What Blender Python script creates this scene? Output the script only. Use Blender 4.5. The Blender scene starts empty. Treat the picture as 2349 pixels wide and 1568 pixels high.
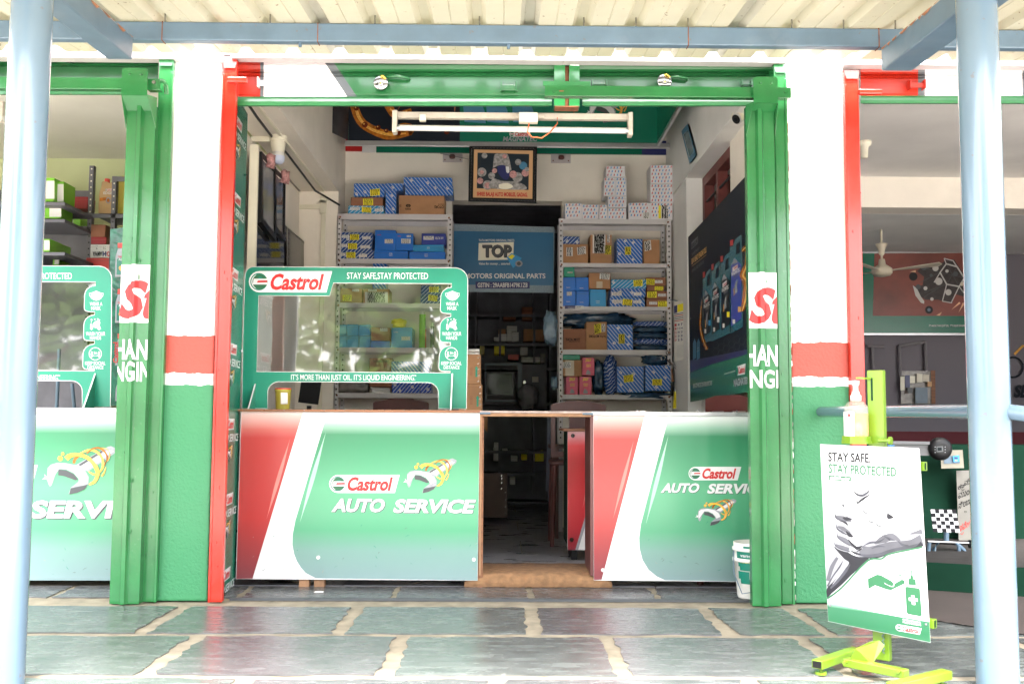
import bpy, math, random
from mathutils import Vector, Matrix, noise
from mathutils.geometry import tessellate_polygon
random.seed(7)
R = math.radians
SC = bpy.context.scene
COL = SC.collection
# ------------------------------------------------------------------ camera
FOC = 2349 * 35 / 36
PITCH, YAW, ROLL = math.atan(177 / 2284), 0.011, 0.0055
CAM = Vector((0, 0, 0.955))
FW = Vector((math.sin(YAW) * math.cos(PITCH), math.cos(YAW) * math.cos(PITCH), math.sin(PITCH)))
R0 = Vector((math.cos(YAW), -math.sin(YAW), 0)); U0 = R0.cross(FW)
RR = (R0 * math.cos(ROLL) + U0 * math.sin(ROLL)).normalized(); UU = (U0 * math.cos(ROLL) - R0 * math.sin(ROLL)).normalized()
cd = bpy.data.cameras.new('camera'); cam = bpy.data.objects.new('camera', cd); COL.objects.link(cam)
cd.lens = 35; cd.sensor_width = 36; cd.sensor_fit = 'HORIZONTAL'; cd.clip_start = 0.05; cd.clip_end = 400
mw = Matrix((RR, UU, -FW)).transposed().to_4x4(); mw.translation = CAM; cam.matrix_world = mw
SC.camera = cam
# ------------------------------------------------------------------ light
SUN_EL, SUN_AZ = 62, 178      # degrees; behind the viewer, veiled by cloud
w = bpy.data.worlds.new("World"); SC.world = w; w.use_nodes = True
nt = w.node_tree; nt.nodes.clear()
sky = nt.nodes.new('ShaderNodeTexSky'); sky.sky_type = 'NISHITA'; sky.sun_disc = False
sky.sun_elevation = R(SUN_EL); sky.sun_rotation = R(SUN_AZ); sky.dust_density = 4; sky.air_density = 1.0; sky.ozone_density = 0.6
hs = nt.nodes.new('ShaderNodeHueSaturation'); hs.inputs['Saturation'].default_value = 0.28
bg = nt.nodes.new('ShaderNodeBackground'); bg.inputs[1].default_value = 0.15
wo = nt.nodes.new('ShaderNodeOutputWorld')
nt.links.new(sky.outputs[0], hs.inputs['Color']); nt.links.new(hs.outputs[0], bg.inputs[0]); nt.links.new(bg.outputs[0], wo.inputs[0])
sd = bpy.data.lights.new('sun', 'SUN'); sd.energy = 1.5; sd.angle = R(14); sd.color = (1, .96, .9)
so = bpy.data.objects.new('sun', sd); COL.objects.link(so)
az = R(SUN_AZ); el = R(SUN_EL)
sdir = Vector((math.sin(az) * math.cos(el), math.cos(az) * math.cos(el), math.sin(el)))
so.rotation_euler = sdir.to_track_quat('Z', 'Y').to_euler(); so.location = (0, -5, 8)
SC.view_settings.view_transform = 'Standard'; SC.view_settings.look = 'None'
SC.view_settings.gamma = 1; SC.view_settings.use_curve_mapping = False
SC.view_settings.exposure = 3.4
SC.cycles.max_bounces = 12; SC.cycles.diffuse_bounces = 9; SC.cycles.glossy_bounces = 4; SC.cycles.transparent_max_bounces = 12
SC.cycles.use_denoising = True; SC.cycles.sample_clamp_indirect = 10
# ------------------------------------------------------------------ picture-to-place mapping
class Pl:
    def __init__(s, p, n):
        s.p = Vector(p); s.n = Vector(n).normalized()
        if s.n.dot(CAM - s.p) < 0: s.n = -s.n
    def __call__(s, u, v, off=0.0):
        d = FW * FOC + RR * (u - 1174.5) - UU * (v - 784)
        q = s.p + s.n * off
        return CAM + d * ((q - CAM).dot(s.n) / d.dot(s.n))
def FY(y): return Pl((0, y, 0), (0, -1, 0))
def P(u, v, y): return FY(y)(u, v)
def X_(u, y, v=961): return P(u, v, y).x
def Z_(v, y, u=1174): return P(u, v, y).z
def YF(v, z=0, u=1174): return Pl((0, 0, z), (0, 0, 1))(u, v).y
def zm(x0, y0, s): return lambda a, b: ((x0 + s * a) / 1.7437, (y0 + s * b) / 1.7437)
def wp(o, U, V, n=None):      # plane given in metres: a along U, b along V
    o = Vector(o); U = Vector(U); V = Vector(V); n = Vector(n) if n else U.cross(V).normalized()
    if n.dot(CAM - o) < 0: n = -n
    return lambda a, b, off=0.0: o + U * a + V * b + n * off
# ------------------------------------------------------------------ materials
MT = {}
def mat(name, c, rough=.55, var=.12, sc=6, bump=0, bs=60, metal=0, spec=.5, alpha=None, dirt=0, dirtc=(.25, .2, .15), coat=0, stretch=(1, 1, 1), trans=0, rvar=0, speck=0, speckc=(.16, .09, .05)):
    m = bpy.data.materials.new(name); m.use_nodes = True; t = m.node_tree; N = t.nodes; L = t.links
    b = N['Principled BSDF']; geo = N.new('ShaderNodeNewGeometry')
    mp = N.new('ShaderNodeMapping'); mp.inputs['Scale'].default_value = stretch; L.new(geo.outputs['Position'], mp.inputs[0])
    nz = N.new('ShaderNodeTexNoise'); nz.inputs['Scale'].default_value = sc; nz.inputs['Detail'].default_value = 5; L.new(mp.outputs[0], nz.inputs['Vector'])
    cr = N.new('ShaderNodeValToRGB'); e = cr.color_ramp.elements
    e[0].position = .3; e[1].position = .72
    e[0].color = tuple(max(0, x * (1 - var)) for x in c) + (1,); e[1].color = tuple(min(1, x * (1 + var)) for x in c) + (1,)
    L.new(nz.outputs['Fac'], cr.inputs[0]); out = cr.outputs[0]
    if dirt:
        n2 = N.new('ShaderNodeTexNoise'); n2.inputs['Scale'].default_value = sc * .45; n2.inputs['Detail'].default_value = 9; n2.inputs['Roughness'].default_value = .7; L.new(mp.outputs[0], n2.inputs['Vector'])
        r2 = N.new('ShaderNodeValToRGB'); r2.color_ramp.elements[0].position = .56; r2.color_ramp.elements[1].position = .74
        r2.color_ramp.elements[0].color = (0, 0, 0, 1); r2.color_ramp.elements[1].color = (dirt, dirt, dirt, 1); L.new(n2.outputs['Fac'], r2.inputs[0])
        mx = N.new('ShaderNodeMix'); mx.data_type = 'RGBA'; L.new(r2.outputs[0], mx.inputs[0]); L.new(out, mx.inputs[6]); mx.inputs[7].default_value = dirtc + (1,); out = mx.outputs[2]
    if speck:
        n4 = N.new('ShaderNodeTexNoise'); n4.inputs['Scale'].default_value = 34; n4.inputs['Detail'].default_value = 2; L.new(geo.outputs['Position'], n4.inputs['Vector'])
        r4 = N.new('ShaderNodeValToRGB'); r4.color_ramp.elements[0].position = .70; r4.color_ramp.elements[1].position = .735
        r4.color_ramp.elements[0].color = (0, 0, 0, 1); r4.color_ramp.elements[1].color = (speck, speck, speck, 1); L.new(n4.outputs['Fac'], r4.inputs[0])
        m4 = N.new('ShaderNodeMix'); m4.data_type = 'RGBA'; L.new(r4.outputs[0], m4.inputs[0]); L.new(out, m4.inputs[6]); m4.inputs[7].default_value = speckc + (1,); out = m4.outputs[2]
    L.new(out, b.inputs['Base Color'])
    b.inputs['Roughness'].default_value = rough; b.inputs['Metallic'].default_value = metal; b.inputs['Specular IOR Level'].default_value = spec
    if rvar:
        mr = N.new('ShaderNodeMapRange'); mr.inputs[1].default_value = .3; mr.inputs[2].default_value = .7; mr.inputs[3].default_value = max(.03, rough - rvar); mr.inputs[4].default_value = rough + rvar
        L.new(nz.outputs['Fac'], mr.inputs[0]); L.new(mr.outputs[0], b.inputs['Roughness'])
    if coat: b.inputs['Coat Weight'].default_value = coat; b.inputs['Coat Roughness'].default_value = .12
    if alpha is not None: b.inputs['Alpha'].default_value = alpha
    if trans: b.inputs['Transmission Weight'].default_value = trans
    if bump:
        n3 = N.new('ShaderNodeTexNoise'); n3.inputs['Scale'].default_value = bs; n3.inputs['Detail'].default_value = 3; L.new(mp.outputs[0], n3.inputs['Vector'])
        bp = N.new('ShaderNodeBump'); bp.inputs['Strength'].default_value = bump; bp.inputs['Distance'].default_value = .004; L.new(n3.outputs['Fac'], bp.inputs['Height']); L.new(bp.outputs[0], b.inputs['Normal'])
    MT[name] = m; return m
def ramp_z(m, stops, axis=2, wob=0):   # colour of the print by height (metres), colours as printed
    t = m.node_tree; N = t.nodes; L = t.links; b = N['Principled BSDF']
    g = N.new('ShaderNodeNewGeometry'); sp = N.new('ShaderNodeSeparateXYZ'); L.new(g.outputs['Position'], sp.inputs[0]); src = sp.outputs[axis]
    z0, z1 = stops[0][0], stops[-1][0]
    mr = N.new('ShaderNodeMapRange'); mr.inputs[1].default_value = z0; mr.inputs[2].default_value = z1
    if wob:
        nn = N.new('ShaderNodeTexNoise'); nn.inputs['Scale'].default_value = 25; L.new(g.outputs['Position'], nn.inputs['Vector'])
        ma = N.new('ShaderNodeMath'); ma.operation = 'MULTIPLY_ADD'; ma.inputs[1].default_value = wob; L.new(nn.outputs['Fac'], ma.inputs[0]); L.new(src, ma.inputs[2]); src = ma.outputs[0]
    L.new(src, mr.inputs[0])
    cr = N.new('ShaderNodeValToRGB'); L.new(mr.outputs[0], cr.inputs[0]); e = cr.color_ramp.elements
    for i, (z, c) in enumerate(stops):
        p = (z - z0) / (z1 - z0)
        if i == 0: x = e[0]
        elif i == len(stops) - 1: x = e[1] if len(e) == 2 and i == 1 else e[len(e) - 1]
        else: x = e.new(p)
        x.position = p; x.color = tuple(c) + (1,)
    if wob: cr.color_ramp.interpolation = 'CONSTANT'
    L.new(cr.outputs[0], b.inputs['Base Color'])
# ------------------------------------------------------------------ mesh builder
class MB:
    def __init__(s): s.v = []; s.f = []; s.m = []; s.sm = []; s.mats = []
    def mi(s, m):
        if isinstance(m, str): m = MT[m]
        if m not in s.mats: s.mats.append(m)
        return s.mats.index(m)
    def add(s, vs, fs, m, smooth=False):
        o = len(s.v); s.v += [Vector(x) for x in vs]; k = s.mi(m)
        for f in fs: s.f.append([i + o for i in f]); s.m.append(k); s.sm.append(smooth)
        return s
    def box(s, x0, x1, y0, y1, z0, z1, m, rot=0, jit=0):
        if x0 > x1: x0, x1 = x1, x0
        if z0 > z1: z0, z1 = z1, z0
        vs = [Vector((x, y, z)) for z in (z0, z1) for y in (y0, y1) for x in (x0, x1)]
        if rot:
            c = Vector(((x0 + x1) / 2, (y0 + y1) / 2, 0)); M3 = Matrix.Rotation(rot, 3, 'Z'); vs = [M3 @ (p - c) + c for p in vs]
        if jit: vs = [p + Vector((random.uniform(-jit, jit), 0, random.uniform(-jit, jit))) for p in vs]
        return s.add(vs, [(0, 1, 5, 4), (1, 3, 7, 5), (3, 2, 6, 7), (2, 0, 4, 6), (4, 5, 7, 6), (2, 3, 1, 0)], m)
    def cyl(s, a, b, r, m, n=16, r2=None, cap=True):
        a = Vector(a); b = Vector(b); r2 = r if r2 is None else r2; d = (b - a).normalized()
        x = d.orthogonal().normalized(); y = d.cross(x); vs = []
        for p, q in ((a, r), (b, r2)):
            for i in range(n):
                t = 2 * math.pi * i / n; vs.append(p + (x * math.cos(t) + y * math.sin(t)) * q)
        s.add(vs, [(i, (i + 1) % n, n + (i + 1) % n, n + i) for i in range(n)], m, True)
        if cap: s.add(vs[:n], [tuple(range(n - 1, -1, -1))], m); s.add(vs[n:], [tuple(range(n))], m)
        return s
    def tube(s, pts, r, m, n=8):
        pts = [Vector(p) for p in pts]; rs = r if isinstance(r, (list, tuple)) else [r] * len(pts); vs = []
        for i, p in enumerate(pts):
            d = (pts[min(i + 1, len(pts) - 1)] - pts[max(i - 1, 0)]).normalized()
            ref = Vector((0, 0, 1)) if abs(d.z) < .9 else Vector((1, 0, 0)); x = d.cross(ref).normalized(); y = x.cross(d)
            for k in range(n):
                t = 2 * math.pi * k / n; vs.append(p + (x * math.cos(t) + y * math.sin(t)) * rs[i])
        fs = [(i * n + k, i * n + (k + 1) % n, (i + 1) * n + (k + 1) % n, (i + 1) * n + k) for i in range(len(pts) - 1) for k in range(n)]
        s.add(vs, fs, m, True); s.add(vs[:n], [tuple(range(n))], m); s.add(vs[-n:], [tuple(range(n - 1, -1, -1))], m); return s
    def lathe(s, c, prof, m, n=24, ax=(0, 0, 1)):
        c = Vector(c); d = Vector(ax).normalized(); x = d.orthogonal().normalized(); y = d.cross(x); vs = []
        for r, h in prof:
            for i in range(n):
                t = 2 * math.pi * i / n; vs.append(c + d * h + (x * math.cos(t) + y * math.sin(t)) * r)
        k = len(prof)
        return s.add(vs, [(j * n + i, j * n + (i + 1) % n, (j + 1) * n + (i + 1) % n, (j + 1) * n + i) for j in range(k - 1) for i in range(n)], m, True)
    def blob(s, c, r, m, seed=0, amp=.3, fr=3, n=18, k=10, smooth=True):
        vs = []; c = Vector(c)
        for j in range(k + 1):
            ph = math.pi * j / k
            for i in range(n):
                t = 2 * math.pi * i / n; d = Vector((math.sin(ph) * math.cos(t), math.sin(ph) * math.sin(t), math.cos(ph)))
                q = 1 + amp * noise.noise(d * fr + Vector((seed * 3.1, seed, 0))) + amp * .5 * noise.noise(d * fr * 3 + Vector((0, seed * 7, 0)))
                e = Vector([math.copysign(abs(a) ** .7, a) for a in d]); vs.append(c + Vector((e.x * r[0], e.y * r[1], e.z * r[2])) * q)
        return s.add(vs, [(j * n + i, j * n + (i + 1) % n, (j + 1) * n + (i + 1) % n, (j + 1) * n + i) for j in range(k) for i in range(n)], m, smooth)
    def poly(s, f, pts, m, off=0.0, holes=()):
        loops = [[Vector((a, b, 0)) for a, b in pts]] + [[Vector((a, b, 0)) for a, b in h] for h in holes]
        tr = tessellate_polygon(loops); fl = [p for l in loops for p in l]
        return s.add([f(p.x, p.y, off) for p in fl], [tuple(t) for t in tr], m)
    def slab(s, f, pts, th, m, off=0.0, holes=(), em=None):   # polygon with thickness behind the face
        s.poly(f, pts, m, off, holes); s.poly(f, pts, m, off - th, holes)
        for lp in [pts] + list(holes):
            n = len(lp); vs = [f(a, b, off) for a, b in lp] + [f(a, b, off - th) for a, b in lp]
            s.add(vs, [(i, (i + 1) % n, n + (i + 1) % n, n + i) for i in range(n)], em or m)
        return s
    def rect(s, f, r, m, off=0.0): return s.poly(f, [(r[0], r[1]), (r[2], r[1]), (r[2], r[3]), (r[0], r[3])], m, off)
    def circ(s, f, u, v, r, m, off=0.0, n=20, ry=None): return s.poly(f, [(u + r * math.cos(2 * math.pi * i / n), v + (ry or r) * math.sin(2 * math.pi * i / n)) for i in range(n)], m, off)
    def stroke(s, f, pts, ws, m, off=0.0, closed=False):
        n = len(pts); ws = ws if isinstance(ws, (list, tuple)) else [ws] * n; vs = []
        for i in range(n):
            a = pts[i - 1] if (i or closed) else pts[i]; b = pts[(i + 1) % n] if (i < n - 1 or closed) else pts[i]
            dx, dy = b[0] - a[0], b[1] - a[1]; l = math.hypot(dx, dy) or 1; nx, ny = -dy / l, dx / l; h = ws[i] / 2
            vs += [f(pts[i][0] + nx * h, pts[i][1] + ny * h, off), f(pts[i][0] - nx * h, pts[i][1] - ny * h, off)]
        fs = [(2 * i, 2 * i + 1, 2 * i + 3, 2 * i + 2) for i in range(n - 1)]
        if closed: fs.append((2 * n - 2, 2 * n - 1, 1, 0))
        return s.add(vs, fs, m)
    def text(s, f, t, r, m, off=0.0, slant=0, bold=.02, flip=False, tilt=0, rot90=False):
        vs, fs, w_ = glyphs(t, bold); u0, v0, u1, v1 = r; W = u1 - u0; H = v1 - v0; out = []
        for x, y in vs:
            nx = x / w_; ny = y
            if rot90: out.append(f(u0 + (1 - ny) * W if not flip else u0 + ny * W, v0 + (1 - nx) * H if flip is False else v0 + nx * H, off)); continue
            if flip: nx = 1 - nx; ny = 1 - ny
            out.append(f(u0 + nx * W + slant * ny * abs(H), v1 - ny * H + tilt * nx * W, off))
        return s.add(out, fs, m)
    def mesh(s, name, base):
        me = bpy.data.meshes.new(name); b = Vector(base)
        me.from_pydata([tuple(p - b) for p in s.v], [], s.f)
        for m in s.mats: me.materials.append(m)
        me.polygons.foreach_set('material_index', s.m); me.polygons.foreach_set('use_smooth', s.sm); me.update(); return me
GC = {}
def raw_text(t, bold):
    cu = bpy.data.curves.new('t', 'FONT'); cu.body = t; cu.size = 1; cu.offset = bold; cu.resolution_u = 3
    o = bpy.data.objects.new('t', cu); COL.objects.link(o); dg = bpy.context.evaluated_depsgraph_get(); e = o.evaluated_get(dg); me = e.to_mesh()
    vs = [(p.co.x, p.co.y) for p in me.vertices]; fs = [tuple(p.vertices) for p in me.polygons]; e.to_mesh_clear()
    bpy.data.objects.remove(o); bpy.data.curves.remove(cu); return vs, fs
CAPH = None
def glyphs(t, bold):
    global CAPH
    if CAPH is None: CAPH = max(y for x, y in raw_text('H', 0)[0])
    if (t, bold) not in GC:
        vs, fs = raw_text(t, bold)
        if not vs: vs, fs = [(0, 0), (.1, 0), (.1, .1)], [(0, 1, 2)]
        x0 = min(x for x, y in vs); x1 = max(x for x, y in vs)
        GC[(t, bold)] = ([(x - x0, y / CAPH) for x, y in vs], fs, x1 - x0)
    return GC[(t, bold)]
def props(o, label=None, cat=None, group=None, kind=None):
    if label: o['label'] = label
    if cat: o['category'] = cat
    if group: o['group'] = group
    if kind: o['kind'] = kind
def one(name, mb, label=None, cat=None, group=None, kind=None, bev=0, seg=2):   # a thing or a piece of the setting that is one mesh
    xs = [p.x for p in mb.v]; ys = [p.y for p in mb.v]; zs = [p.z for p in mb.v]
    b = Vector(((min(xs) + max(xs)) / 2, (min(ys) + max(ys)) / 2, min(zs)))
    o = bpy.data.objects.new(name, mb.mesh(name, b)); o.location = b; COL.objects.link(o); props(o, label, cat, group, kind); bevel(o, bev, seg); o['_b'] = list(b); return o
def bevel(o, w_, seg=2):
    if w_:
        m = o.modifiers.new('bevel', 'BEVEL'); m.width = w_; m.segments = seg; m.limit_method = 'ANGLE'; m.angle_limit = R(40)
def thing(name, label, cat, base, group=None, kind=None):
    o = bpy.data.objects.new(name, None); o.empty_display_size = .1; o.location = base; COL.objects.link(o); props(o, label, cat, group, kind); o['_b'] = list(Vector(base)); return o
def part(name, mb, parent, label=None, bev=0, seg=2, kind=None):
    b = Vector(parent['_b']); o = bpy.data.objects.new(name, mb.mesh(name, b)); COL.objects.link(o); o.parent = parent; o['_b'] = list(b); props(o, label, None, None, kind); bevel(o, bev, seg); return o
def arc(cx, cy, rx, ry, a0, a1, n=6): return [(cx + rx * math.cos(R(a0 + (a1 - a0) * i / n)), cy + ry * math.sin(R(a0 + (a1 - a0) * i / n))) for i in range(n + 1)]
# --- palette
mat('white_paint', (.83, .79, .77), .7, .05, 3, .5, 90, dirt=.12, dirtc=(.55, .48, .42))
mat('fascia_white', (.5, .455, .46), .6, .04, 3, .1, dirt=.1, dirtc=(.6, .5, .45))
mat('cream_wall', (.86, .8, .71), .75, .06, 2.5, .2, 50, dirt=.2, dirtc=(.42, .38, .32))
mat('grey_wall', (.8, .8, .78), .75, .06, 2.5, .2, 50, dirt=.15, dirtc=(.4, .38, .34))
mat('ceiling_paint', (.82, .8, .77), .8, .07, 1.6, .2, 30, dirt=.25, dirtc=(.45, .42, .38))
mat('lime_wall', (.62, .66, .4), .8, .06, 2)
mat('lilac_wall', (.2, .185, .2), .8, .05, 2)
mat('green_enamel', (.021, .155, .044), .22, .14, 5, .25, 45, coat=.4, dirt=.3, dirtc=(.06, .2, .09), speck=.25, speckc=(.08, .2, .1))
mat('green_shutter', (.016, .12, .036), .28, .12, 4, .08, 30, coat=.3, dirt=.25, dirtc=(.06, .15, .07), speck=.3, speckc=(.12, .12, .06))
mat('red_enamel', (.5, .022, .01), .25, .1, 6, .2, 40, coat=.4)
mat('red_shutter', (.42, .02, .008), .35, .2, 9, .05)
mat('grey_stripe', (.1, .11, .12), .4, .06)
mat('shutter_white', (.78, .72, .72), .4, .05, 3)
mat('rust', (.2, .07, .03), .9, .4, 30)
mat('green_dado', (.03, .3, .1), .5, .08, 4, 1.0, 75)
mat('pole_blue', (.12, .18, .24), .2, .06, 3, .06, 14, coat=.6, dirt=.2, dirtc=(.2, .26, .3), speck=.35)
mat('steel_blue', (.1, .155, .21), .35, .12, 7, .08, 30, dirt=.4, dirtc=(.2, .23, .26), speck=.4)
mat('roof_cream', (.54, .52, .43), .45, .06, 4, 0, dirt=.25, dirtc=(.4, .32, .17), speck=.8)
mat('screen_green', (.012, .2, .125), .28, .05, 2, dirt=.1, dirtc=(.05, .5, .34))
mat('board_edge', (.62, .62, .6), .5, .03)
mat('print_white', (.66, .66, .66), .35, .02)
mat('sign_green', (.005, .18, .12), .3, .05)
mat('banner_green', (.008, .15, .09), .25, .06, 3)
mat('print_red', (.5, .018, .018), .35, .03)
mat('print_black', (.009, .009, .011), .6, .05, spec=.2)
mat('print_grey', (.06, .065, .07), .4, .03)
mat('print_silver', (.3, .31, .34), .25, .12, 40)
mat('print_gold', (.75, .38, .06), .3, .3, 60)
mat('print_yellow', (.85, .72, .02), .5, .04)
mat('print_navy', (.02, .025, .12), .35, .05)
mat('print_dark', (.008, .012, .02), .5, .2, 4, spec=.2)
mat('amber', (.38, .12, .015), .15, .5, 25)
mat('amber_dark', (.12, .02, .006), .2, .4, 25)
mat('wood', (.24, .1, .045), .55, .35, 14, .2, stretch=(.15, 1, 3))
mat('raw_wood', (.27, .145, .075), .75, .25, 16, .2, stretch=(1, 1, .3))
mat('dark_wood', (.085, .03, .022), .45, .3, 12, stretch=(3, 3, .3))
mat('maroon', (.1, .028, .025), .4, .15)
mat('aluminium', (.5, .51, .52), .32, .12, 12, metal=.8, stretch=(.3, 1, 1))
mat('chrome', (.4, .4, .4), .12, .05, metal=1)
mat('brass', (.7, .45, .1), .25, .05, metal=1)
mat('carton', (.42, .22, .11), .85, .1, 10, .1, 40)
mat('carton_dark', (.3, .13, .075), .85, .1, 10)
mat('tape', (.55, .45, .33), .2, .1)
mat('paper', (.7, .69, .66), .7, .05)
mat('label_yellow', (.85, .74, .03), .6, .08, 60)
mat('box_blue', (.012, .16, .62), .35, .08)
mat('box_blue_light', (.03, .3, .62), .35, .08)
mat('box_navy', (.03, .05, .32), .35, .08)
mat('box_green', (.01, .28, .16), .4, .08)
mat('box_lime', (.18, .5, .03), .4, .08)
mat('box_pink', (.68, .1, .17), .4, .15, 9)
mat('box_red', (.6, .05, .04), .4, .1)
mat('shelf_paint', (.58, .56, .57), .4, .07, 6, dirt=.25, dirtc=(.3, .27, .25))
mat('dark_shelf', (.13, .13, .16), .5, .2)
mat('black_plastic', (.008, .008, .009), .45, .1, spec=.3)
mat('bag_blue', (.02, .06, .12), .18, .5, 18, .8, 40)
mat('bag_grey', (.24, .22, .2), .25, .3, 10, .8, 25)
mat('bag_clear', (.2, .3, .4), .15, .4, 14, .8, 40, alpha=.7)
mat('coir', (.23, .125, .06), .95, .3, 25, 1, 160, dirt=.4, dirtc=(.25, .1, .04))
mat('lime', (.14, .25, .012), .3, .05, coat=.4)
mat('poster_white', (.6, .6, .61), .3, .02, coat=.3)
mat('print_mint', (.02, .12, .05), .35, .04)
mat('gel', (.9, .35, .05), .08, .05, alpha=.75)
mat('clear_plastic', (.6, .58, .5), .08, .03, alpha=.22)
mat('ivory_plastic', (.78, .74, .6), .4, .05)
mat('tube_white', (.66, .65, .62), .3, .03)
mat('batten', (.5, .45, .38), .5, .08, 20, dirt=.5, dirtc=(.4, .22, .12))
mat('cable_black', (.012, .012, .012), .5, .1)
mat('cable_orange', (.75, .16, .05), .5, .1)
mat('bucket_white', (.75, .74, .68), .45, .06, 8, dirt=.3, dirtc=(.45, .4, .3))
mat('bucket_yellow', (.42, .36, .05), .4, .06)
mat('fan_cream', (.6, .54, .42), .35, .06)
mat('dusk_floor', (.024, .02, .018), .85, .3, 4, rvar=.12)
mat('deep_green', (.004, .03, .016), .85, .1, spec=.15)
mat('red_band', (.42, .03, .03), .6, .08)
mat('mortar', (.24, .205, .15), .85, .3, 12, .5, 80, dirt=.55, dirtc=(.14, .115, .085))
SL = [mat('slab_green', (.1, .11, .107), .24, .3, 13, .5, 90, dirt=.5, dirtc=(.17, .18, .172), rvar=.1, speck=.45, speckc=(.3, .3, .28), stretch=(.45, 1.6, 1)),
      mat('slab_grey', (.106, .109, .112), .24, .3, 15, .5, 90, dirt=.5, dirtc=(.07, .078, .082), rvar=.1, speck=.45, speckc=(.3, .3, .28), stretch=(.45, 1.6, 1)),
      mat('slab_violet', (.1, .099, .104), .24, .3, 15, .5, 90, dirt=.5, dirtc=(.165, .165, .162), rvar=.1, speck=.45, speckc=(.3, .3, .28), stretch=(.45, 1.6, 1)),
      mat('slab_teal', (.104, .114, .112), .24, .3, 12, .5, 90, dirt=.55, dirtc=(.165, .175, .168), rvar=.1, speck=.45, speckc=(.3, .3, .28), stretch=(.45, 1.6, 1))]
mat('ground_dust', (.62, .58, .52), .9, .15, 1.5, .4)
mat('plinth', (.3, .27, .23), .85, .12)
mat('bark', (.12, .085, .06), .9, .3)
mat('leaf', (.11, .2, .045), .5, .4, 3)
mat('leaf_light', (.12, .2, .04), .5, .3, 3)
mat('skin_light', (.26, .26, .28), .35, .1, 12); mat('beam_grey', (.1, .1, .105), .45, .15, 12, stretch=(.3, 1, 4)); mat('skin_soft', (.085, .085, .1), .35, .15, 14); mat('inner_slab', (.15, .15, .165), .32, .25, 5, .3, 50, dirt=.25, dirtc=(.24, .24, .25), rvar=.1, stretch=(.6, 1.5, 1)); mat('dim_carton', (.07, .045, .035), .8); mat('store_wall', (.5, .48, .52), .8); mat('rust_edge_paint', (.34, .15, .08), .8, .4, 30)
mat('skin_mid', (.05, .05, .065), .35, .35, 14); mat('skin_dark', (.006, .006, .012), .35, .3, 14)
mat('poster_red', (.2, .045, .03), .35, .35, 2.5); mat('rover_dark', (.03, .02, .02), .4, .5, 20); mat('rover_white', (.55, .53, .5), .4, .1); mat('flare', (.8, .45, .25), .4, .2)
mat('sign_blue', (.025, .13, .26), .3, .1, 2); mat('sign_mesh', (.2, .27, .32), .5, .2, 120)
mat('picture_tan', (.62, .36, .17), .5, .04); mat('fur_white', (.3, .29, .28), .7, .5, 45); mat('jewel_pink', (.5, .25, .24), .6, .4, 60); mat('face_dark', (.01, .02, .03), .3, .1)
mat('frame_blue', (.06, .22, .36), .4, .1); mat('frame_glass', (.25, .33, .36), .1, .2)
mat('window_brown', (.16, .045, .04), .5, .15)
mat('glass_dark', (.02, .022, .026), .06, .3, 3, spec=.25)
# striped parts boxes
def striped(name, c, ang, fr=41):
    m = mat(name, c, .35, .08); t = m.node_tree; N = t.nodes; L = t.links; b = N['Principled BSDF']; src = b.inputs['Base Color'].links[0].from_socket
    g = N.new('ShaderNodeNewGeometry'); d = N.new('ShaderNodeVectorMath'); d.operation = 'DOT_PRODUCT'; L.new(g.outputs['Position'], d.inputs[0]); d.inputs[1].default_value = (math.cos(R(ang)) * fr, math.cos(R(ang)) * fr * .6, math.sin(R(ang)) * fr)
    fr_ = N.new('ShaderNodeMath'); fr_.operation = 'FRACT'; L.new(d.outputs['Value'], fr_.inputs[0])
    gt = N.new('ShaderNodeMath'); gt.operation = 'GREATER_THAN'; gt.inputs[1].default_value = .8; L.new(fr_.outputs[0], gt.inputs[0])
    mx = N.new('ShaderNodeMix'); mx.data_type = 'RGBA'; L.new(gt.outputs[0], mx.inputs[0]); L.new(src, mx.inputs[6]); mx.inputs[7].default_value = (.6, .66, .78, 1); L.new(mx.outputs[2], b.inputs['Base Color'])
striped('stripe_blue', (.015, .13, .48), 40); striped('stripe_navy', (.012, .06, .25), -45); striped('stripe_light', (.02, .28, .55), -50); striped('stripe_royal', (.02, .07, .45), -40)
# clear acrylic: mostly see-through, wavy mirror sheen on top
m = bpy.data.materials.new('acrylic'); m.use_nodes = True; t = m.node_tree; t.nodes.clear(); MT['acrylic'] = m
_o = t.nodes.new('ShaderNodeOutputMaterial'); _t = t.nodes.new('ShaderNodeBsdfTransparent'); _t.inputs[0].default_value = (.93, .95, .94, 1)
_g = t.nodes.new('ShaderNodeBsdfGlossy'); _g.inputs['Roughness'].default_value = .03; _m = t.nodes.new('ShaderNodeMixShader')
_f = t.nodes.new('ShaderNodeFresnel'); _f.inputs[0].default_value = 1.6; _a = t.nodes.new('ShaderNodeMath'); _a.operation = 'MULTIPLY_ADD'; _a.inputs[1].default_value = 2.0; _a.inputs[2].default_value = .13
_ge = t.nodes.new('ShaderNodeNewGeometry'); _mp = t.nodes.new('ShaderNodeMapping'); _mp.inputs['Scale'].default_value = (2.2, 1, 1.1); _mp.inputs['Rotation'].default_value = (0, R(25), 0)
_n = t.nodes.new('ShaderNodeTexNoise'); _n.inputs['Scale'].default_value = 1.3; _n.inputs['Detail'].default_value = 1.5; _b = t.nodes.new('ShaderNodeBump'); _b.inputs['Strength'].default_value = .06; _b.inputs['Distance'].default_value = .05
L = t.links; L.new(_ge.outputs['Position'], _mp.inputs[0]); L.new(_mp.outputs[0], _n.inputs['Vector']); L.new(_n.outputs['Fac'], _b.inputs['Height']); L.new(_b.outputs[0], _g.inputs['Normal'])
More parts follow.
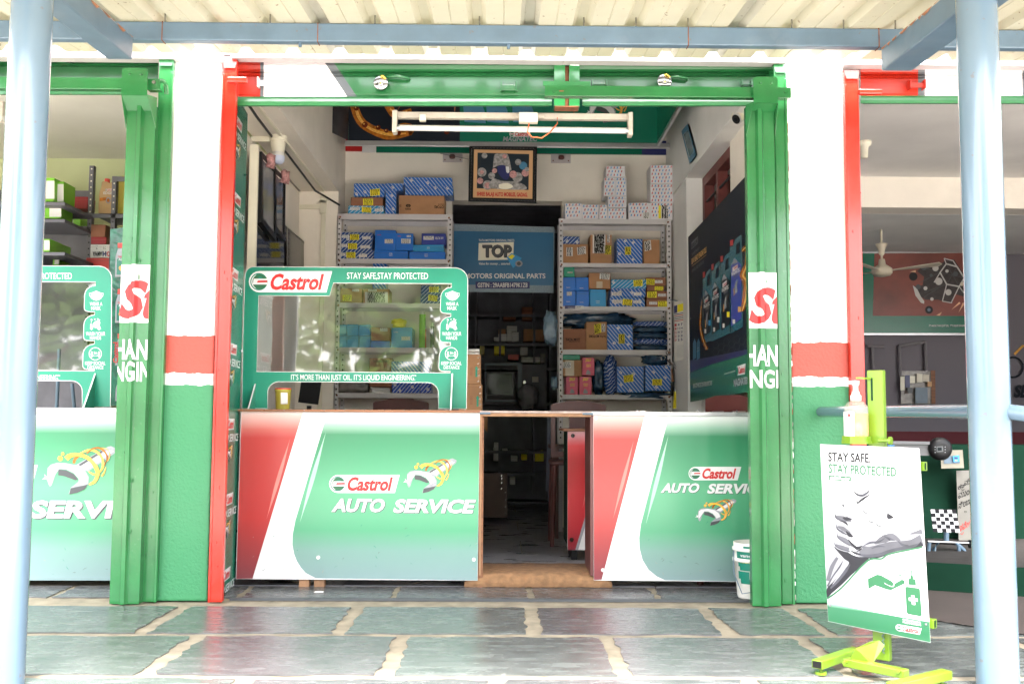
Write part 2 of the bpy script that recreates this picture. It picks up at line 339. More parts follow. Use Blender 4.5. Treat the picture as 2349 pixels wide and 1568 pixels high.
L.new(_f.outputs[0], _a.inputs[0]); L.new(_a.outputs[0], _m.inputs[0]); L.new(_t.outputs[0], _m.inputs[1]); L.new(_g.outputs[0], _m.inputs[2]); L.new(_m.outputs[0], _o.inputs[0])
# ================================================================== SETTING
YW = 5.30                                   # front face of the pillars
XL, XR = -1.46, 1.56                        # side faces of the middle shop
BX = -1.76
HB = 2.93; HC = 3.95; YB = 8.95
def setting(name, mb, **k): return one(name, mb, kind='structure', **k)
setting('ground', MB().box(-40, 40, -60, 1.9, -.35, -.17, 'ground_dust').box(-40, -8.0, 1.9, 40, -.35, -.17, 'ground_dust').box(9.5, 40, 1.9, 40, -.35, -.17, 'ground_dust'))
flo = one('floor', MB().box(-8, 9.5, 1.9, 12.4, -.35, -.007, 'mortar'), kind='structure')
# paving slabs, laid by hand: wandering edges, uneven heights
def slab(x0, x1, y0, y1, m, gap=.035, xs=0, name='stone_slab', wob=.012):
    pts = []; rnd = lambda: random.uniform(-wob, wob)
    def edge(a, b, n):
        for i in range(n):
            t = i / n; pts.append((a[0] + (b[0] - a[0]) * t + rnd(), a[1] + (b[1] - a[1]) * t + rnd()))
    g = gap; nx = max(3, int((x1 - x0) / .07)); ny = max(3, int((y1 - y0) / .06))
    edge((x0 + g, y0 + g), (x1 - g, y0 + g), nx); edge((x1 - g, y0 + g), (x1 - g, y1 - g), ny); edge((x1 - g, y1 - g), (x0 + g, y1 - g), nx); edge((x0 + g, y1 - g), (x0 + g, y0 + g), ny)
    z = random.uniform(-.0015, .0015); f = lambda a, b, o=0: Vector((a, b, z + o))
    mb = MB().slab(f, pts, .006, m); part(name, mb, flo)
def row(y0, y1, xs, gap=.035, jx=None, wob=.012):
    for i in range(len(xs) - 1): slab(xs[i], xs[i + 1], y0, y1, SL[(i * 7 + int(y0 * 3)) % 4] if jx is None else jx[i], gap, wob=wob)
row(2.35, 3.07, [-3.4, -2.3, -1.4, -.45, .5, 1.4, 2.4, 3.4])
row(3.07, 3.79, [-4.1, -3.0, -1.9, -.93, -.01, .92, 1.8, 2.7, 3.6])
row(3.79, 4.51, [-4.1, -3.2, -2.25, -1.325, -.425, .472, 1.33, 2.25, 3.2, 4.1], jx=[SL[1], SL[0], SL[0], SL[2], SL[3], SL[1], SL[0], SL[1], SL[2]])
row(4.51, 5.20, [-4.4, -3.5, -2.5, -1.6, -.72, .157, 1.04, 1.49, 2.5, 3.4], jx=[SL[0], SL[1], SL[3], SL[1], SL[3], SL[2], SL[0], SL[0], SL[1]])
row(5.40, 5.80, [-4.4, -3.4, -2.4, -1.4, -.574, .165, .86, 1.6, 2.5], jx=[SL[1], SL[1], SL[1], SL[1], SL[2], SL[2], SL[2], SL[2]], gap=.02)
YY = [5.82, 6.5, 7.2, 7.95, 8.7, 9.5, 10.4, 11.4, 12.3]
for j in range(len(YY) - 1): row(YY[j], YY[j + 1], [-1.75 + .3 * (j % 2), -.9, .16 - .5 * (j % 2), .9, 1.75], gap=.004, wob=.001, jx=[MT['inner_slab']] * 4)
one('shutter_track', MB().box(-1.42, 1.34, 5.345, 5.352, -.004, .008, 'print_grey').box(-1.42, 1.34, 5.372, 5.379, -.004, .008, 'print_grey'), 'Thin steel shutter track across the doorway between the two pillars', 'track')
# --- walls, beams, ceilings
setting('back_wall', MB().box(-1.76, -.455, YB, YB + .2, 0, HC, 'cream_wall').box(.55, 1.76, YB, YB + .2, 0, HC, 'cream_wall').box(-.455, .55, YB, YB + .2, 2.94, HC, 'cream_wall'))
setting('ceiling', MB().box(-1.76, 1.8, 5.5, YB + .2, HC, HC + .15, 'ceiling_paint'))
setting('left_wall', MB().box(-2.0, -1.78, 5.81, 8.6, 0, HB, 'cream_wall').box(-2.0, -1.76, 8.6, 9.1, 0, HB, 'cream_wall'))
setting('left_beam', MB().box(-1.76, -1.43, 5.6, YB, HB, HC, 'cream_wall'))
setting('right_beam', MB().box(1.50, 1.9, 5.6, YB, HB, HC, 'grey_wall'))
setting('right_wall', MB().box(1.51, 1.95, 8.02, YB, 0, HB, 'grey_wall')
        .box(1.62, 1.95, 5.81, 6.94, 0, HB, 'cream_wall').box(1.62, 1.95, 6.94, 8.02, 0, 2.1, 'grey_wall').box(1.9, 1.95, 6.94, 8.02, 2.1, HB, 'grey_wall'))
setting('back_pillar', MB().box(-1.76, -1.43, 8.6, YB, 0, HB, 'cream_wall'))
# store room behind the doorway
setting('store_room_wall', MB().box(-2.0, -1.8, YB + .2, 12.4, 0, 3.3, 'store_wall').box(1.8, 2.0, YB + .2, 12.4, 0, 3.3, 'store_wall').box(-1.8, 1.8, 12.2, 12.4, 0, 3.3, 'store_wall'))
setting('store_room_ceiling', MB().box(-2, 2, YB + .2, 12.4, 3.3, 3.42, 'store_wall'))
# facade over the openings
zf0 = Z_(143, YW)
setting('facade_wall', MB().box(-8, 9.5, YW + .02, 5.52, 2.93, 4.4, 'fascia_white').box(-8, 9.5, 5.52, 5.6, 2.93, 4.4, 'fascia_white'))
setting('roof_slab', MB().box(-8, 9.5, 5.5, 12.4, 4.12, 4.3, 'ceiling_paint'))
# pillars with painted bands
def pillar(u0, u1, vr, vw, vg, um, label, xr=None):
    x0 = X_(u0, YW); x1 = xr or X_(u1, YW); z1, z2, z3 = (Z_(v, YW, um) for v in (vr, vw, vg))
    m = mat('banded_' + str(int(u0)), (.8, .8, .8), .6, .05, 4, 1.0, 75, coat=.12)
    zz = -.06
    ramp_z(m, [(0, (.03, .19, .075)), (z3 - .012, (.84, .82, .8)), (z2 - .012, (.42, .055, .035)), (z1 - .012, (.84, .79, .78)), (3.2, (.84, .79, .78))], wob=.024)
    mb = MB().box(x0, x1, YW, 5.8, 0, 2.925, m)
    one('pillar', mb, label, 'pillar', 'banded shop pillars', bev=.01)
    return x0, x1
PL = pillar(372, 487, 763, 848, 873, 430, 'Banded pillar standing between the two counters that carry clear screens')
PR = pillar(1817, 1952, 776, 856, 881, 1880, 'Banded pillar behind the hand sanitiser stand, with the blue pipe rail fixed into it')
setting('left_shop_wall', MB().box(-2.0, -1.99 + .03, 5.8, 8.97, 0, 3.3, 'lime_wall').box(-6.2, -6.0, 5.8, 9.2, 0, 3.3, 'lime_wall').box(-6, -2, 8.97, 9.17, 0, 3.3, 'lime_wall'))
setting('left_shop_ceiling', MB().box(-6.2, -2.0, 5.6, 9.17, 3.3, 3.42, 'ceiling_paint'))
# right workshop
setting('workshop_ceiling', MB().box(1.96, 8.2, 5.6, 9.4, 3.3, 3.42, 'ceiling_paint').box(1.96, 8.2, 9.7, 12.2, 3.0, 3.42, 'grey_wall'))
setting('workshop_beam', MB().box(1.96, 8.2, 9.4, 9.7, 3.002, 3.42, 'cream_wall'))
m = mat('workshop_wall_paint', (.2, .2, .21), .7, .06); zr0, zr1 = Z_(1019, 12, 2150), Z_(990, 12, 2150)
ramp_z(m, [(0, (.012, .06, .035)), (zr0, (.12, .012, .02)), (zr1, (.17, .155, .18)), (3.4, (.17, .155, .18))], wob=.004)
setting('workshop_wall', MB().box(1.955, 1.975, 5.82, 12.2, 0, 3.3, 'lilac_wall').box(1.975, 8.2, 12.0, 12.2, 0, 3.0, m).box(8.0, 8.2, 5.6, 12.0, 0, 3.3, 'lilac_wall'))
# raised workshop platform with green curb
yp = 5.55
pf = [(2.0, 6.9), (2.0, 5.9), (3.0, 5.45), (4.2, 4.95), (5.5, 4.6), (8, 4.6), (8, 6.9)]
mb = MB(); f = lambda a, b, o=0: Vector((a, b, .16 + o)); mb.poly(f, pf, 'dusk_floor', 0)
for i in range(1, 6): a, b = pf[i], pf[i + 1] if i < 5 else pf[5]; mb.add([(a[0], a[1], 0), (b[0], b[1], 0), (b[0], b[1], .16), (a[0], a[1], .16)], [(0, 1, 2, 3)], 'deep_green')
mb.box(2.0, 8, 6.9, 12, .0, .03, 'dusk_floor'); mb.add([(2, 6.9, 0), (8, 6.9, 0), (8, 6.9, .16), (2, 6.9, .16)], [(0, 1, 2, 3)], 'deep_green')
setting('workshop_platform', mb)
mb = MB(); mb.poly(lambda a, b, o=0: Vector((a, b, .004)), [(1.96, 5.45), (2.05, 4.9), (3.2, 3.6), (5.5, 2.4), (8, 2.4), (8, 4.7), (5.5, 4.7), (4.2, 4.9), (3.0, 5.44), (2.0, 5.9)], mat('ramp_floor', (.055, .042, .037), .8, .15, 3, .3, dirt=.3, dirtc=(.06, .05, .045)))
setting('workshop_forecourt', mb)
# ------------------------------------------------------------------ trees, road wall behind the viewer (seen mirrored in the clear screens)
def tree(x, y, h, r, label, ml, seed):
    random.seed(seed); t = thing('tree', label, 'tree', (x, y, -.17), 'trees across the road')
    mb = MB(); mb.tube([(x, y, -.17), (x + .1, y, h * .25), (x + .05, y + .1, h * .5), (x, y, h * .75)], [.22, .17, .12, .05], 'bark')
    for k in range(7):
        a = k * 2.4; mb.tube([(x + .05, y, h * (.3 + .05 * k)), (x + math.cos(a) * r * .4, y + math.sin(a) * r * .4, h * (.45 + .05 * k)), (x + math.cos(a) * r * .8, y + math.sin(a) * r * .8, h * (.55 + .05 * k))], [.08, .05, .02], 'bark', 6)
    part('trunk', mb, t)
    mb = MB(); cl = [(Vector((random.gauss(0, .42), random.gauss(0, .42), random.gauss(0, .3))), random.uniform(.25, .5)) for _ in range(26)]
    vs = []; fs = []
    for c, cr in cl:
        for _ in range(130):
            d = Vector((random.gauss(0, 1), random.gauss(0, 1), random.gauss(0, 1))).normalized() * cr * random.uniform(.5, 1)
            p = Vector((x, y, h * .62)) + Vector(((c.x + d.x) * r, (c.y + d.y) * r, (c.z + d.z) * h * .42)); a = Vector((random.gauss(0, 1), random.gauss(0, 1), random.gauss(0, .6))).normalized() * .2; b_ = a.orthogonal().normalized() * .1
            i = len(vs); vs += [p - a, p + b_, p + a, p - b_]; fs.append((i, i + 1, i + 2, i + 3))
    mb.add(vs, fs, ml); part('crown', mb, t)
for a in [(-2.6, -8.6, 6.0, 2.6, 'Broad dark tree mirrored in the clear screen over the middle counter', 'leaf', 1), 
          (1.6, -13.2, 6.5, 3.0, 'Tall spreading tree farther across the road', 'leaf', 6), (-10.2, -9.2, 5.5, 2.8, 'Bushy tree mirrored in the clear screen of the side shop', 'leaf', 3)]: tree(*a)  # the farther tree is added to darken the sky mirrored in the screens
random.seed(11)
m = mat('compound_paint', (.6, .6, .6), .8, .05); ramp_z(m, [(-.2, (.04, .2, .08)), (.5, (.5, .05, .05)), (.95, (.66, .65, .68)), (3, (.66, .65, .68))], wob=.01)
one('compound_wall', MB().box(-30, 14, -14.2, -14.0, -.17, 1.5, m).box(-30, 14, -14.26, -13.94, 1.5, 1.57, 'plinth'), 'Long banded compound wall across the road, mirrored in the clear screens', 'wall')
# ================================================================== AWNING
RS = .092; YE = 5.15
def zroof(y): return 2.876 + RS * (y - YE)
mb = MB(); per = .2476; xc0 = P(1101, 118, YE).x; prof = []
k0, k1 = -11, 14
for k in range(k0, k1):
    c = xc0 + per * k
    prof += [(c - .045, 0), (c - .022, .034), (c + .022, .034), (c + .045, 0), (c + .045 + .075, 0.001), (c + .045 + .08, .005), (c + .045 + .085, .001)]
aw = thing('awning', 'Cream corrugated sheet awning over the shop fronts', 'awning', (0, 4.2, zroof(4.2)))
# sheets of about 1.05 m, lapped
bounds = [k0, -7, -3, 1, 5, 9, k1]
for bi in range(len(bounds) - 1):
    seg_ = prof[(bounds[bi] - k0) * 7:(bounds[bi + 1] - k0) * 7 + 4]; dz = .0015 * (bi % 2); ys = [2.5, 3.1, 3.6, 4.1, 4.6, 4.9, 5.1, YE + .012 * (bi % 2)]  # unseen front of the awning is lengthened to shade the near paving
    vs = []; fs = []
    for y in ys:
        for x, h in seg_: vs.append((x, y, zroof(y) + h + dz + .003 * noise.noise(Vector((x * 2, y * 2, 1)))))
    n = len(seg_)
    for j in range(len(ys) - 1):
        for i in range(n - 1): fs.append((j * n + i, j * n + i + 1, (j + 1) * n + i + 1, (j + 1) * n + i))
    m_ = MB().add(vs, fs, 'roof_cream'); o = part('corrugated_sheet', m_, aw); sf = o.modifiers.new('thick', 'SOLIDIFY'); sf.thickness = .0012
# translucency of the thin painted sheet is real: daylight glows through a little
t = MT['roof_cream'].node_tree; bs = t.nodes['Principled BSDF']; mo = [n for n in t.nodes if n.type == 'OUTPUT_MATERIAL'][0]
tr = t.nodes.new('ShaderNodeBsdfTranslucent'); tr.inputs[0].default_value = (.85, .78, .55, 1); mx = t.nodes.new('ShaderNodeMixShader'); mx.inputs[0].default_value = .12
t.links.new(bs.outputs[0], mx.inputs[1]); t.links.new(tr.outputs[0], mx.inputs[2]); t.links.new(mx.outputs[0], mo.inputs[0])
# purlin: a square tube with joints and hook bolts
yb = 4.6; zp1 = zroof(yb) - .004; zp0 = zp1 - .09
pu = thing('purlin', 'Blue-grey square steel tube running under the cream awning', 'beam', (0, yb, zp0))
part('tube', MB().box(-3.4, 3.6, yb, yb + .05, zp0, zp1, 'steel_blue'), pu, bev=.006)
mb = MB()
for u in (371, 728, 1578, 2015): x = X_(u, yb, 70); mb.box(x, x + .004, yb - .002, yb + .052, zp0 - .002, zp1 + .001, 'rust')
part('weld_seam', mb, pu, kind='stuff')
for k in range(-9, 10):
    if k % 2 == 0 or k in (3, 7): x = xc0 + per * k + .01; part('hook_bolt', MB().cyl((x, yb - .008, zp1 - .004), (x, yb - .008, zp1 + .05), .004, 'chrome', 8), pu)
for u, lab in ((55, 'x'),): pass
for k in (-3.4, .6): x = xc0 + per * k; part('bolt_end', MB().cyl((x, yb + .02, zp0 - .02), (x, yb + .02, zp0 + .01), .008, 'steel_blue', 8), pu)
# rafters
for (ua, ub, v0, v1, lab) in ((247, 306, 83, 137, 'Blue-grey box rafter with rusty edge beside the pole in front of the side shop counter'), (2022, 2090, 102, 163, 'Blue-grey box rafter with rusty edge beside the pole next to the sanitiser stand')):
    ye = 4.52; a = P(ua, v1, ye); b = P(ub, v0, ye); zt = zroof(ye) - .1; h = abs(b.z - a.z)
    r = thing('rafter', lab, 'rafter', (a.x, ye, a.z), 'awning rafters')
    vs = []
    for y, s in ((ye, 0), (2.9, -(ye - 2.9) * .05)):
        for x in (a.x, b.x):
            for z in (a.z, a.z + .105): vs.append((x, y, z + s))
    part('tube', MB().add(vs, [(0, 1, 3, 2), (4, 6, 7, 5), (0, 4, 5, 1), (2, 3, 7, 6), (1, 5, 7, 3), (0, 2, 6, 4)], 'steel_blue'), r, bev=.006)
    xs = b.x if ua < 1000 else a.x; d = .003 if ua < 1000 else -.003
    random.seed(int(ua)); y_ = ye - .005; mbr = MB()
    while y_ > 3.7:
        l_ = random.uniform(.03, .12); h_ = random.uniform(.004, .02); zt_ = a.z + .1045 - (ye - y_) * .05
        mbr.add([(xs + d, y_, zt_), (xs + d, y_ - l_, zt_ - l_ * .05), (xs + d, y_ - l_ * .7, zt_ - h_ * .8), (xs + d, y_ - l_ * .3, zt_ - h_)], [(0, 1, 2, 3)], 'rust_edge_paint'); y_ -= l_ * random.uniform(.8, 1.4)
    part('rust_patches', mbr, r, kind='stuff')
# poles and rails
YP = 3.65
for (uc, sgn, lab) in ((33, -1, 'Thick pale blue pipe pole in front of the side shop counter'), (2269, 1, 'Thick pale blue pipe pole holding the short rail beside the sanitiser stand')):
    x = X_(uc, YP, 940); t = thing('pole', lab, 'pole', (x, YP, 0), 'awning poles')
    part('pipe', MB().cyl((x, YP, -.006), (x, YP, zroof(YP) + .0), .0735, 'pole_blue', 40), t)
    zr = Z_(943, YP, 2268)
    if sgn > 0:
        xe = P(1905, 943, 5.3).x
        part('rail', MB().cyl((x, YP + .06, zr), (1.71, 5.31, Z_(944, 5.3, 1910)), .0285, 'pole_blue', 24), t)
        part('weld_collar', MB().cyl((x, YP + .077, zr), (x - .001, YP + .095, zr), .034, 'pole_blue', 24), t)
    part('handrail', MB().tube([(x + sgn * .045, YP - .03, zr), (x + sgn * .13, YP - .16, zr - .02), (x + sgn * .3, YP - .5, zr - .14), (x + sgn * .9, YP - 1.6, zr - .75)], .0285, 'pole_blue', 20), t)
# ================================================================== FACADE METALWORK
random.seed(21)
# white metal flashing over each opening
def flashing(u0, u1, va, vb, label):
    x0, x1 = X_(u0, 5.26), X_(u1, 5.26); z1, z0 = Z_(va, 5.26, (u0 + u1) / 2), Z_(vb, 5.26, (u0 + u1) / 2)
    pr = [(5.30, z1), (5.275, z1 - .012), (5.262, z1 - .03), (5.262, z0 + .022), (5.25, z0 + .016), (5.245, z0), (5.32, z0)]
    vs = [(x, y, z) for x in (x0, x1) for y, z in pr]; n = len(pr)
    return one('flashing', MB().add(vs, [(i, i + 1, n + i + 1, n + i) for i in range(n - 1)] + [tuple(range(n)), tuple(range(2 * n - 1, n - 1, -1))], 'fascia_white'), label, 'flashing', 'white flashings over the openings')
flashing(508, 1290, 106, 137, 'White sheet flashing over the red, white and green end of the middle shutter'); flashing(1291, 1812, 112, 143, 'White sheet flashing over the all-green end of the middle shutter')
flashing(-900, 388, 98, 130, 'White sheet flashing over the green shutter of the side shop'); flashing(1950, 3300, 128, 156, 'White sheet flashing over the workshop shutter with the red end')
one('wall_bracket', MB().box(X_(455, 5.28), X_(508, 5.28), 5.27, 5.3, Z_(143, 5.28, 480), Z_(132, 5.28, 480), 'fascia_white').box(X_(452, 5.28), X_(459, 5.28), 5.275, 5.3, Z_(140, 5.28, 480), Z_(108, 5.28, 480), 'fascia_white'), 'Short white painted conduit on the pillar top beside the red jamb', 'conduit')
# pulled-up shutters: a pressed-steel profile swept along X, colours painted in slanting fields
PROF = [(0, 0), (9, -.018), (18, -.012), (23, 0), (25, .012), (28, .002), (30, .0), (33, .01), (36, 0), (75, 0), (78, .004), (81, -.006), (86, -.016), (92, -.02), (101, -.022), (103, -.014), (103.5, .02)]
def shutter(us, mats, v0, label, split=None, scale=1.0, yb_=5.40, rails=None):
    xm = P((us[0](v0) + us[-1](v0)) / 2, v0 + 50, yb_)
    t = thing('rolling_shutter', label, 'shutter', xm, 'pulled-up steel shutters')
    groups = [('slat', 0, 6), ('lock_plate', 6, 12), ('bottom_rail', 11, len(PROF) - 1)]
    for nm, a, b in groups:
        spans = [(us[i], us[i + 1], mats[i]) for i in range(len(mats))]
        if nm == 'bottom_rail': spans = [(lambda v, s=s: s, lambda v, e=e: e, 'green_shutter') for s, e in rails]
        mb = MB()
        for f0, f1, m in spans:
            vs = []; fs = []; n = b - a + 1
            for k in range(a, b + 1):
                v = v0 + PROF[k][0] * scale; y = yb_ + PROF[k][1] - (.004 if nm == 'bottom_rail' else 0)
                cut = 6 if (nm == 'bottom_rail' and k > 14) else 0
                vs += [P(f0(v) + cut, v, y), P(f1(v) - cut, v, y)]
            for k in range(n - 1): fs.append((2 * k, 2 * k + 1, 2 * k + 3, 2 * k + 2))
            mb.add(vs, fs, m)
            if nm == 'slat': mb.add([P(f0(v0), v0 - 8, yb_ + .03), P(f1(v0), v0 - 8, yb_ + .03), vs[1], vs[0]], [(0, 1, 2, 3)], m)
        part(nm, mb, t)
    return t
c_ = lambda x: (lambda v: x)
sh = shutter([c_(538), c_(597), c_(605), lambda v: 743 + .66 * (v - 141), lambda v: 764 + .68 * (v - 141), c_(1271)], ['red_shutter', 'grey_stripe', 'shutter_white', 'grey_stripe', 'green_shutter'], 141,
             'Pulled-up shutter leaf painted red, white and green over the middle counter', rails=[(541, 1266)])
sh2 = shutter([c_(1330), c_(1788)], ['green_shutter'], 141, 'Pulled-up all-green shutter leaf with a padlock above the tube light end', rails=[(1336, 1790)])
sh3 = shutter([c_(-900), c_(363)], ['green_shutter'], 120, 'Pulled-up green shutter over the side shop beside the pole', rails=[(-900, 290)], scale=.95)
sh4 = shutter([c_(1974), c_(2106 - 0), c_(2122), c_(2345), c_(2360), c_(3300)], ['red_shutter', 'grey_stripe', 'shutter_white', 'grey_stripe', 'green_shutter'], 150, 'Pulled-up workshop shutter with red end and white field behind the pole', rails=[(1974, 3300)], scale=.86)
part('header_box', MB().box(X_(538, 5.46), X_(1800, 5.46), 5.44, 5.56, 2.80, 2.93, 'green_shutter'), sh)
# handles, hasps and disc padlocks
def grab(u0, u1, v, y, par, m='green_shutter'):
    a = P(u0, v, y); b = P(u1, v + 3, y); part('handle', MB().tube([a + Vector((0, .03, 0)), a + Vector((.005, -.018, 0)), (a + b) / 2 + Vector((0, -.028, .004)), b + Vector((-.01, -.02, 0)), b + Vector((0, .03, 0))], .009, m, 10), par)
def hasp(u0, u1, v0, v1, y, par, m):
    mb = MB()
    for u in (u0, u1): a = P(u, (v0 + v1) / 2, y); h = abs(P(u, v0, y).z - P(u, v1, y).z); mb.box(a.x - .004, a.x + .004, y - .03, y + .02, a.z - h / 2, a.z + h / 2, m)
    a = P(u0, v1 - 4, y); b = P(u1, v0 + 6, y); mb.box(a.x, b.x, y - .012, y - .004, a.z, b.z, m); part('hasp', mb, par, bev=.002)
grab(887, 940, 179, 5.39, sh); grab(1530, 1577, 180, 5.39, sh2); grab(112, 158, 143, 5.39, sh3)
hasp(594, 628, 180, 202, 5.39, sh, 'shutter_white'); hasp(1150, 1184, 190, 213, 5.39, sh, 'green_shutter'); hasp(1358, 1390, 186, 200, 5.39, sh2, 'green_shutter'); hasp(1700, 1722, 187, 200, 5.39, sh2, 'green_shutter')
hasp(2085, 2118, 186, 206, 5.37, sh4, 'red_shutter')
f = FY(5.385)
def padlock(u, v, label):
    c = P(u, v, 5.36); t = thing('padlock', label, 'padlock', c - Vector((0, 0, .04)), 'disc padlocks'); r = .041
    part('body', MB().lathe(c + Vector((0, .014, 0)), [(0, 0), (r * .9, 0), (r, .005), (r, .02), (r * .92, .026), (0, .026)], 'chrome', 32, (0, -1, 0)), t)
    mb = MB(); mb.lathe(c + Vector((.0, -.013, -.008)), [(0, .006), (.012, .006), (.014, .0)], 'chrome', 16, (0, -1, 0)); part('key_face', mb, t)
    part('keyhole', MB().lathe(c + Vector((0, -.0195, -.008)), [(0, .001), (.006, .001), (.006, 0)], 'brass', 12, (0, -1, 0)), t)
    part('shackle', MB().tube([c + Vector((-.012, -.0, .03)), c + Vector((.01, -.016, .036)), c + Vector((.028, -.012, .02))], .006, 'brass', 8), t)
padlock(874, 191, 'Chrome disc padlock on the shutter leaf with the red and white end'); padlock(1524, 187, 'Chrome disc padlock on the all-green leaf, half hidden by the crossbar')
# centre guide stub hanging between the two leaves
x0, x1 = X_(1269, 5.33), X_(1330, 5.33); z1, z0 = Z_(148, 5.33, 1300), Z_(243, 5.33, 1300)
t = thing('guide_post_head', 'Short green post head hanging between the two shutter leaves', 'guide post', ((x0 + x1) / 2, 5.33, z0)); xm = (x0 + x1) / 2
part('channel', MB().box(x0, x0 + .062, 5.33, 5.42, z0, z1, 'green_enamel').box(xm + .012, x1, 5.335, 5.42, z0, z1, 'green_enamel').box(x0 + .062, xm + .012, 5.36, 5.42, z0, z1, 'rust'), t, bev=.003)
part('rusty_rim', MB().box(x0 + .006, x1 - .006, 5.332, 5.415, z0 - .004, z0, 'rust'), t)
part('lug', MB().box(X_(1243, 5.32), X_(1355, 5.32), 5.322, 5.329, Z_(197, 5.32, 1300), Z_(186, 5.32, 1300), 'green_enamel'), t, bev=.002)
# crossbar (angle section) bolted from the stub to the jamb
def crossbar(u0, u1, va, vb, vc, label, y=5.2):
    um = (u0 + u1) / 2; x0, x1 = X_(u0, y, va), X_(u1, y, va); z1, z0 = Z_(va, y, um), Z_(vb, y, um)
    t = thing('crossbar', label, 'crossbar', (x0, y, z0), 'green crossbars')
    part('angle_bar', MB().box(x0, x1, y, y + .006, z0, z1, 'green_enamel').box(x0, x1, y + .006, y + .05, z0, z0 + .006, 'green_enamel'), t, bev=.002)
    return t
cb = crossbar(1250, 1815, 198, 222, 226, 'Green angle crossbar bolted across the all-green shutter leaf')
c = P(1271, 209, 5.2); part('bolt_head', MB().cyl(c, c - Vector((0, .01, 0)), .011, 'green_enamel', 6).cyl(c - Vector((0, .01, 0)), c - Vector((0, .016, 0)), .006, 'green_enamel', 10), cb)
part('slot', MB().box(c.x + .028, c.x + .052, 5.198, 5.2, c.z - .003, c.z + .003, 'rust'), cb)
c = P(1802, 211, 5.2); part('bolt_head', MB().cyl(c, c - Vector((0, .008, 0)), .01, 'green_enamel', 6), cb)
cb2 = crossbar(-700, 281, 174, 200, 209, 'Green angle crossbar over the side shop counter')
cb3 = crossbar(338, 368, 180, 206, 209, 'Short green bar end sticking out between the bracketed post and the green jamb')
c = P(354, 190, 5.2); part('bolt_head', MB().cyl(c, c - Vector((0, .012, 0)), .01, 'chrome', 6), cb3)
# bracketed centre posts parked beside the jambs (pressed channel with a ridge)
def parked_post(ul, ur, rl, rr, vt, plate, name_label, lettering_label, um_v=961):
    y = 5.22; xl, xr = X_(ul, y), X_(ur, y); a, b = X_(rl, y), X_(rr, y); zt = Z_(vt, y, (ul + ur) / 2)
    t = thing('shutter_post', name_label, 'post', ((xl + xr) / 2, y, 0), 'bracketed green shutter posts')
    pr = [(xl, 5.27), (xl, 5.22), (a - .006, 5.22), (a + .004, 5.20), (b - .012, 5.20), (b - .004, 5.213), (b + .002, 5.22), (xr, 5.22), (xr, 5.27)]
    n = len(pr); vs = [(x, yy, z) for z in (.0, zt) for x, yy in pr]
    part('channel', MB().add(vs, [(i, i + 1, n + i + 1, n + i) for i in range(n - 1)] + [tuple(range(n)), tuple(range(n, 2 * n))], 'green_enamel'), t)
    # head plate and gussets
    pu0, pv0, pu1, pv1 = plate; yp_ = 5.165; X0, X1 = X_(pu0, yp_, pv0), X_(pu1, yp_, pv0); Z1, Z0 = Z_(pv0, yp_, (pu0 + pu1) / 2), Z_(pv1, yp_, (pu0 + pu1) / 2); r = .018
    F = wp((0, yp_, 0), (1, 0, 0), (0, 0, 1))
    part('head_plate', MB().slab(F, [(X0, Z0), (X1, Z0)] + arc(X1 - r, Z1 - r, r, r, 0, 90) + arc(X0 + r, Z1 - r, r, r, 90, 180), .006, 'green_enamel'), t)
    for fx in (.3, .76): c = Vector((X0 + (X1 - X0) * fx, yp_, Z1 - .035)); part('rivet', MB().blob(c, (.006, .006, .006), 'green_enamel', amp=0, n=8, k=6), t)
    part('shelf_plate', MB().box(X0, X1, yp_, 5.22, Z0 - .006, Z0, 'green_enamel'), t)
    part('sloping_plate', MB().add([(X0, yp_ + .004, Z0 - .004), (X1, yp_ + .004, Z0 - .004), (xr, 5.216, zt - .03), (xl, 5.216, zt - .03)], [(0, 1, 2, 3)], 'green_enamel'), t)
    for xg, dx in ((xl - .003, -.0), (xr + .003, 0)):
        part('gusset', MB().add([(X0 if xg < (X0 + X1) / 2 else X1, yp_, Z0), (xg, 5.218, Z0 - .17), (xg, 5.222, Z0), (xg + .003, 5.218, Z0 - .17), (xg + .003, 5.222, Z0)], [(0, 1, 2), (0, 3, 4), (0, 1, 3)], 'green_enamel'), t)
    for k in range(9): z = random.uniform(.3, 2.3); x = random.choice((a - .004, b + .004)); part('paint_drip', MB().blob((x, 5.212, z), (.003, .003, random.uniform(.006, .014)), 'green_enamel', amp=.2, n=6, k=5), t)
    return t, xl, xr, a, b
pl, lxl, lxr, la, lb = parked_post(266, 333, 291, 307, 242, (280, 156, 339, 216), 'Green ridged shutter post with its head plate, parked by the side shop counter', '')
pr_, rxl, rxr, ra, rb = parked_post(1721, 1786, 1744, 1760, 244, (1728, 176, 1784, 234), 'Green ridged shutter post with its head plate, parked beside the middle counter with the bucket', '')
part('end_clip', MB().tube([P(367, 185, 5.195), P(376, 187, 5.2), P(381, 198, 5.22), P(382, 216, 5.24)], .012, 'green_enamel', 4), cb3)
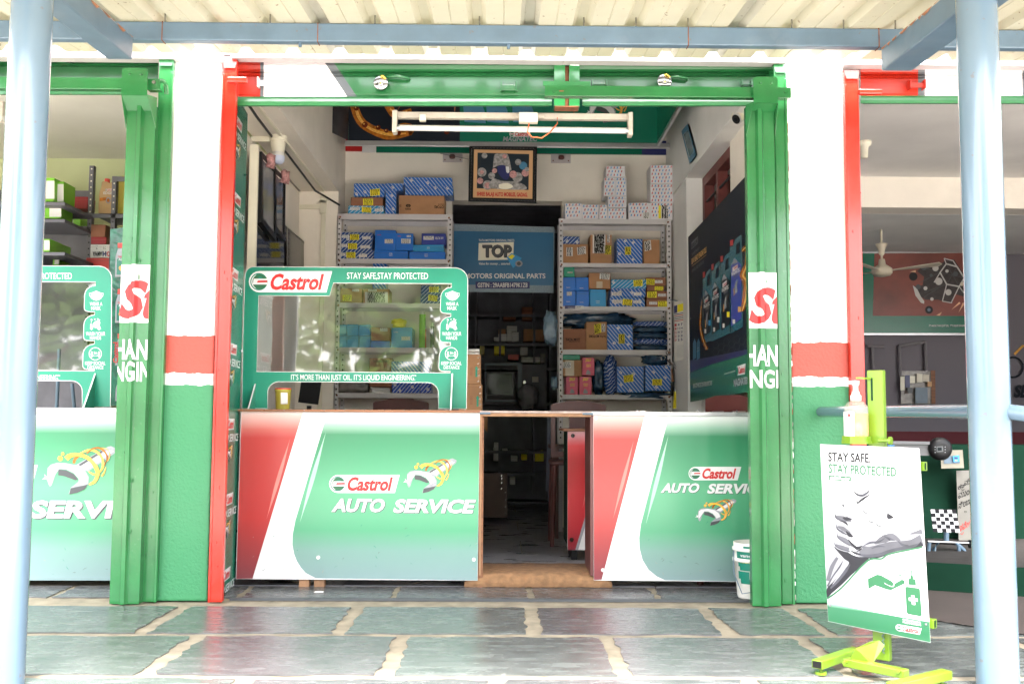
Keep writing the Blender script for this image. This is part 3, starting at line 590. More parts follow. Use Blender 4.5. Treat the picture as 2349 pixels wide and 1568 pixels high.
# painted panel on the parked posts: white field, red letters, white words (hand-painted remains of a slogan)
def post_paint(t, xl, xr, a, b, um, v0, vs0, vs1, v1, rows, dx=0):
    z = lambda v: Z_(v, 5.22, um)
    pr = [(xl, 5.2185), (a - .006, 5.2185), (a + .004, 5.1985), (b - .012, 5.1985), (b + .002, 5.2185), (xr, 5.2185)]
    def fold(x, off): # x in metres -> depth on the pressed profile
        for i in range(len(pr) - 1):
            if pr[i][0] <= x <= pr[i + 1][0]:
                k = (x - pr[i][0]) / max(1e-6, pr[i + 1][0] - pr[i][0]); return pr[i][1] + k * (pr[i + 1][1] - pr[i][1]) - off
        return 5.2185 - off
    n = len(pr); vsx = [(x, y, zz) for zz in (z(v1), z(v0)) for x, y in pr]
    part('white_field', MB().add(vsx, [(i, i + 1, n + i + 1, n + i) for i in range(n - 1)], 'print_white'), t)
    W = xr - xl
    def clipw(pts_, m, off, mb):   # cut into fine strips clipped to the post width
        pass
    return fold, z
def painted_word(t, word, xs, xe, z0, z1, xl, xr, fold, m, slant=0, bold=.03, off=.0012):
    vs, fs, w_ = glyphs(word, bold); H = z1 - z0
    mb = MB(); vv = []; me_ = bpy.data.meshes.new('tmp'); me_.from_pydata([(x / w_ * (xe - xs) + xs + slant * y * H, 0, z0 + y * H) for x, y in vs], [], fs)
    import bmesh
    bm = bmesh.new(); bm.from_mesh(me_)
    for xc, nrm in ((xl, (-1, 0, 0)), (xr, (1, 0, 0))):
        bmesh.ops.bisect_plane(bm, geom=bm.verts[:] + bm.edges[:] + bm.faces[:], plane_co=(xc, 0, 0), plane_no=nrm, clear_outer=True)
    for k in range(1, 14): bmesh.ops.bisect_plane(bm, geom=bm.verts[:] + bm.edges[:] + bm.faces[:], plane_co=(xl + (xr - xl) * k / 14, 0, 0), plane_no=(1, 0, 0))
    for xc in FOLDX: bmesh.ops.bisect_plane(bm, geom=bm.verts[:] + bm.edges[:] + bm.faces[:], plane_co=(xc, 0, 0), plane_no=(1, 0, 0))
    bm.verts.ensure_lookup_table()
    vv = [(v.co.x, fold(v.co.x, off), v.co.z) for v in bm.verts]; ff = [[v.index for v in f_.verts] for f_ in bm.faces]
    bm.free(); bpy.data.meshes.remove(me_)
    if ff: part('lettering', MB().add(vv, ff, m), t)
for (t, xl, xr, a, b, um, v0, v1, vS, vSb, vH, vHb, vN, vNb, dx) in ((pl, lxl, lxr, la, lb, 310, 607, 740, 648, 726, 780, 823, 831, 873, -.002), (pr_, rxl, rxr, ra, rb, 1752, 625, 753, 664, 738, 793, 838, 850, 888, 0)):
    fold, z = post_paint(t, xl, xr, a, b, um, v0, 0, 0, v1, 0); FOLDX = [a - .006, a + .004, b - .012, b + .002]
    W = xr - xl; sh_ = .0 if dx else .006
    painted_word(t, 'S', xl - .01 + sh_, xl + W * .72, z(vSb), z(vS), xl, xr, fold, 'print_red', .25, .035, .0022)
    painted_word(t, 't', xl + W * .66, xl + W * 1.15, z(vSb), z(vS - 8), xl, xr, fold, 'print_red', .25, .035, .0022)
    painted_word(t, 'HAN', xl - W * .12, xr, z(vHb), z(vH), xl, xr, fold, 'print_white', 0, .025)
    painted_word(t, 'NGIN' if dx else 'NGI', xl - (W * .12 if dx else 0), xr + (W * .12 if dx else .004), z(vNb), z(vN), xl, xr, fold, 'print_white', 0, .025)
# fixed jambs
def jamb(u0, u1, vt, mats_, label, y=5.27, um=0, lug=None):
    x0, x1 = X_(u0, y), X_(u1, y); zt = Z_(vt, y, (u0 + u1) / 2)
    t = thing('shutter_jamb', label, 'jamb', ((x0 + x1) / 2, y, 0), 'steel shutter jambs')
    part('channel', MB().box(x0, x1, y, 5.31 if mats_ == 'red_enamel' else 5.40, 0, zt, mats_), t, bev=.006)
    part('lip', MB().box(x0 + .0, x0 + .012, y - .006, y, 0, zt - .08, mats_) if mats_ == 'red_enamel' else MB().box(x1 - .014, x1, y - .007, y, 0, zt - .08, mats_), t, bev=.003)
    part('cap', MB().add([(x0 - .002, y - .002, zt), (x1 + .002, y - .002, zt), (x1 - .006, y - .012, zt - .05), (x0 + .008, y - .012, zt - .05), (x0 - .002, 5.31, zt), (x1 + .002, 5.31, zt)], [(0, 1, 2, 3), (0, 1, 5, 4)], mats_), t)
    for k in range(14): part('paint_drip', MB().blob((random.choice((x1 - .004, x0 + .006, random.uniform(x0, x1))), y - .002, random.uniform(.1, 2.2)), (.0025, .003, random.uniform(.004, .01)), mats_, amp=.2, n=6, k=5), t)
    return t
j1 = jamb(337, 372, 132, 'green_enamel', 'Green steel jamb on the side-shop edge of the pillar'); j2 = jamb(1787, 1817, 148, 'green_enamel', 'Green steel jamb on the middle-shop edge of the pillar behind the stand')
j3 = jamb(489, 521, 137, 'red_enamel', 'Red steel jamb beside the narrow printed strip of the middle shop'); j4 = jamb(1953, 1987, 162, 'red_enamel', 'Red steel jamb of the workshop, behind the pump bottle')
for t, u0, u1, v0, v1 in ((j3, 522, 568, 178, 192), (j4, 1968, 2022, 206, 219)):
    a = P(u0, v0, 5.262); b = P(u1, v1, 5.262); part('latch_tongue', MB().box(a.x, b.x, 5.24, 5.268, b.z, a.z, 'red_enamel'), t, bev=.008)
# sealant and plaster crumbs between jamb and pillar
mb = MB()
for xx in (PL[0], PR[0]):
    for k in range(60): z = .05 + k * .045 + random.uniform(-.02, .02); mb.blob((xx + .001, 5.2985, z), (random.uniform(.002, .005), .002, random.uniform(.01, .026)), random.choice(('rust', 'plinth', 'white_paint')), k, .4, 3, 6, 5)
one('sealant', mb, kind='stuff')
# ================================================================== PRINTED LOGOS
def logo(mb, f, u, v, w_, off=0.0, txt='print_red', lean=0.0):
    h = w_ / 3.92; g = lambda a, b, o=0.0: f(u + a * w_ / 635, v + b * w_ / 635 + lean * a * w_ / 635, o); r = 80
    mb.poly(g, arc(82, 81, 81, 81, 90, 270, 10) + [(635, 0), (591, 162)], 'print_white', off)
    d = .0008
    mb.circ(g, 78, 81, 66, 'sign_green', off + d, 24); mb.poly(g, arc(78, 81, 58, 58, 120, 240, 8) + arc(78 + 20, 81, 66, 66, 235, 125, 8), 'print_white', off + 2 * d)
    mb.circ(g, 84, 81, 56, 'print_mint', off + 3 * d, 24); mb.circ(g, 88, 62, 20, 'sign_green', off + 4 * d, 12)
    mb.poly(g, [(38, 58), (142, 58), (140, 102), (30, 102)], 'print_white', off + 5 * d); mb.poly(g, [(70, 72), (142, 70), (140, 86), (62, 88)], txt, off + 6 * d)
    mb.text(g, 'Castrol', (155, 26, 548, 137), txt, off + 2 * d, .22, .035)
def wrench(mb, f, u, v, s, off=0.0):
    k = s / 975; g = lambda a, b, o=0.0: f(u + (a - 1040) * k, v + (b - 215) * k, o); d = .0008
    S = lambda pts, ws, m, o: mb.stroke(g, smooth(pts), wid(ws, len(smooth(pts))), m, o)
    S([(1450, 450), (1470, 390), (1560, 310)], [30, 40, 25], 'amber', off)
    S([(1640, 550), (1700, 590), (1760, 600)], [10, 26, 20], 'print_gold', off)
    mb.poly(g, [(1480, 470), (1895, 232), (1940, 222), (2012, 258), (2005, 300), (1985, 318), (1640, 555), (1560, 530)], 'print_silver', off + d)
    mb.poly(g, [(1530, 495), (1900, 275), (1975, 290), (1640, 520)], 'print_white', off + 2 * d); mb.poly(g, [(1515, 465), (1535, 485), (1860, 280), (1845, 265)], 'print_grey', off + 3 * d)
    mb.poly(g, [(1100, 590), (1105, 510), (1150, 465), (1240, 440), (1340, 445), (1450, 465), (1520, 470), (1600, 540), (1650, 630), (1640, 720), (1590, 790), (1500, 835), (1390, 858), (1385, 840), (1410, 770), (1510, 690), (1515, 650), (1450, 580), (1350, 530), (1260, 525), (1210, 600), (1160, 740), (1135, 757), (1115, 720), (1095, 650)], 'print_silver', off + 2 * d)
    mb.poly(g, [(1115, 600), (1125, 520), (1180, 475), (1340, 460), (1500, 490), (1600, 570), (1630, 650), (1540, 690), (1510, 640), (1450, 570), (1350, 522), (1255, 515), (1190, 600), (1130, 690)], 'print_white', off + 3 * d)
    mb.poly(g, [(1250, 530), (1350, 540), (1450, 592), (1505, 660), (1470, 672), (1330, 620), (1245, 605)], 'print_grey', off + 4 * d)
    mb.poly(g, [(1410, 775), (1600, 735), (1635, 725), (1590, 790), (1500, 833), (1390, 857)], 'print_grey', off + 4 * d)
    for pts, ws, m in (([(1350, 390), (1400, 350), (1500, 335), (1620, 370), (1700, 440), (1755, 530), (1760, 610), (1720, 690), (1650, 728)], [70, 60, 42, 48, 50, 55, 50, 44, 22], 'print_gold'), ([(1530, 320), (1650, 275), (1745, 295), (1815, 370), (1835, 480), (1790, 570)], [14, 30, 34, 36, 32, 14], 'print_gold'),
                       ([(1620, 320), (1700, 258), (1790, 250), (1865, 310), (1890, 390), (1850, 480)], [12, 20, 22, 24, 22, 10], 'amber'), ([(1760, 250), (1850, 250), (1910, 290), (1920, 360), (1895, 420)], [6, 10, 12, 12, 6], 'print_gold'), ([(1870, 500), (1850, 570), (1815, 620)], [8, 20, 26], 'print_gold')):
        S(pts, ws, m, off + 5 * d)
    S([(1380, 370), (1500, 350), (1610, 385), (1690, 460), (1735, 540)], [14, 10, 8, 12, 8], 'label_yellow', off + 6 * d)
    mb.circ(g, 1272, 385, 34, 'print_gold', off + 3 * d, 12); mb.circ(g, 1305, 325, 22, 'print_gold', off + 3 * d, 10); mb.circ(g, 1275, 378, 14, 'label_yellow', off + 4 * d, 8)
    mb.poly(g, [(1035, 660), (1075, 630), (1065, 590), (1090, 620), (1130, 610), (1105, 640), (1120, 680), (1085, 655)], 'print_white', off + 5 * d)
def smooth(pts, n=5):
    out = []
    for i in range(len(pts) - 1):
        p0 = pts[max(0, i - 1)]; p1 = pts[i]; p2 = pts[i + 1]; p3 = pts[min(len(pts) - 1, i + 2)]
        for k in range(n):
            t = k / n; out.append(tuple(.5 * ((2 * p1[j]) + (-p0[j] + p2[j]) * t + (2 * p0[j] - 5 * p1[j] + 4 * p2[j] - p3[j]) * t * t + (-p0[j] + 3 * p1[j] - 3 * p2[j] + p3[j]) * t ** 3) for j in (0, 1)))
    return out + [pts[-1]]
def wid(ws, n): return [ws[min(len(ws) - 2, int(i / (n - 1) * (len(ws) - 1)))] * (1 - (i / (n - 1) * (len(ws) - 1)) % 1) + ws[min(len(ws) - 1, int(i / (n - 1) * (len(ws) - 1)) + 1)] * ((i / (n - 1) * (len(ws) - 1)) % 1) if i < n - 1 else ws[-1] for i in range(n)]
def lettering(t, f, s, r, m, off=.0012, **k): return part('lettering', MB().text(f, s, r, m, off, **k), t)
# ------------------------------------------------------------------ narrow printed strip on the door reveal
pa = P(525, 800, 5.43); pb = P(554, 800, 5.80); sv = Vector((pb.x - pa.x, pb.y - pa.y, 0)); Ls = sv.length; sv.normalize()
zt, zb = P(555, 240, 5.62).z, .03
st = thing('printed_strip', 'Narrow green printed strip of repeated logos and wrenches on the reveal behind the red jamb', 'sign strip', (pa.x, pa.y, zb))
f = wp((pa.x, pa.y, 0), sv, (0, 0, 1), (1, -.1, 0))
mb = MB().slab(f, [(0, zb), (Ls, zb), (Ls, zt), (0, zt)], .006, 'banner_green'); part('panel', mb, st)
fm = lambda a, b, o=0.0: f(a, -b, o)
for i in range(7):
    z = Z_(282 + i * 171.5, 5.55, 540) + .02; mb = MB(); logo(mb, fm, -.01 if i % 2 else -.03, -z, .24, .001); part('logo', mb, st)
    part('lettering', MB().text(fm, 'O SERVICE', (.0, -z + .085, .33, -z + .125), 'print_white', .001, .2, .02), st)
    mb = MB(); wrench(mb, fm, .02, -z + .14, .15, .001); part('wrench_picture', mb, st)
for v in (385, 800, 1225): c = f(Ls - .03, Z_(v, 5.6, 540), .002); part('screw', MB().cyl(c, c + Vector((.006, -.002, 0)), .007, 'chrome', 10), st)
# ------------------------------------------------------------------ COUNTERS
YC = 5.75; fc = FY(YC); ZT = Z_(941, YC, 1100); ZBm = Z_(1331, YC, 1100)
zc = lambda v: Z_(v, YC, 850)
gm = mat('counter_green', (0, .4, .2), .3, .03, coat=.3)
ramp_z(gm, [(zc(1331), (.19, .275, .28)), (zc(1262), (.155, .285, .245)), (zc(1215), (.062, .29, .15)), (zc(1120), (.082, .345, .18)), (zc(1020), (.035, .225, .105)), (zc(996), (.032, .2, .095)), (zc(976), (.25, .42, .32)), (zc(955), (.62, .67, .64)), (zc(941), (.72, .74, .73))])
rm = mat('counter_red', (.7, .05, .05), .3, .03, coat=.3)
ramp_z(rm, [(zc(1331), (0.176, 0.040, 0.048)), (zc(1270), (0.264, 0.031, 0.035)), (zc(1190), (0.396, 0.026, 0.025)), (zc(1005), (0.405, 0.035, 0.031)), (zc(985), (0.484, 0.114, 0.097)), (zc(955), (0.634, 0.396, 0.352)), (zc(941), (0.704, 0.581, 0.546))])
mat('streak_red', (.7, .2, .17), .3); mat('streak_green', (.35, .6, .45), .3)
def counter_front(t, f, board, red, green, streaks, x_clip=None):
    part('front_board', MB().slab(f, board, .012, 'print_white', em='board_edge'), t)
    if red: part('red_print', MB().poly(f, red, rm, .0008), t)
    if green: part('green_print', MB().poly(f, green, gm, .0008), t)
    for (a, b, w_, m) in streaks:
        for j, (q, mm) in enumerate(((1, .0016),)):
            n = 12; pts = []; d = (b[0] - a[0], b[1] - a[1]); l = math.hypot(*d); nx, ny = -d[1] / l, d[0] / l
            L_ = [(a[0] + d[0] * i / n + nx * w_ * math.sin(math.pi * i / n) ** 1.5, a[1] + d[1] * i / n + ny * w_ * math.sin(math.pi * i / n) ** 1.5) for i in range(n + 1)]
            Rr = [(a[0] + d[0] * i / n - nx * w_ * math.sin(math.pi * i / n) ** 1.5, a[1] + d[1] * i / n - ny * w_ * math.sin(math.pi * i / n) ** 1.5) for i in range(n, -1, -1)]
            part('printed_streak', MB().poly(f, L_ + Rr[1:-1], m, mm), t)
q6 = zm(960, 1700, .4463)
def body(t, u0, u1, depth, m='dark_wood', feet=(), fm_='raw_wood', z1=None):
    x0, x1 = X_(u0, YC), X_(u1, YC); z1 = z1 or ZT - .02
    part('carcass', MB().box(x0 + .01, x1 - .01, YC + .013, YC + depth, ZBm + .02, z1 - .01, m), t)
    for u, w_, zz in feet:
        xa = X_(u, YC + .03, 1340); part('foot_block', MB().box(xa, xa + w_, YC + .02, YC + .08, -.004, ZBm + .02, fm_), t, bev=.003)
    for u in (u0 + 6, u1 - 20): xa = X_(u, YC + depth, 1300); part('foot_block', MB().box(xa, xa + .06, YC + depth - .07, YC + depth - .01, -.004, ZBm + .02, fm_), t)
x0 = X_(545, YC)
c1 = thing('counter', 'Long red, white and green printed counter with the clear screen on top', 'counter', (X_(820, YC), YC, 0), 'printed shop counters')
body(c1, 556, 1099, .36, feet=((686, .058, 0), (721, .058, 0), (1074, .05, 0)))
bd = [(553, 943), (1101, 946), (1095.5, 1330.5), (541, 1327)]
red = [(554, 944), (695, 944.5), q6(527, 0), q6(112, 1372), (542, 1326.5)]
gr = [q6(780, -120), (1100.5, 946.5), (1095, 1330), q6(680, 1369), q6(590, 1322), q6(548, 1275), q6(510, 1215), q6(485, 1150), q6(470, 1070), q6(472, 980), q6(497, 850), q6(750, 0)]
counter_front(c1, fc, bd, red, gr, [(q6(452, 110), q6(238, 840), 4.2, 'streak_red'), (q6(770, 60), q6(537, 870), 4.8, 'streak_green')])
mb = MB(); logo(mb, fc, *q6(797, 443), 635 * .4463 / 1.7437, .0016); part('logo', mb, c1)
mb = MB(); wrench(mb, fc, *q6(1465, 292), 478 * .4463 / 1.7437, .0016); part('wrench_picture', mb, c1)
for s, r in (('AUTO', (820, 662, 1282, 768)), ('SERVICE', (1370, 668, 2084, 776))):
    a = q6(r[0], r[1]); b = q6(r[2], r[3]); lettering(c1, fc, s, (a[0] + 1.6, a[1] + 1.4, b[0] + 1.6, b[1] + 1.4), 'print_grey', .0016, slant=.28, bold=.045, tilt=.006)
    lettering(c1, fc, s, (*a, *b), 'print_white', .0026, slant=.28, bold=.04, tilt=.006)
for z_ in (q6(702, 1182), q6(2096, 1201)): c = fc(*z_, .001); part('screw_cap', MB().cyl(c, c - Vector((0, .006, 0)), .0105, 'board_edge', 16), c1)
part('side_panel', MB().box(X_(1101, YC), X_(1101, YC) + .012, YC + .0, YC + .36, ZBm + .03, ZT - .02, 'raw_wood'), c1)
part('side_post', MB().box(X_(1098, YC + .02), X_(1098, YC + .02) + .03, YC + .015, YC + .07, .0, ZT - .02, 'wood'), c1)
mb = MB()
part('counter_top', MB().box(X_(541, YC), X_(1103, YC), YC - .012, YC + .40, ZT - .012, ZT, 'wood'), c1, bev=.003)
part('edge_strip', MB().box(X_(553, YC), X_(1098, YC), YC - .018, YC - .012, ZT - .014, ZT + .001, 'wood'), c1, bev=.002)
for k in range(12): c = P(560 + k * 46, 940, YC - .019); part('nail_head', MB().cyl(c, c - Vector((0, .002, 0)), .003, 'chrome', 6), c1)
# flap between the counters
fl = thing('counter_flap', 'Worn plank flap bridging the walkway between the two middle counters', 'counter flap', (X_(1225, YC), YC, ZT))
xa, xb = X_(1105, YC), X_(1356, YC)
part('plank', MB().box(xa, xb, YC - .01, YC + .34, ZT - .034, ZT - .014, 'raw_wood'), fl, bev=.004)
part('metal_edge', MB().box(xa - .01, xb + .004, YC - .014, YC + .345, ZT - .014, ZT - .001, mat('flap_edge', (.33, .25, .22), .5, .3, 20)), fl, bev=.002)
for x in (xa + .02, xb - .02): part('hinge', MB().cyl((x - .03, YC - .014, ZT - .016), (x + .03, YC - .014, ZT - .016), .006, 'steel_blue', 8), fl)
# right-hand middle counter
c2 = thing('counter', 'Short middle counter printed red, white and green, with the white bucket in front of it', 'counter', (X_(1540, YC), YC, 0), 'printed shop counters')
XR2 = 1.55; ue = 1149 + 1.55 * 2284 / 5.75
body(c2, 1362, ue, .36, feet=((1376, .05, 0), (1700, .05, 0)), fm_='maroon')
q3c = zm(1800, 1700, .6595); qd4 = zm(2600, 1700, .6595)
bd = [(1361, 947), (ue, 950), (ue, 1334), (1362, 1330)]
red = [(1361.5, 947.5), q3c(1188, -90), q3c(1165, 0), q3c(920, 935), (1362.5, 1329.5)]
gr = [q3c(1330, -82), (ue - .5, 950.5), (ue - .5, 1333), q3c(1305, 938), q3c(1255, 915), q3c(1205, 875), q3c(1168, 815), q3c(1150, 745), q3c(1148, 680), q3c(1158, 600), q3c(1313, 0)]
counter_front(c2, fc, bd, red, gr, [(q3c(1115, 90), q3c(988, 570), 3.8, 'streak_red'), (q3c(1325, 60), q3c(1188, 600), 4.6, 'streak_green')])
mb = MB(); logo(mb, fc, *qd4(233, 251), 321 * .6595 / 1.7437, .0016); part('logo', mb, c2)
mb = MB(); wrench(mb, fc, *qd4(275, 443), 250 * .6595 / 1.7437, .0016); part('wrench_picture', mb, c2)
for s, r in (('AUTO', (66, 354, 292, 405)), ('SERVICE', (345, 357, 700, 410))):
    a = qd4(r[0], r[1]); b = qd4(r[2], r[3]); lettering(c2, fc, s, (a[0] + 1.2, a[1] + 1.1, b[0] + 1.2, b[1] + 1.1), 'print_grey', .0016, slant=.28, bold=.045)
    lettering(c2, fc, s, (*a, *b), 'print_white', .0026, slant=.28, bold=.04)
c = fc(*q3c(927, 876), .001); part('screw_cap', MB().cyl(c, c - Vector((0, .006, 0)), .0105, 'board_edge', 16), c2)
c = fc(*q3c(1060 * .58 + 270, -45), .001); part('screw_cap', MB().cyl(c, c - Vector((0, .003, 0)), .012, 'board_edge', 16), c2)
part('side_panel', MB().box(X_(1354, YC), X_(1361, YC), YC + .0, YC + .36, ZBm + .03, ZT - .02, 'maroon'), c2)
part('metal_top', MB().box(X_(1354, YC), 1.55, YC - .014, YC + .40, ZT - .024, ZT - .001, 'aluminium'), c2, bev=.003)
for u in (1462, 1600, 1690): c = P(u, 943, YC - .015); part('rivet', MB().cyl(c, c - Vector((0, .002, 0)), .006, 'chrome', 8), c2)
# side-shop counter
c3 = thing('counter', 'Side shop counter behind the pole, white top edge and a large spanner picture', 'counter', (X_(100, YC), YC, 0), 'printed shop counters')
u0_ = 1149 - 3.6 * 2284 / 5.75; body(c3, u0_, 335, .36, feet=((-60, .05, 0),))
part('front_board', MB().slab(fc, [(u0_, 943), (335, 945), (335, 1331), (u0_, 1327)], .012, 'print_white', em='board_edge'), c3)
part('green_print', MB().poly(fc, [(-40, 945.5), (334, 945.5), (334, 1330.5), (-40, 1330)], gm, .0008), c3)
q1c = zm(0, 1700, .6595)
mb = MB(); wrench(mb, fc, *q1c(258, 122), 450 * .6595 / 1.7437, .0016); part('wrench_picture', mb, c3)
a = q1c(180, 462); b = q1c(930, 557)
lettering(c3, fc, 'SERVICE', (a[0] + 2.6, a[1] + 2.6, b[0] + 2.6, b[1] + 2.6), 'print_grey', .0016, slant=.22, bold=.045); lettering(c3, fc, 'SERVICE', (*a, *b), 'print_white', .0026, slant=.22, bold=.04)
mb = MB(); logo(mb, fc, *q1c(-620, 240), 321 , .0016); part('logo', mb, c3)
part('counter_top', MB().box(X_(u0_, YC), X_(335, YC), YC - .012, YC + .40, ZT - .026, ZT + .002, 'board_edge'), c3, bev=.003)
# ------------------------------------------------------------------ CLEAR SCREENS
q2 = zm(900, 900, .574)
YS = 5.93
def screen(du, label, fins, texts=True, dz=0, full=True):
    s = YC / YC; T = lambda pts: [(q2(a, b)[0] + du, q2(a, b)[1] + dz) for a, b in pts]
    f = FY(YS)
    t = thing('counter_screen', label, 'screen', f(816 + du, 937 + dz), 'clear counter screens')
    outer = T([(118, 1276), (125, 800), (138, 380)] + arc(200, 348, 58, 58, 190, 270, 5) + [(1600, 298)] + arc(1600, 385, 92, 88, -90, 0, 6) + [(1690, 800), (1682, 1278), (1487, 1277), (1487, 1170)] + arc(1410, 1168, 77, 72, 0, -90, 6)[1:] + [(900, 1093), (375, 1090)] + arc(375, 1165, 77, 75, -90, -180, 6) + [(297, 1277)])
    hole = T([(235, 490), (728, 493), (755, 403), (1580, 408), (1578, 432)] + arc(1578, 500, 74, 66, -90, -180, 5) + [(1500, 590)] + arc(1528, 588, 28, 26, 180, 90, 4) + [(1575, 617), (1573, 635)] + arc(1570, 708, 72, 70, -90, -180, 5) + [(1496, 790)] + arc(1524, 790, 28, 26, 180, 90, 4) + [(1573, 818), (1571, 838)] + arc(1566, 915, 74, 74, -90, -180, 5) + [(1490, 990)] + arc(1518, 990, 28, 26, 180, 90, 4) + [(1573, 1018), (1571, 1028), (220, 1020)])
    part('green_frame', MB().slab(f, outer, .005, 'screen_green', 0, [hole], em='board_edge'), t)
    a = T([(225, 402), (1600, 402), (1600, 1034), (210, 1030)]); part('acrylic_sheet', MB().poly(f, a, 'acrylic', -.008), t)
    # raised white border of the cut edges
    for lp in (hole, outer): part('cut_edge', MB().stroke(f, lp, 1.3, 'board_edge', .0008, closed=True), t)
    for zx in fins:
        uu = q2(zx, 0)[0] + du; x = X_(uu, YS); zA = P(uu, 880 if zx < 300 else 856, YS).z; zB = ZT + .003
        part('support_fin', MB().box(x - .0025, x + .0025, YS - .0, YS, zB, zA, 'screen_green').add([(x - .0025, YS, zA), (x - .0025, YS, zB), (x - .0025, YS - .15, zB), (x + .0025, YS, zA), (x + .0025, YS, zB), (x + .0025, YS - .15, zB)], [(0, 1, 2), (3, 4, 5)], 'screen_green').add([(x - .004, YS, zA), (x + .004, YS, zA), (x + .004, YS - .15, zB), (x - .004, YS - .15, zB)], [(0, 1, 2, 3)], 'board_edge'), t)
    if full:
        mb = MB(); a = q2(165, 320); logo(mb, f, a[0] + du, a[1], 582 * .574 / 1.7437, .0012, lean=.002); part('logo', mb, t)
    rows = [('STAY SAFE,STAY PROTECTED', (850, 331, 1415, 374), .004, .004), ('IT’S MORE THAN JUST OIL. IT’S LIQUID ENGINEERING.', (460, 1040, 1325, 1077), .004, .004), ('TM', (1316, 1043, 1332, 1052), .02, 0),
            ('WEAR A', (1540, 537, 1627, 561), .008, 0), ('MASK', (1549, 568, 1616, 591), .008, 0), ('WASH YOUR', (1513, 744, 1647, 769), .008, 0), ('HANDS', (1541, 774, 1618, 797), .008, 0), ('KEEP SOCIAL', (1507, 950, 1648, 973), .008, 0), ('DISTANCE', (1524, 980, 1634, 1002), .008, 0)]
    for s_, r, b_, ti in rows:
        if not full and r[2] < 1400 and s_[:2] not in ('ST', 'IT', 'TM'): continue
        a = q2(r[0], r[1]); b = q2(r[2], r[3]); lettering(t, f, s_, (a[0] + du, a[1], b[0] + du, b[1]), 'print_white', .0012, bold=b_, tilt=ti)
    # pictograms: mask, washing hands, two metres apart
    g = lambda a, b, o=0.0: f(q2(a, b)[0] + du, q2(a, b)[1], o)
    mb = MB(); mb.poly(g, [(1548, 472), (1565, 466), (1585, 458), (1605, 467), (1622, 473), (1622, 508), (1605, 520), (1585, 526), (1565, 520), (1548, 508)], 'print_white', .0012)
    for s_ in (-1, 1): mb.stroke(g, [(1585 + s_ * 37, 474), (1585 + s_ * 48, 474), (1585 + s_ * 46, 492), (1585 + s_ * 37, 503)], 3.5, 'print_white', .0012)
    for k in (478, 490, 502): mb.stroke(g, [(1563, k), (1585, k + 5), (1607, k)], 2.2, 'screen_green', .002)
    part('mask_symbol', mb, t)
    mb = MB(); mb.poly(g, [(1560, 690), (1575, 672), (1600, 662), (1612, 676), (1608, 700), (1618, 722), (1604, 732), (1588, 716), (1566, 712)], 'print_white', .0012); mb.poly(g, [(1542, 722), (1544, 690), (1550, 684), (1556, 700), (1562, 718), (1552, 732)], 'print_white', .0013)
    for (a, b, r) in ((1552, 660, 6), (1575, 656, 4), (1595, 654, 5), (1608, 660, 3.5), (1550, 676, 3)): mb.circ(g, a, b, r, 'print_white', .0012, 10)
    for k in range(3): mb.stroke(g, [(1572 + 9 * k, 690), (1588 + 8 * k, 708)], 2, 'screen_green', .002)
    part('handwash_symbol', mb, t)
    mb = MB(); mb.stroke(g, [(1578 + 43 * math.cos(i * math.pi / 16), 896 + 43 * math.sin(i * math.pi / 16)) for i in range(32)], 4, 'print_white', .0012, closed=True)
    for xx in (1553, 1604): mb.circ(g, xx, 884, 5, 'print_white', .0012, 10); mb.poly(g, [(xx - 7, 892), (xx + 7, 892), (xx + 6, 908), (xx + 3, 920), (xx - 3, 920), (xx - 6, 908)], 'print_white', .0012)
    mb.stroke(g, [(1564, 910), (1593, 910)], 2.2, 'print_white', .0012)
    for s_ in (-1, 1): mb.poly(g, [(1578.5 + s_ * 18, 910), (1578.5 + s_ * 11, 905), (1578.5 + s_ * 11, 915)], 'print_white', .0013)
    mb.text(g, '2m', (1567, 882, 1591, 896), 'print_white', .0012, bold=.03); part('distance_symbol', mb, t)
    return t
screen(0, 'Green-framed clear screen on the middle counter under the hanging bulb', (205, 1581))
screen(-817, 'Green-framed clear screen on the side shop counter, mostly behind the pole', (1565,), dz=-4)

# scuffs and small splashes on the printed fronts
random.seed(77)
for t_, (ua, ub, va, vb), n_ in ((c1, (570, 1090, 1180, 1320), 26), (c2, (1370, 1710, 1190, 1320), 16), (c3, (70, 250, 1200, 1320), 10)):
    mb = MB()
    for _ in range(n_):
        u, v = random.uniform(ua, ub), random.triangular(va, vb, vb); l = random.uniform(3, 12); d_ = random.uniform(-1.2, 1.2); c_0 = random.uniform(-2, 2)
        mb.stroke(fc, [(u, v), (u + l * .5 * math.cos(d_), v - l * .5 * math.sin(d_) + c_0), (u + l * math.cos(d_), v - l * math.sin(d_))], [.2, random.uniform(.5, 1.3), .2], random.choice(('print_grey', 'plinth', 'sign_green')), .0034)
    part('scuff_marks', mb, t_, kind='stuff')
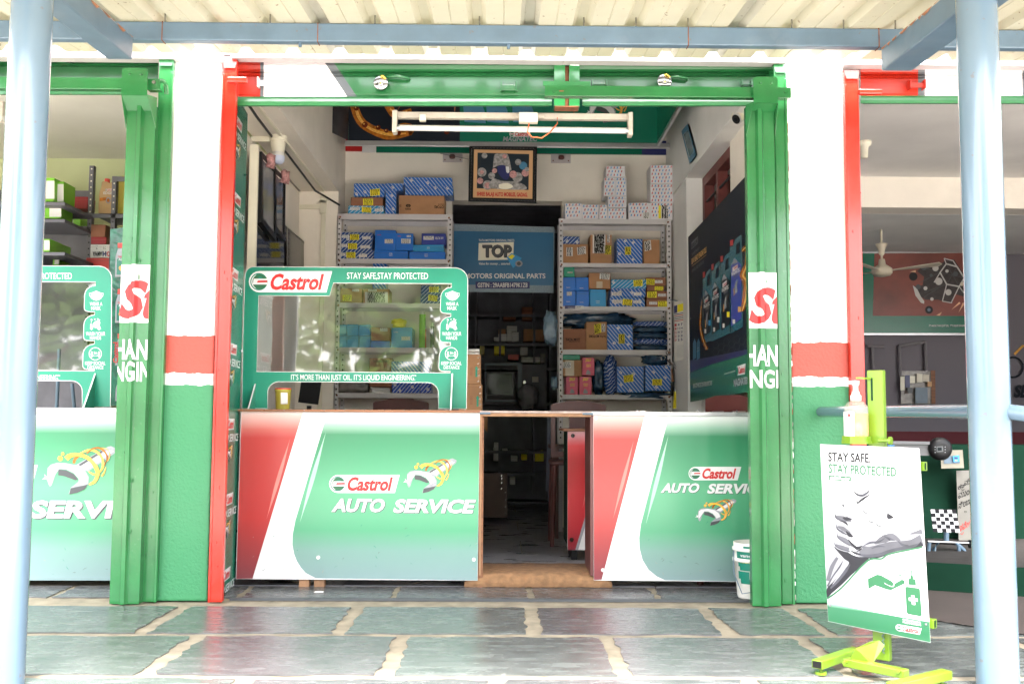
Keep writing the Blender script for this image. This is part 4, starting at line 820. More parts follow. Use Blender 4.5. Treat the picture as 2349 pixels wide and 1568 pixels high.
# ================================================================== RACKS
random.seed(5)
YK = 8.60
def rack(ul0, ul1, ur0, ur1, vtop, shelves, label, sag=0):
    x0, x1, x2, x3 = X_(ul0, YK), X_(ul1, YK), X_(ur0, YK), X_(ur1, YK); um = (ul0 + ur1) / 2
    t = thing('storage_rack', label, 'rack', ((x0 + x3) / 2, YK, 0), 'slotted angle racks'); zt = Z_(vtop, YK, um)
    for xa, xb, ya in ((x0, x1, YK), (x2, x3, YK), (x0 + .005, x1 + .005, YK + .30), (x2 - .005, x3 - .005, YK + .30)):
        u = part('upright', MB().box(xa, xb, ya, ya + .003, 0, zt, 'shelf_paint').box(xa if xa < (x0 + x3) / 2 else xb - .003, (xa + .003) if xa < (x0 + x3) / 2 else xb, ya, ya + .035, 0, zt, 'shelf_paint'), t)
        mb = MB(); xm = (xa + xb) / 2; F = wp((0, ya - .001, 0), (1, 0, 0), (0, 0, 1)); z = .8; k = 0
        while z < zt - .02:
            mb.circ(F, xm, z, .0075, 'black_plastic', 0, 6, ry=.011 if k % 2 else .0075); z += .045; k += 1
        part('slot_holes', mb, u, kind='stuff')
    out = []
    for va, vb in shelves:
        z1, z0 = Z_(va, YK, um), Z_(vb, YK, um)
        mb = MB().box(x1 - .005, x2 + .005, YK - .006, YK - .003, z0, z1, 'shelf_paint').box(x1 - .005, x2 + .005, YK - .003, YK + .30, z1 - .003, z1, 'shelf_paint').box(x1, x2, YK + .297, YK + .30, z0, z1 - .003, 'shelf_paint').box(x1 - .005, x2 + .005, YK - .003, YK + .015, z0, z0 + .002, 'shelf_paint')
        part('shelf', mb, t); out.append(z1)
        for x in (x1 - .012, x2 + .012): part('bolt', MB().cyl((x, YK, z0 + .02), (x, YK - .009, z0 + .02), .009, 'rust', 6), t)
    return out
shL = rack(764.5, 775, 1022, 1034, 491, [(491, 504), (594, 604), (695, 706), (797, 808), (901, 912)], 'Slotted steel rack holding blue boxes beside the framed picture wall, behind the clear screen')
shR = rack(1281, 1291, 1532, 1543, 502, [(503, 514), (604, 613), (703, 712), (802, 813), (905, 915)], 'Slotted steel rack packed with blue and brown boxes next to the wall calendar')
def snapz(z, tops):
    for s in tops:
        if abs(z - s) < .045: return s + .001
    return z
MK = {}
def carton(label, q, r, m, Y=None, dep=.22, cat='box', grp='boxes on the racks', tops=(), stickers=(), words=(), name='box', emb=None, rot=0, tape=None, z0=None):
    Y = YK + .012 if Y is None else Y
    (u0, v0), (u1, v1) = q(r[0], r[1]), q(r[2], r[3]); uc, vc = (u0 + u1) / 2, (v0 + v1) / 2
    X0, X1 = P(u0, vc, Y).x, P(u1, vc, Y).x; Z1, Zb = P(uc, v0, Y).z, P(uc, v1, Y).z; Zb = snapz(Zb, tops) if z0 is None else z0
    if Y + dep > YB - .005 and Y < YB: dep = YB - .005 - Y
    t = thing(name, label, cat, ((X0 + X1) / 2, Y + dep / 2, Zb), grp)
    part('body', MB().box(X0, X1, Y, Y + dep, Zb, Z1, m, 0, .002), t, bev=.003, seg=1)
    f = FY(Y)
    if tape: a = tape; part('tape', MB().rect(f, (*q(a[0], a[1]), *q(a[2], a[3])), 'tape', .0006), t)
    part('lid_seam', MB().box(X0 + .001, X1 - .001, Y - .0004, Y, Z1 - .022, Z1 - .0205, 'print_grey' if m.startswith('box') or m.startswith('str') else 'carton_dark'), t)
    if emb:      # scattered square emblems
        mb = MB(); rr = random.Random(label); W, H = X1 - X0, Z1 - Zb; s = .017; n = max(2, int(W * H / .011)); F = wp((X0, Y, Zb), (1, 0, 0), (0, 0, 1)); pl_ = []
        for _ in range(n * 12):
            if len(pl_) >= n: break
            a, b = rr.uniform(.018, W - .018), rr.uniform(.016, H - .016)
            if H > .035 and all(math.hypot(a - c, b - d) > .065 for c, d in pl_): pl_.append((a, b))
        for a, b in pl_:
            cs, sn = math.cos(R(emb)), math.sin(R(emb)); R_ = lambda x, y: (a + (x * cs - y * sn) * s, b + (x * sn + y * cs) * s)
            mb.poly(F, [R_(-.6, -.75), R_(.6, -.75), R_(.6, .75), R_(-.6, .75)], 'print_white', .0008); mb.stroke(F, [R_(.3 * math.cos(k), .3 * math.sin(k) + .15) for k in (0, 1.2, 2.4, 3.6, 4.8, 6.0)], .002, 'print_navy', .0014)
        if pl_: part('emblem_print', mb, t, kind='stuff')
    for s_ in stickers:
        c = s_[4]; a = q(s_[0], s_[1]); b = q(s_[2], s_[3]); tl = (b[1] - a[1]) * .08 * (s_[5] if len(s_) > 5 else 0)
        mb = MB().poly(f, [(a[0], a[1] + tl), (b[0], a[1] - tl), (b[0] + tl, b[1] - tl), (a[0] + tl, b[1] + tl)], c, .0018)
        rr = random.Random(s_[0]); H = b[1] - a[1]; rows = max(2, int(H / 2.6))
        for k in range(rows):
            vv = a[1] + H * (k + .6) / (rows + .2); uu = a[0] + (b[0] - a[0]) * .12
            while uu < b[0] - (b[0] - a[0]) * .15:
                w_ = rr.uniform(.8, 3.2); mb.rect(f, (uu, vv - H * .07, min(uu + w_, b[0] - 1), vv + H * .05), 'print_black', .0026); uu += w_ + rr.uniform(.8, 2)
        part('sticker', mb, t)
    for w_ in words: part('lettering', MB().text(f, w_[0], (*q(w_[1][0], w_[1][1]), *q(w_[1][2], w_[1][3])), w_[2], .0012, **(w_[3] if len(w_) > 3 else {})), t)
    return t
ql = zm(1380, 650, .2614); Y_ = 'label_yellow'; W_ = 'paper'
T5 = shL
C = carton
# top of the left rack
C('Blue diagonal-striped box with yellow sticker, topmost of the stack beside the hanging cable', ql, (132, 320, 605, 525), 'stripe_blue', stickers=[(380, 405, 530, 508, Y_, 1)], emb=35)
C('Flat brown box with a yellow sticker between two striped boxes on top of the rack', ql, (90, 532, 578, 663), 'carton_dark', stickers=[(275, 554, 430, 652, Y_)], tops=())
C('Flat pale blue striped box with yellow and white stickers at the foot of its stack', ql, (45, 658, 595, 792), 'stripe_light', tops=T5, stickers=[(260, 682, 405, 765, Y_, -1), (80, 680, 225, 730, W_), (455, 706, 585, 750, W_)], emb=35)
C('Small blue striped box lying across the upright narrow one on the rack top', ql, (612, 315, 882, 428), 'stripe_blue', emb=35)
C('Narrow upright blue striped box on the rack top', ql, (618, 432, 788, 792), 'stripe_blue', tops=T5, emb=35, words=[('BOSCH', (640, 580, 745, 612), 'print_black', dict(flip=True))][:0])
C('Long blue striped box, upper of two above the big brown carton', ql, (895, 228, 1640, 358), 'stripe_blue', emb=35, dep=.18)
C('Long blue striped box lying directly on the big brown carton', ql, (918, 360, 1655, 503), 'stripe_blue', emb=35, dep=.22)
C('Big brown carton with black lettering and a round emblem on top of the rack', ql, (828, 505, 1520, 793), 'carton', tops=T5, dep=.26, words=[('TATA', (918, 700, 1010, 724), 'print_black', dict(bold=.05)), ('OTORS', (1368, 660, 1510, 700), 'print_black', dict(flip=True, bold=.03)), ('PARTS', (1425, 632, 1510, 648), 'print_black', dict(flip=True)), ('RS', (832, 644, 862, 678), 'print_black')])
mb = MB(); f = FY(YK + .012); g = lambda a, b, o=0.0: f(*ql(a, b), o); mb.circ(g, 968, 660, 38, 'print_black', .0012, 20, ry=24); mb.stroke(g, [(944, 662), (962, 648), (963, 682)], 5, 'carton', .002); mb.stroke(g, [(992, 662), (974, 648), (973, 682)], 5, 'carton', .002)
part('emblem', mb, [o for o in COL.objects if o.get('label', '').startswith('Big brown carton with black')][0])
# second shelf
for i, (a, b, s) in enumerate(((1068, 1205, 75), (1206, 1340, 45), (1341, 1470, 20))):
    C('Navy striped flat box with yellow sticker, %s of three on the second shelf' % ('top', 'middle', 'bottom')[i], ql, (-95, a, 425 + (15 if i == 2 else 0) - (15 if i == 1 else 0), b), 'stripe_navy', tops=T5, stickers=[(s, a + 28, s + 140, a + 118, Y_), (s - 120, a + 40, s - 12, a + 85, W_), (s + 190, a + 60, s + 315, a + 108, W_, .6)], emb=35)
C('Large bright blue box with white brand tag and yellow starburst', ql, (455, 1032, 775, 1348), 'box_blue', words=[('SUPER', (488, 1098, 555, 1114), 'print_red')], stickers=[(608, 1172, 735, 1236, W_)])
C('Smaller bright blue box beside the starburst one', ql, (777, 1082, 1040, 1345), 'box_blue', words=[('SUPER', (808, 1120, 855, 1133), 'print_red')], stickers=[(860, 1165, 1005, 1238, W_), (945, 1112, 1008, 1142, W_)])
C('Low wide bright blue box carrying two square blue boxes', ql, (445, 1350, 965, 1475), 'box_blue', tops=T5, words=[('TATA', (675, 1412, 725, 1428), 'paper', dict(flip=True)), ('Genuine', (672, 1396, 728, 1408), 'paper', dict(flip=True)), ('Parts', (680, 1380, 720, 1392), 'paper', dict(flip=True))])
C('Navy air filter box with upside-down wording', ql, (1170, 1085, 1540, 1253), 'box_navy', words=[('AIR FILTER', (1378, 1138, 1508, 1172), 'print_white', dict(flip=True, bold=.03))], stickers=[(1200, 1125, 1360, 1182, W_)])
C('Thin light blue box under the navy air filter box', ql, (1040, 1256, 1510, 1360), 'box_blue_light', words=[('TATA', (1255, 1292, 1298, 1304), 'paper'), ('Genuine', (1252, 1308, 1298, 1318), 'paper')])
C('Thin blue box at the bottom under the light blue one', ql, (982, 1364, 1530, 1475), 'box_blue', tops=T5, words=[('TATA', (1215, 1396, 1268, 1410), 'paper'), ('Genuine', (1212, 1414, 1268, 1426), 'paper'), ('Parts', (1222, 1430, 1262, 1442), 'paper')])
# third, fourth and fifth shelf, behind the acrylic
C('Brown carton with small yellow label at the rack upright, seen through the clear screen', q2, (795, 440, 955, 547), 'carton', tops=T5, stickers=[(820, 486, 882, 528, Y_), (885, 445, 935, 463, W_)])
C('Brown carton with a large white label, seen through the clear screen', q2, (962, 444, 1145, 547), 'carton', tops=T5, stickers=[(975, 466, 1135, 542, W_), (998, 446, 1058, 463, W_)])
C('Navy striped box with yellow sticker, upper of two seen through the clear screen', q2, (1365, 420, 1500, 482), 'stripe_navy', stickers=[(1422, 428, 1488, 468, Y_)])
C('Navy striped box with yellow sticker, lower of two seen through the clear screen', q2, (1362, 483, 1505, 547), 'stripe_navy', tops=T5, stickers=[(1418, 488, 1482, 530, Y_, -1)])
C('Small striped box standing above the screen edge on the third shelf', q2, (1028, 268, 1125, 345), 'stripe_blue', z0=shL[2] + .001, dep=.15, Y=YK + .1)
n = 0
for (a, b, c, d) in ((775, 692, 848, 770), (850, 692, 930, 770), (934, 693, 1012, 770), (775, 772, 848, 856), (850, 772, 930, 856), (934, 772, 1012, 856)):
    C('Light blue box, %s row, %s of the six behind the screen' % (('upper', 'lower')[n // 3], ('against the rack upright', 'middle', 'beside the brown carton')[n % 3]), q2, (a, b, c, d), 'box_blue_light', tops=T5, grp='light blue boxes behind the clear screen'); n += 1
C('Low blue box under a flat brown carton, behind the clear screen', q2, (1016, 806, 1150, 856), 'box_blue', tops=T5)
C('Flat brown carton with a white tag, on the low blue box', q2, (1020, 712, 1150, 804), 'carton_dark', stickers=[(1080, 716, 1132, 740, W_)])
C('Blue square box with crumpled bag on top, behind the clear screen', q2, (1160, 714, 1305, 856), 'box_blue_light', tops=T5, words=[('SUPER', (1175, 740, 1206, 750), 'print_white')], stickers=[(1230, 776, 1290, 802, W_)])
C('Brown carton with dark label band above the white roll, behind the clear screen', q2, (1005, 925, 1160, 1140), 'carton_dark', words=[('TATA MOTORS', (1030, 940, 1140, 955), 'print_black')], dep=.2, z0=shL[4] + .055)
for i, (a, b) in enumerate(((1162, 1259), (1261, 1357), (1359, 1437))):
    C('Royal blue striped box, %s of three under the slogan of the clear screen' % ('nearest the roll', 'middle', 'outermost')[i], q2, (a, 1096, b, 1171), 'stripe_royal', tops=T5, emb=35, grp='royal blue boxes under the screen slogan')
    C('Blue striped box, %s of three seen through the corner of the screen' % ('nearest the brown carton', 'middle', 'outermost')[i], q2, (a - 8, 950, b - 8, 1092), 'stripe_blue', grp='striped boxes behind the screen corner')
def bag(label, q, r, m, Y=None, dep=.1, seed=1, name='plastic_bag', cat='bag', amp=.35, fr=3, grp=None, sup=None):
    Y = YK + .1 if Y is None else Y; (u0, v0), (u1, v1) = q(r[0], r[1]), q(r[2], r[3]); a = P(u0, v1, Y); b = P(u1, v0, Y); c = (a + b) / 2
    return one(name, MB().blob(c, ((b.x - a.x) / 2, dep, (b.z - a.z) / 2), m, seed, amp, fr, 28, 16), label, cat, grp)
bag('Grey crumpled plastic bundle drooping over the lowest visible shelf', q2, (765, 1085, 1008, 1172), 'bag_grey', seed=2)
t = thing('paper_roll', 'White rolled plastic sheet hanging its corner over the shelf edge', 'roll', P(*q2(1070, 1160), YK + .05))
a = P(*q2(1015, 1155), YK + .03); b = P(*q2(1140, 1160), YK + .1); part('roll', MB().cyl(a, b, .035, 'paper', 20), t)
part('loose_corner', MB().add([a + Vector((.03, -.03, 0)), b + Vector((-.02, -.06, 0)), P(*q2(1075, 1205), YK - .01)], [(0, 1, 2)], 'paper'), t)
bag('Small yellow and green packet on the blue square box behind the clear screen', q2, (1165, 655, 1262, 714), 'label_yellow', dep=.05, seed=8, Y=YK + .05)
for nm, r, m, lb in (('spray_tube', (1385, 700, 1404, 855), 'print_red', 'Red slim tube standing behind the clear screen'), ('spray_tube', (1430, 682, 1460, 822), 'black_plastic', 'Dark slim tube with pale cap behind the clear screen'), ('oil_bottle', (1352, 600, 1400, 700), 'box_lime', 'Yellow-green bottle standing behind the clear screen')):
    a = P(*q2(r[0], r[3]), YK + .04); b = P(*q2(r[2], r[1]), YK + .04); xm = (a.x + b.x) / 2; rd = (b.x - a.x) / 2; z0_ = shL[3] + .001; t = thing(nm, lb, 'tube', (xm, YK + .04, z0_), 'tubes behind the clear screen')
    part('body', MB().cyl((xm, YK + .04, z0_), (xm, YK + .04, b.z - .03), rd, m, 14), t); part('cap', MB().cyl((xm, YK + .04, b.z - .03), (xm, YK + .04, b.z), rd * .7, 'board_edge', 14), t)
# right rack ---------------------------------------------------------
q3 = zm(1800, 0, .574); qr = zm(2230, 880, .2041); qs = zm(2240, 1050, .3509); T6 = shR
wm = mat('white_box', (.72, .7, .72), .5, .04)
wl = ['first in the bottom row above the doorway side', 'second in the bottom row', 'narrow, third in the bottom row', 'foot of the stepped stack', 'second of the stepped stack', 'left half of the pair in the stepped stack', 'right half of the pair in the stepped stack', 'topmost of the stepped stack', 'alone between the two stacks', 'foot of the corner stack, with yellow tape', 'middle of the corner stack', 'top of the corner stack']
for i, r in enumerate(((800, 1415, 918, 1522), (920, 1424, 1037, 1522), (1040, 1425, 1098, 1524), (1100, 1450, 1230, 1526), (1100, 1368, 1232, 1448), (1072, 1237, 1151, 1366), (1153, 1237, 1232, 1366), (1088, 1157, 1220, 1235), (1243, 1412, 1395, 1528), (1397, 1413, 1553, 1532), (1397, 1283, 1557, 1411), (1397, 1150, 1553, 1281))):
    t = C('White carton with red and blue dashes, ' + wl[i], q3, r, 'white_box', tops=T6, grp='white dashed cartons on the rack top', stickers=[(1470, 1432, 1520, 1522, W_)] if i == 9 else [(1345, 1480, 1390, 1524, W_)] if i == 8 else ())
    f = FY(YK + .012); g = lambda a, b, o=0.0: f(*q3(a, b), o); mb = MB(); yy = r[1] + 12; k = 0
    while yy < r[3] - 10:
        xx = r[0] + 10 + (k % 2) * 8
        while xx < r[2] - 12: mb.poly(g, [(xx, yy - 6), (xx + 7, yy - 9), (xx + 5, yy + 6), (xx - 2, yy + 9)], 'print_red' if (k + int(xx / 22)) % 2 else 'box_blue_light', .0012); xx += 22
        yy += 25; k += 1
    if i == 9: mb.rect(g, (1453, 1432, 1470, 1522), 'label_yellow', .0022)
    part('dash_print', mb, t, kind='stuff')
C('Navy striped box tilted on a brown carton at the rack upright', qr, (98, 318, 435, 468), 'stripe_navy', emb=-40)
C('Brown carton with two pale stickers below the navy striped box', qr, (98, 472, 600, 815), 'carton', tops=T6, stickers=[(175, 535, 298, 705, W_), (380, 525, 550, 672, W_, 1)])
C('Tall brown carton with a big white shipping label and handwriting', qr, (642, 283, 1060, 815), 'carton', tops=T6, stickers=[(690, 290, 940, 650, W_), (925, 492, 1050, 672, Y_), (970, 290, 1025, 440, W_)])
C('Square blue striped box with an upright yellow sticker', qr, (1162, 366, 1665, 828), 'stripe_blue', tops=T6, stickers=[(1322, 520, 1440, 680, Y_)], emb=-50)
C('Brown carton with a tilted white label at the end of the upper shelf', qr, (1682, 388, 2003, 828), 'carton', tops=T6, stickers=[(1695, 405, 1825, 595, W_, 1)], dep=.2)
t = C('Small dark green box on top of the bright blue ones', qs, (46, 50, 165, 162), 'box_green')
mb = MB(); logo(mb, FY(YK + .012), *qs(82, 104), 64 * .3509 / 1.7437, .0012); part('logo', mb, t)
for r, lb in (((32, 165, 180, 317), 'Bright blue box under the dark green one'), ((183, 168, 325, 324), 'Bright blue box beside the one under the dark green box'), ((32, 320, 180, 478), 'Bright blue box with barcode at the foot of its stack'), ((183, 326, 332, 486), 'Bright blue box at the foot, next to the light blue box')):
    C(lb, qs, r, 'box_blue', tops=T6, stickers=[(78, 332, 134, 376, W_)] if 'barcode' in lb else (), words=[('TATA', (r[0] + 40, r[3] - 40, r[0] + 85, r[3] - 28), 'paper', dict(flip=True))])
C('Brown carton with white label resting on the light blue box', qs, (330, 118, 575, 297), 'carton', stickers=[(455, 122, 568, 190, W_, -1)], tape=(415, 215, 485, 290))
C('Light blue box with taped lid under a brown carton', qs, (338, 305, 525, 490), 'box_blue_light', tops=T6, words=[('TATA', (410, 452, 450, 464), 'paper', dict(flip=True)), ('Genuine', (408, 434, 452, 446), 'paper', dict(flip=True))])
for i, (r, st_) in enumerate((((583, 190, 982, 292), [(835, 196, 940, 270, Y_, .7)]), ((580, 296, 978, 394), [(588, 336, 702, 376, W_), (840, 338, 930, 376, W_)]), ((567, 397, 968, 495), [(597, 422, 708, 462, W_), (716, 416, 826, 488, Y_, -1), (836, 430, 928, 466, W_)]))):
    C('Long pale blue striped box, %s of three on the shelf' % ('top', 'middle', 'bottom')[i], qs, r, 'stripe_light' if i == 0 else 'stripe_blue', tops=T6, stickers=st_, emb=35)
for i, (r, st_) in enumerate((((985, 168, 1210, 258), [(985, 186, 1080, 252, Y_, -.6), (1083, 200, 1170, 234, W_)]), ((992, 264, 1190, 320), [(1080, 272, 1178, 318, Y_, -.6)]), ((990, 323, 1235, 413), [(995, 328, 1102, 400, Y_), (1118, 354, 1210, 386, W_)]), ((988, 416, 1235, 504), [(1018, 446, 1106, 478, W_), (1116, 440, 1220, 502, Y_)]))):
    C('Thin brown box with yellow sticker, %s of four against the upright' % ('top', 'second', 'third', 'lowest')[i], qs, r, 'carton_dark', tops=T6, stickers=st_)
C('Brown carton with big black lettering across its front, lower shelf', qs, (38, 756, 295, 988), 'carton_dark', tops=T6, words=[('TATA MOT', (62, 862, 228, 888), 'print_black', dict(bold=.04)), ('ORIGINAL PA', (100, 892, 226, 904), 'print_black')])
C('Brown carton standing upside down with yellow sticker and inverted lettering', qs, (298, 676, 533, 990), 'carton', tops=T6, stickers=[(388, 700, 462, 806, Y_, 1), (474, 698, 515, 786, W_)], words=[('TATA MOTORS', (330, 826, 530, 852), 'print_black', dict(flip=True, bold=.03)), ('ORIGINAL PARTS', (380, 805, 520, 815), 'print_black', dict(flip=True))])
C('Square blue striped box with an upright yellow sticker beside the dark wrapped rods', qs, (540, 706, 832, 996), 'stripe_blue', tops=T6, stickers=[(668, 812, 738, 922, Y_)], emb=-50)
bag('Flat dark plastic wrapping lying behind the brown cartons', qs, (40, 590, 780, 745), 'bag_blue', dep=.04, seed=4, Y=YK + .24, amp=.5)
for i, (a, b) in enumerate(((672, 735), (738, 800), (803, 870), (873, 940), (943, 1008))):
    bag('Dark plastic-wrapped striped packet, %s of the five piled at the shelf end' % ('top', 'second', 'middle', 'fourth', 'lowest')[i], qs, (838, a, 1242, b), 'stripe_navy' if i in (0, 3) else 'bag_blue', dep=.09, seed=20 + i, amp=.3, fr=4, name='wrapped_packet', cat='packet', grp='dark wrapped packets')
C('Small green printed box on the taped brown carton', qs, (34, 1052, 228, 1106), 'box_green')
C('Brown carton sealed with wide clear tape above the pink boxes', qs, (34, 1110, 245, 1292), 'carton', tape=(62, 1112, 160, 1288), stickers=[(34, 1130, 125, 1200, W_)])
for (r, lb) in (((252, 1080, 392, 1284), 'Pink box with a hand picture, upper one next to the taped carton'), ((68, 1299, 206, 1500), 'Pink box with a hand picture at the shelf end by the upright'), ((220, 1299, 362, 1502), 'Deep pink box, second on the lowest shelf beside the dark bags')):
    t = C(lb, qs, r, 'box_pink', tops=T6, words=[('JOLLY', (r[0] + 40, r[1] + 14, r[0] + 104, r[1] + 42), 'label_yellow', dict(bold=.04)), ('AN ISO 9001', (r[0] + 46, r[1] + 78, r[0] + 100, r[1] + 88), 'label_yellow'), ('COMPANY', (r[0] + 46, r[1] + 96, r[0] + 100, r[1] + 106), 'label_yellow')], grp='pink hose clamp boxes')
    f = FY(YK + .012); g = lambda a, b, o=0.0: f(*qs(a, b), o); x, y = r[0] + 72, r[3] - 12; part('hand_picture', MB().poly(g, [(x - 28, y), (x - 22, y - 34), (x - 6, y - 56), (x + 6, y - 44), (x + 20, y - 30), (x + 26, y)], 'skin_light', .0012), t)
bag('Dark crumpled bag stuffed behind the deep pink box', qs, (368, 1120, 490, 1500), 'bag_blue', seed=31, dep=.08, amp=.4)
bag('Tall navy striped plastic bag between the pink boxes and the blue striped box', qs, (495, 1075, 640, 1508), 'stripe_navy', seed=32, dep=.09, amp=.3)
t = C('Large blue striped box with a tilted yellow sticker, on the lowest shelf', qs, (650, 1182, 955, 1478), 'stripe_blue', tops=(), stickers=[(722, 1278, 832, 1360, Y_, 1)], emb=50, Y=YK - .02)
C('Blue striped box with a low yellow sticker, last on the lowest shelf', qs, (975, 1168, 1262, 1460), 'stripe_blue', stickers=[(1052, 1325, 1162, 1398, Y_)], emb=50, Y=YK - .015)
bag('Dark blue plastic bag squeezed above the last striped box', qs, (940, 1055, 1245, 1165), 'bag_blue', seed=33, dep=.1)
bag('Loose dark wrapping spilling over the edge of the lowest shelf', qs, (715, 1478, 1225, 1545), 'bag_blue', seed=34, dep=.05, amp=.6, Y=YK + .03)
bag('Crumpled bluish plastic bag hanging on the doorway side of the rack', q3 if False else zm(1800, 1150, .3188), (1172, 300, 1345, 715), 'bag_clear', seed=35, dep=.06, Y=YK - .04, amp=.25)
bag('Small bluish plastic bag hanging lower on the doorway side of the rack', zm(1800, 1150, .3188), (1265, 1118, 1350, 1275), 'bag_clear', seed=36, dep=.05, Y=YK - .03, amp=.3)
# price strip on shelf edge
t_ = [o for o in COL.objects if o.get('label', '').startswith('Slotted steel rack packed')][0]
f = FY(YK - .006); g = lambda a, b, o=0.0: f(*qs(a, b), o); mb = MB().rect(g, (55, 488, 172, 526), 'print_navy', .001).rect(g, (174, 490, 268, 526), 'board_edge', .001); mb.text(g, 'HYUNDAI', (90, 508, 165, 516), 'print_white', .002); mb.text(g, 'MOBIS', (196, 500, 240, 510), 'print_navy', .002); part('shelf_label', mb, t_)
# ------------------------------------------------------------------ doorway sign hung as a blind
q3b = zm(1800, 900, .574); YD = 8.93; f = FY(YD); g = lambda a, b, o=0.0: f(*q3b(a, b), o)
t = thing('hanging_sign', 'Blue perforated parts sign hanging in the dark inner doorway', 'sign', f(1155, 670))
part('mesh_panel', MB().slab(g, [(-15, -10), (728, 14), (722, 472), (-20, 465)], .003, 'sign_mesh'), t)
part('blue_field', MB().poly(g, [(15, 40), (722, 52), (720, 420), (10, 415)], 'sign_blue', .001), t)
for s_, r, m_, k in (('TATA MOTORS ORIGINAL PARTS', (200, 99, 448, 114), 'print_white', {}), ('Value for money ... assured.', (198, 260, 420, 276), 'print_white', dict(slant=.2)), ('TATA MOTORS ORIGINAL PARTS', (-28, 338, 665, 370), 'print_white', dict(bold=.025)), ('GSTIN : 29AABFB1479K1Z8', (192, 403, 540, 433), 'print_white', dict(bold=.02))):
    if s_.startswith('GST'): part('number_plate', MB().rect(g, (178, 394, 555, 442), 'print_navy', .002), t)
    lettering(t, g, s_, r, m_, .0035, **k)
mb = MB().poly(g, [(200, 125), (445, 118), (440, 240), (196, 246)], 'ivory_plastic', .002); mb.text(g, 'TOP', (228, 146, 432, 222), 'print_black', .003, bold=.05); mb.text(g, 'TOP', (224, 142, 428, 218), 'print_grey', .004, bold=.045)
mb.poly(g, [(395, 225), (430, 195), (500, 230), (465, 275), (440, 300)], 'box_blue_light', .004); mb.poly(g, [(405, 222), (432, 203), (452, 215), (428, 240)], 'label_yellow', .005); mb.circ(g, 480, 268, 26, 'print_silver', .005, 12, ry=22); mb.circ(g, 480, 268, 14, 'print_grey', .006, 10); part('emblem', mb, t)
for zx in (430, 0): pass
qt = zm(1800, 1150, .3188)
# ------------------------------------------------------------------ store room shelving and clutter
YR = 11.5; f = FY(YR)
t = thing('store_shelves', 'Dark shelving with pigeonholes at the far end of the store room', 'shelves', (0, YR, 0))
x0, x1 = X_(1000, YR), X_(1275, YR)
for v in (640, 720, 787, 842, 922, 1033, 1085, 1150): z = Z_(v, YR, 1150); part('board', MB().box(x0 - .6, x1 + .1, YR, YR + .4, z - .03, z, 'dark_shelf'), t)
for u in (1010, 1089, 1146, 1225, 1262): x = X_(u, YR); part('divider', MB().box(x - .012, x + .012, YR + .01, YR + .4, .1, 3.1, 'dark_shelf'), t)
part('back_panel', MB().box(x0 - .6, x1 + .1, YR + .4, YR + .42, 0, 3.2, 'dark_shelf'), t)
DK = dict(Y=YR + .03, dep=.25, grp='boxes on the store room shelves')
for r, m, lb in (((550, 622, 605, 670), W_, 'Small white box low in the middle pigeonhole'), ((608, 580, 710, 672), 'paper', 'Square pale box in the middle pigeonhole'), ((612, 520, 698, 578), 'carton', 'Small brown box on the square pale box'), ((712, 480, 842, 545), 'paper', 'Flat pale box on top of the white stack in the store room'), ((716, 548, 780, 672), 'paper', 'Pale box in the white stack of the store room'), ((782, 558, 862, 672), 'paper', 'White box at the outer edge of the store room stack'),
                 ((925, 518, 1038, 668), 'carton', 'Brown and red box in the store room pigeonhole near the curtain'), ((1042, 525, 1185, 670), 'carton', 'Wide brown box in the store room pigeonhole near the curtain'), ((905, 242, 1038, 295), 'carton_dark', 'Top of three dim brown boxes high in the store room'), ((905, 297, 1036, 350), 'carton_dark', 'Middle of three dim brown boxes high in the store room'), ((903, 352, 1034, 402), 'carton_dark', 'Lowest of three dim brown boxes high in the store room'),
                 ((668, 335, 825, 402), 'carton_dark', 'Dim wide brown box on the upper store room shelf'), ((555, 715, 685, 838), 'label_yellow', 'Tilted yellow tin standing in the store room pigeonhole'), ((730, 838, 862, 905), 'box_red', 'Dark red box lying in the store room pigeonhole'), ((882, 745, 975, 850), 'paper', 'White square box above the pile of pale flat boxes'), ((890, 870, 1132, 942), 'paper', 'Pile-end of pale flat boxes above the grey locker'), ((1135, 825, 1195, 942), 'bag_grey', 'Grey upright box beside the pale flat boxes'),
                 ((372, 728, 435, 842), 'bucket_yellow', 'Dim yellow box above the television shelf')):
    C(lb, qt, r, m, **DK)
q8 = zm(1840, 1620, .4845)
for r, m, lb in (((605, 375, 690, 463), 'label_yellow', 'Bright yellow box low on the store room shelf'), ((508, 406, 552, 452), 'label_yellow', 'Small yellow box beside the bright yellow one'), ((280, 308, 328, 350), 'paper', 'Small white box seen under the counter flap'), ((275, 352, 326, 460), 'paper', 'Upright white box seen under the counter flap'), ((420, 420, 474, 462), 'paper', 'White box next to the shelf divider under the flap'), ((345, 358, 392, 390), 'paper', 'Tiny pale box beyond the flap'), ((412, 594, 455, 655), 'paper', 'Pale upright packet near the store room floor')):
    C(lb, q8, r, m, **DK)
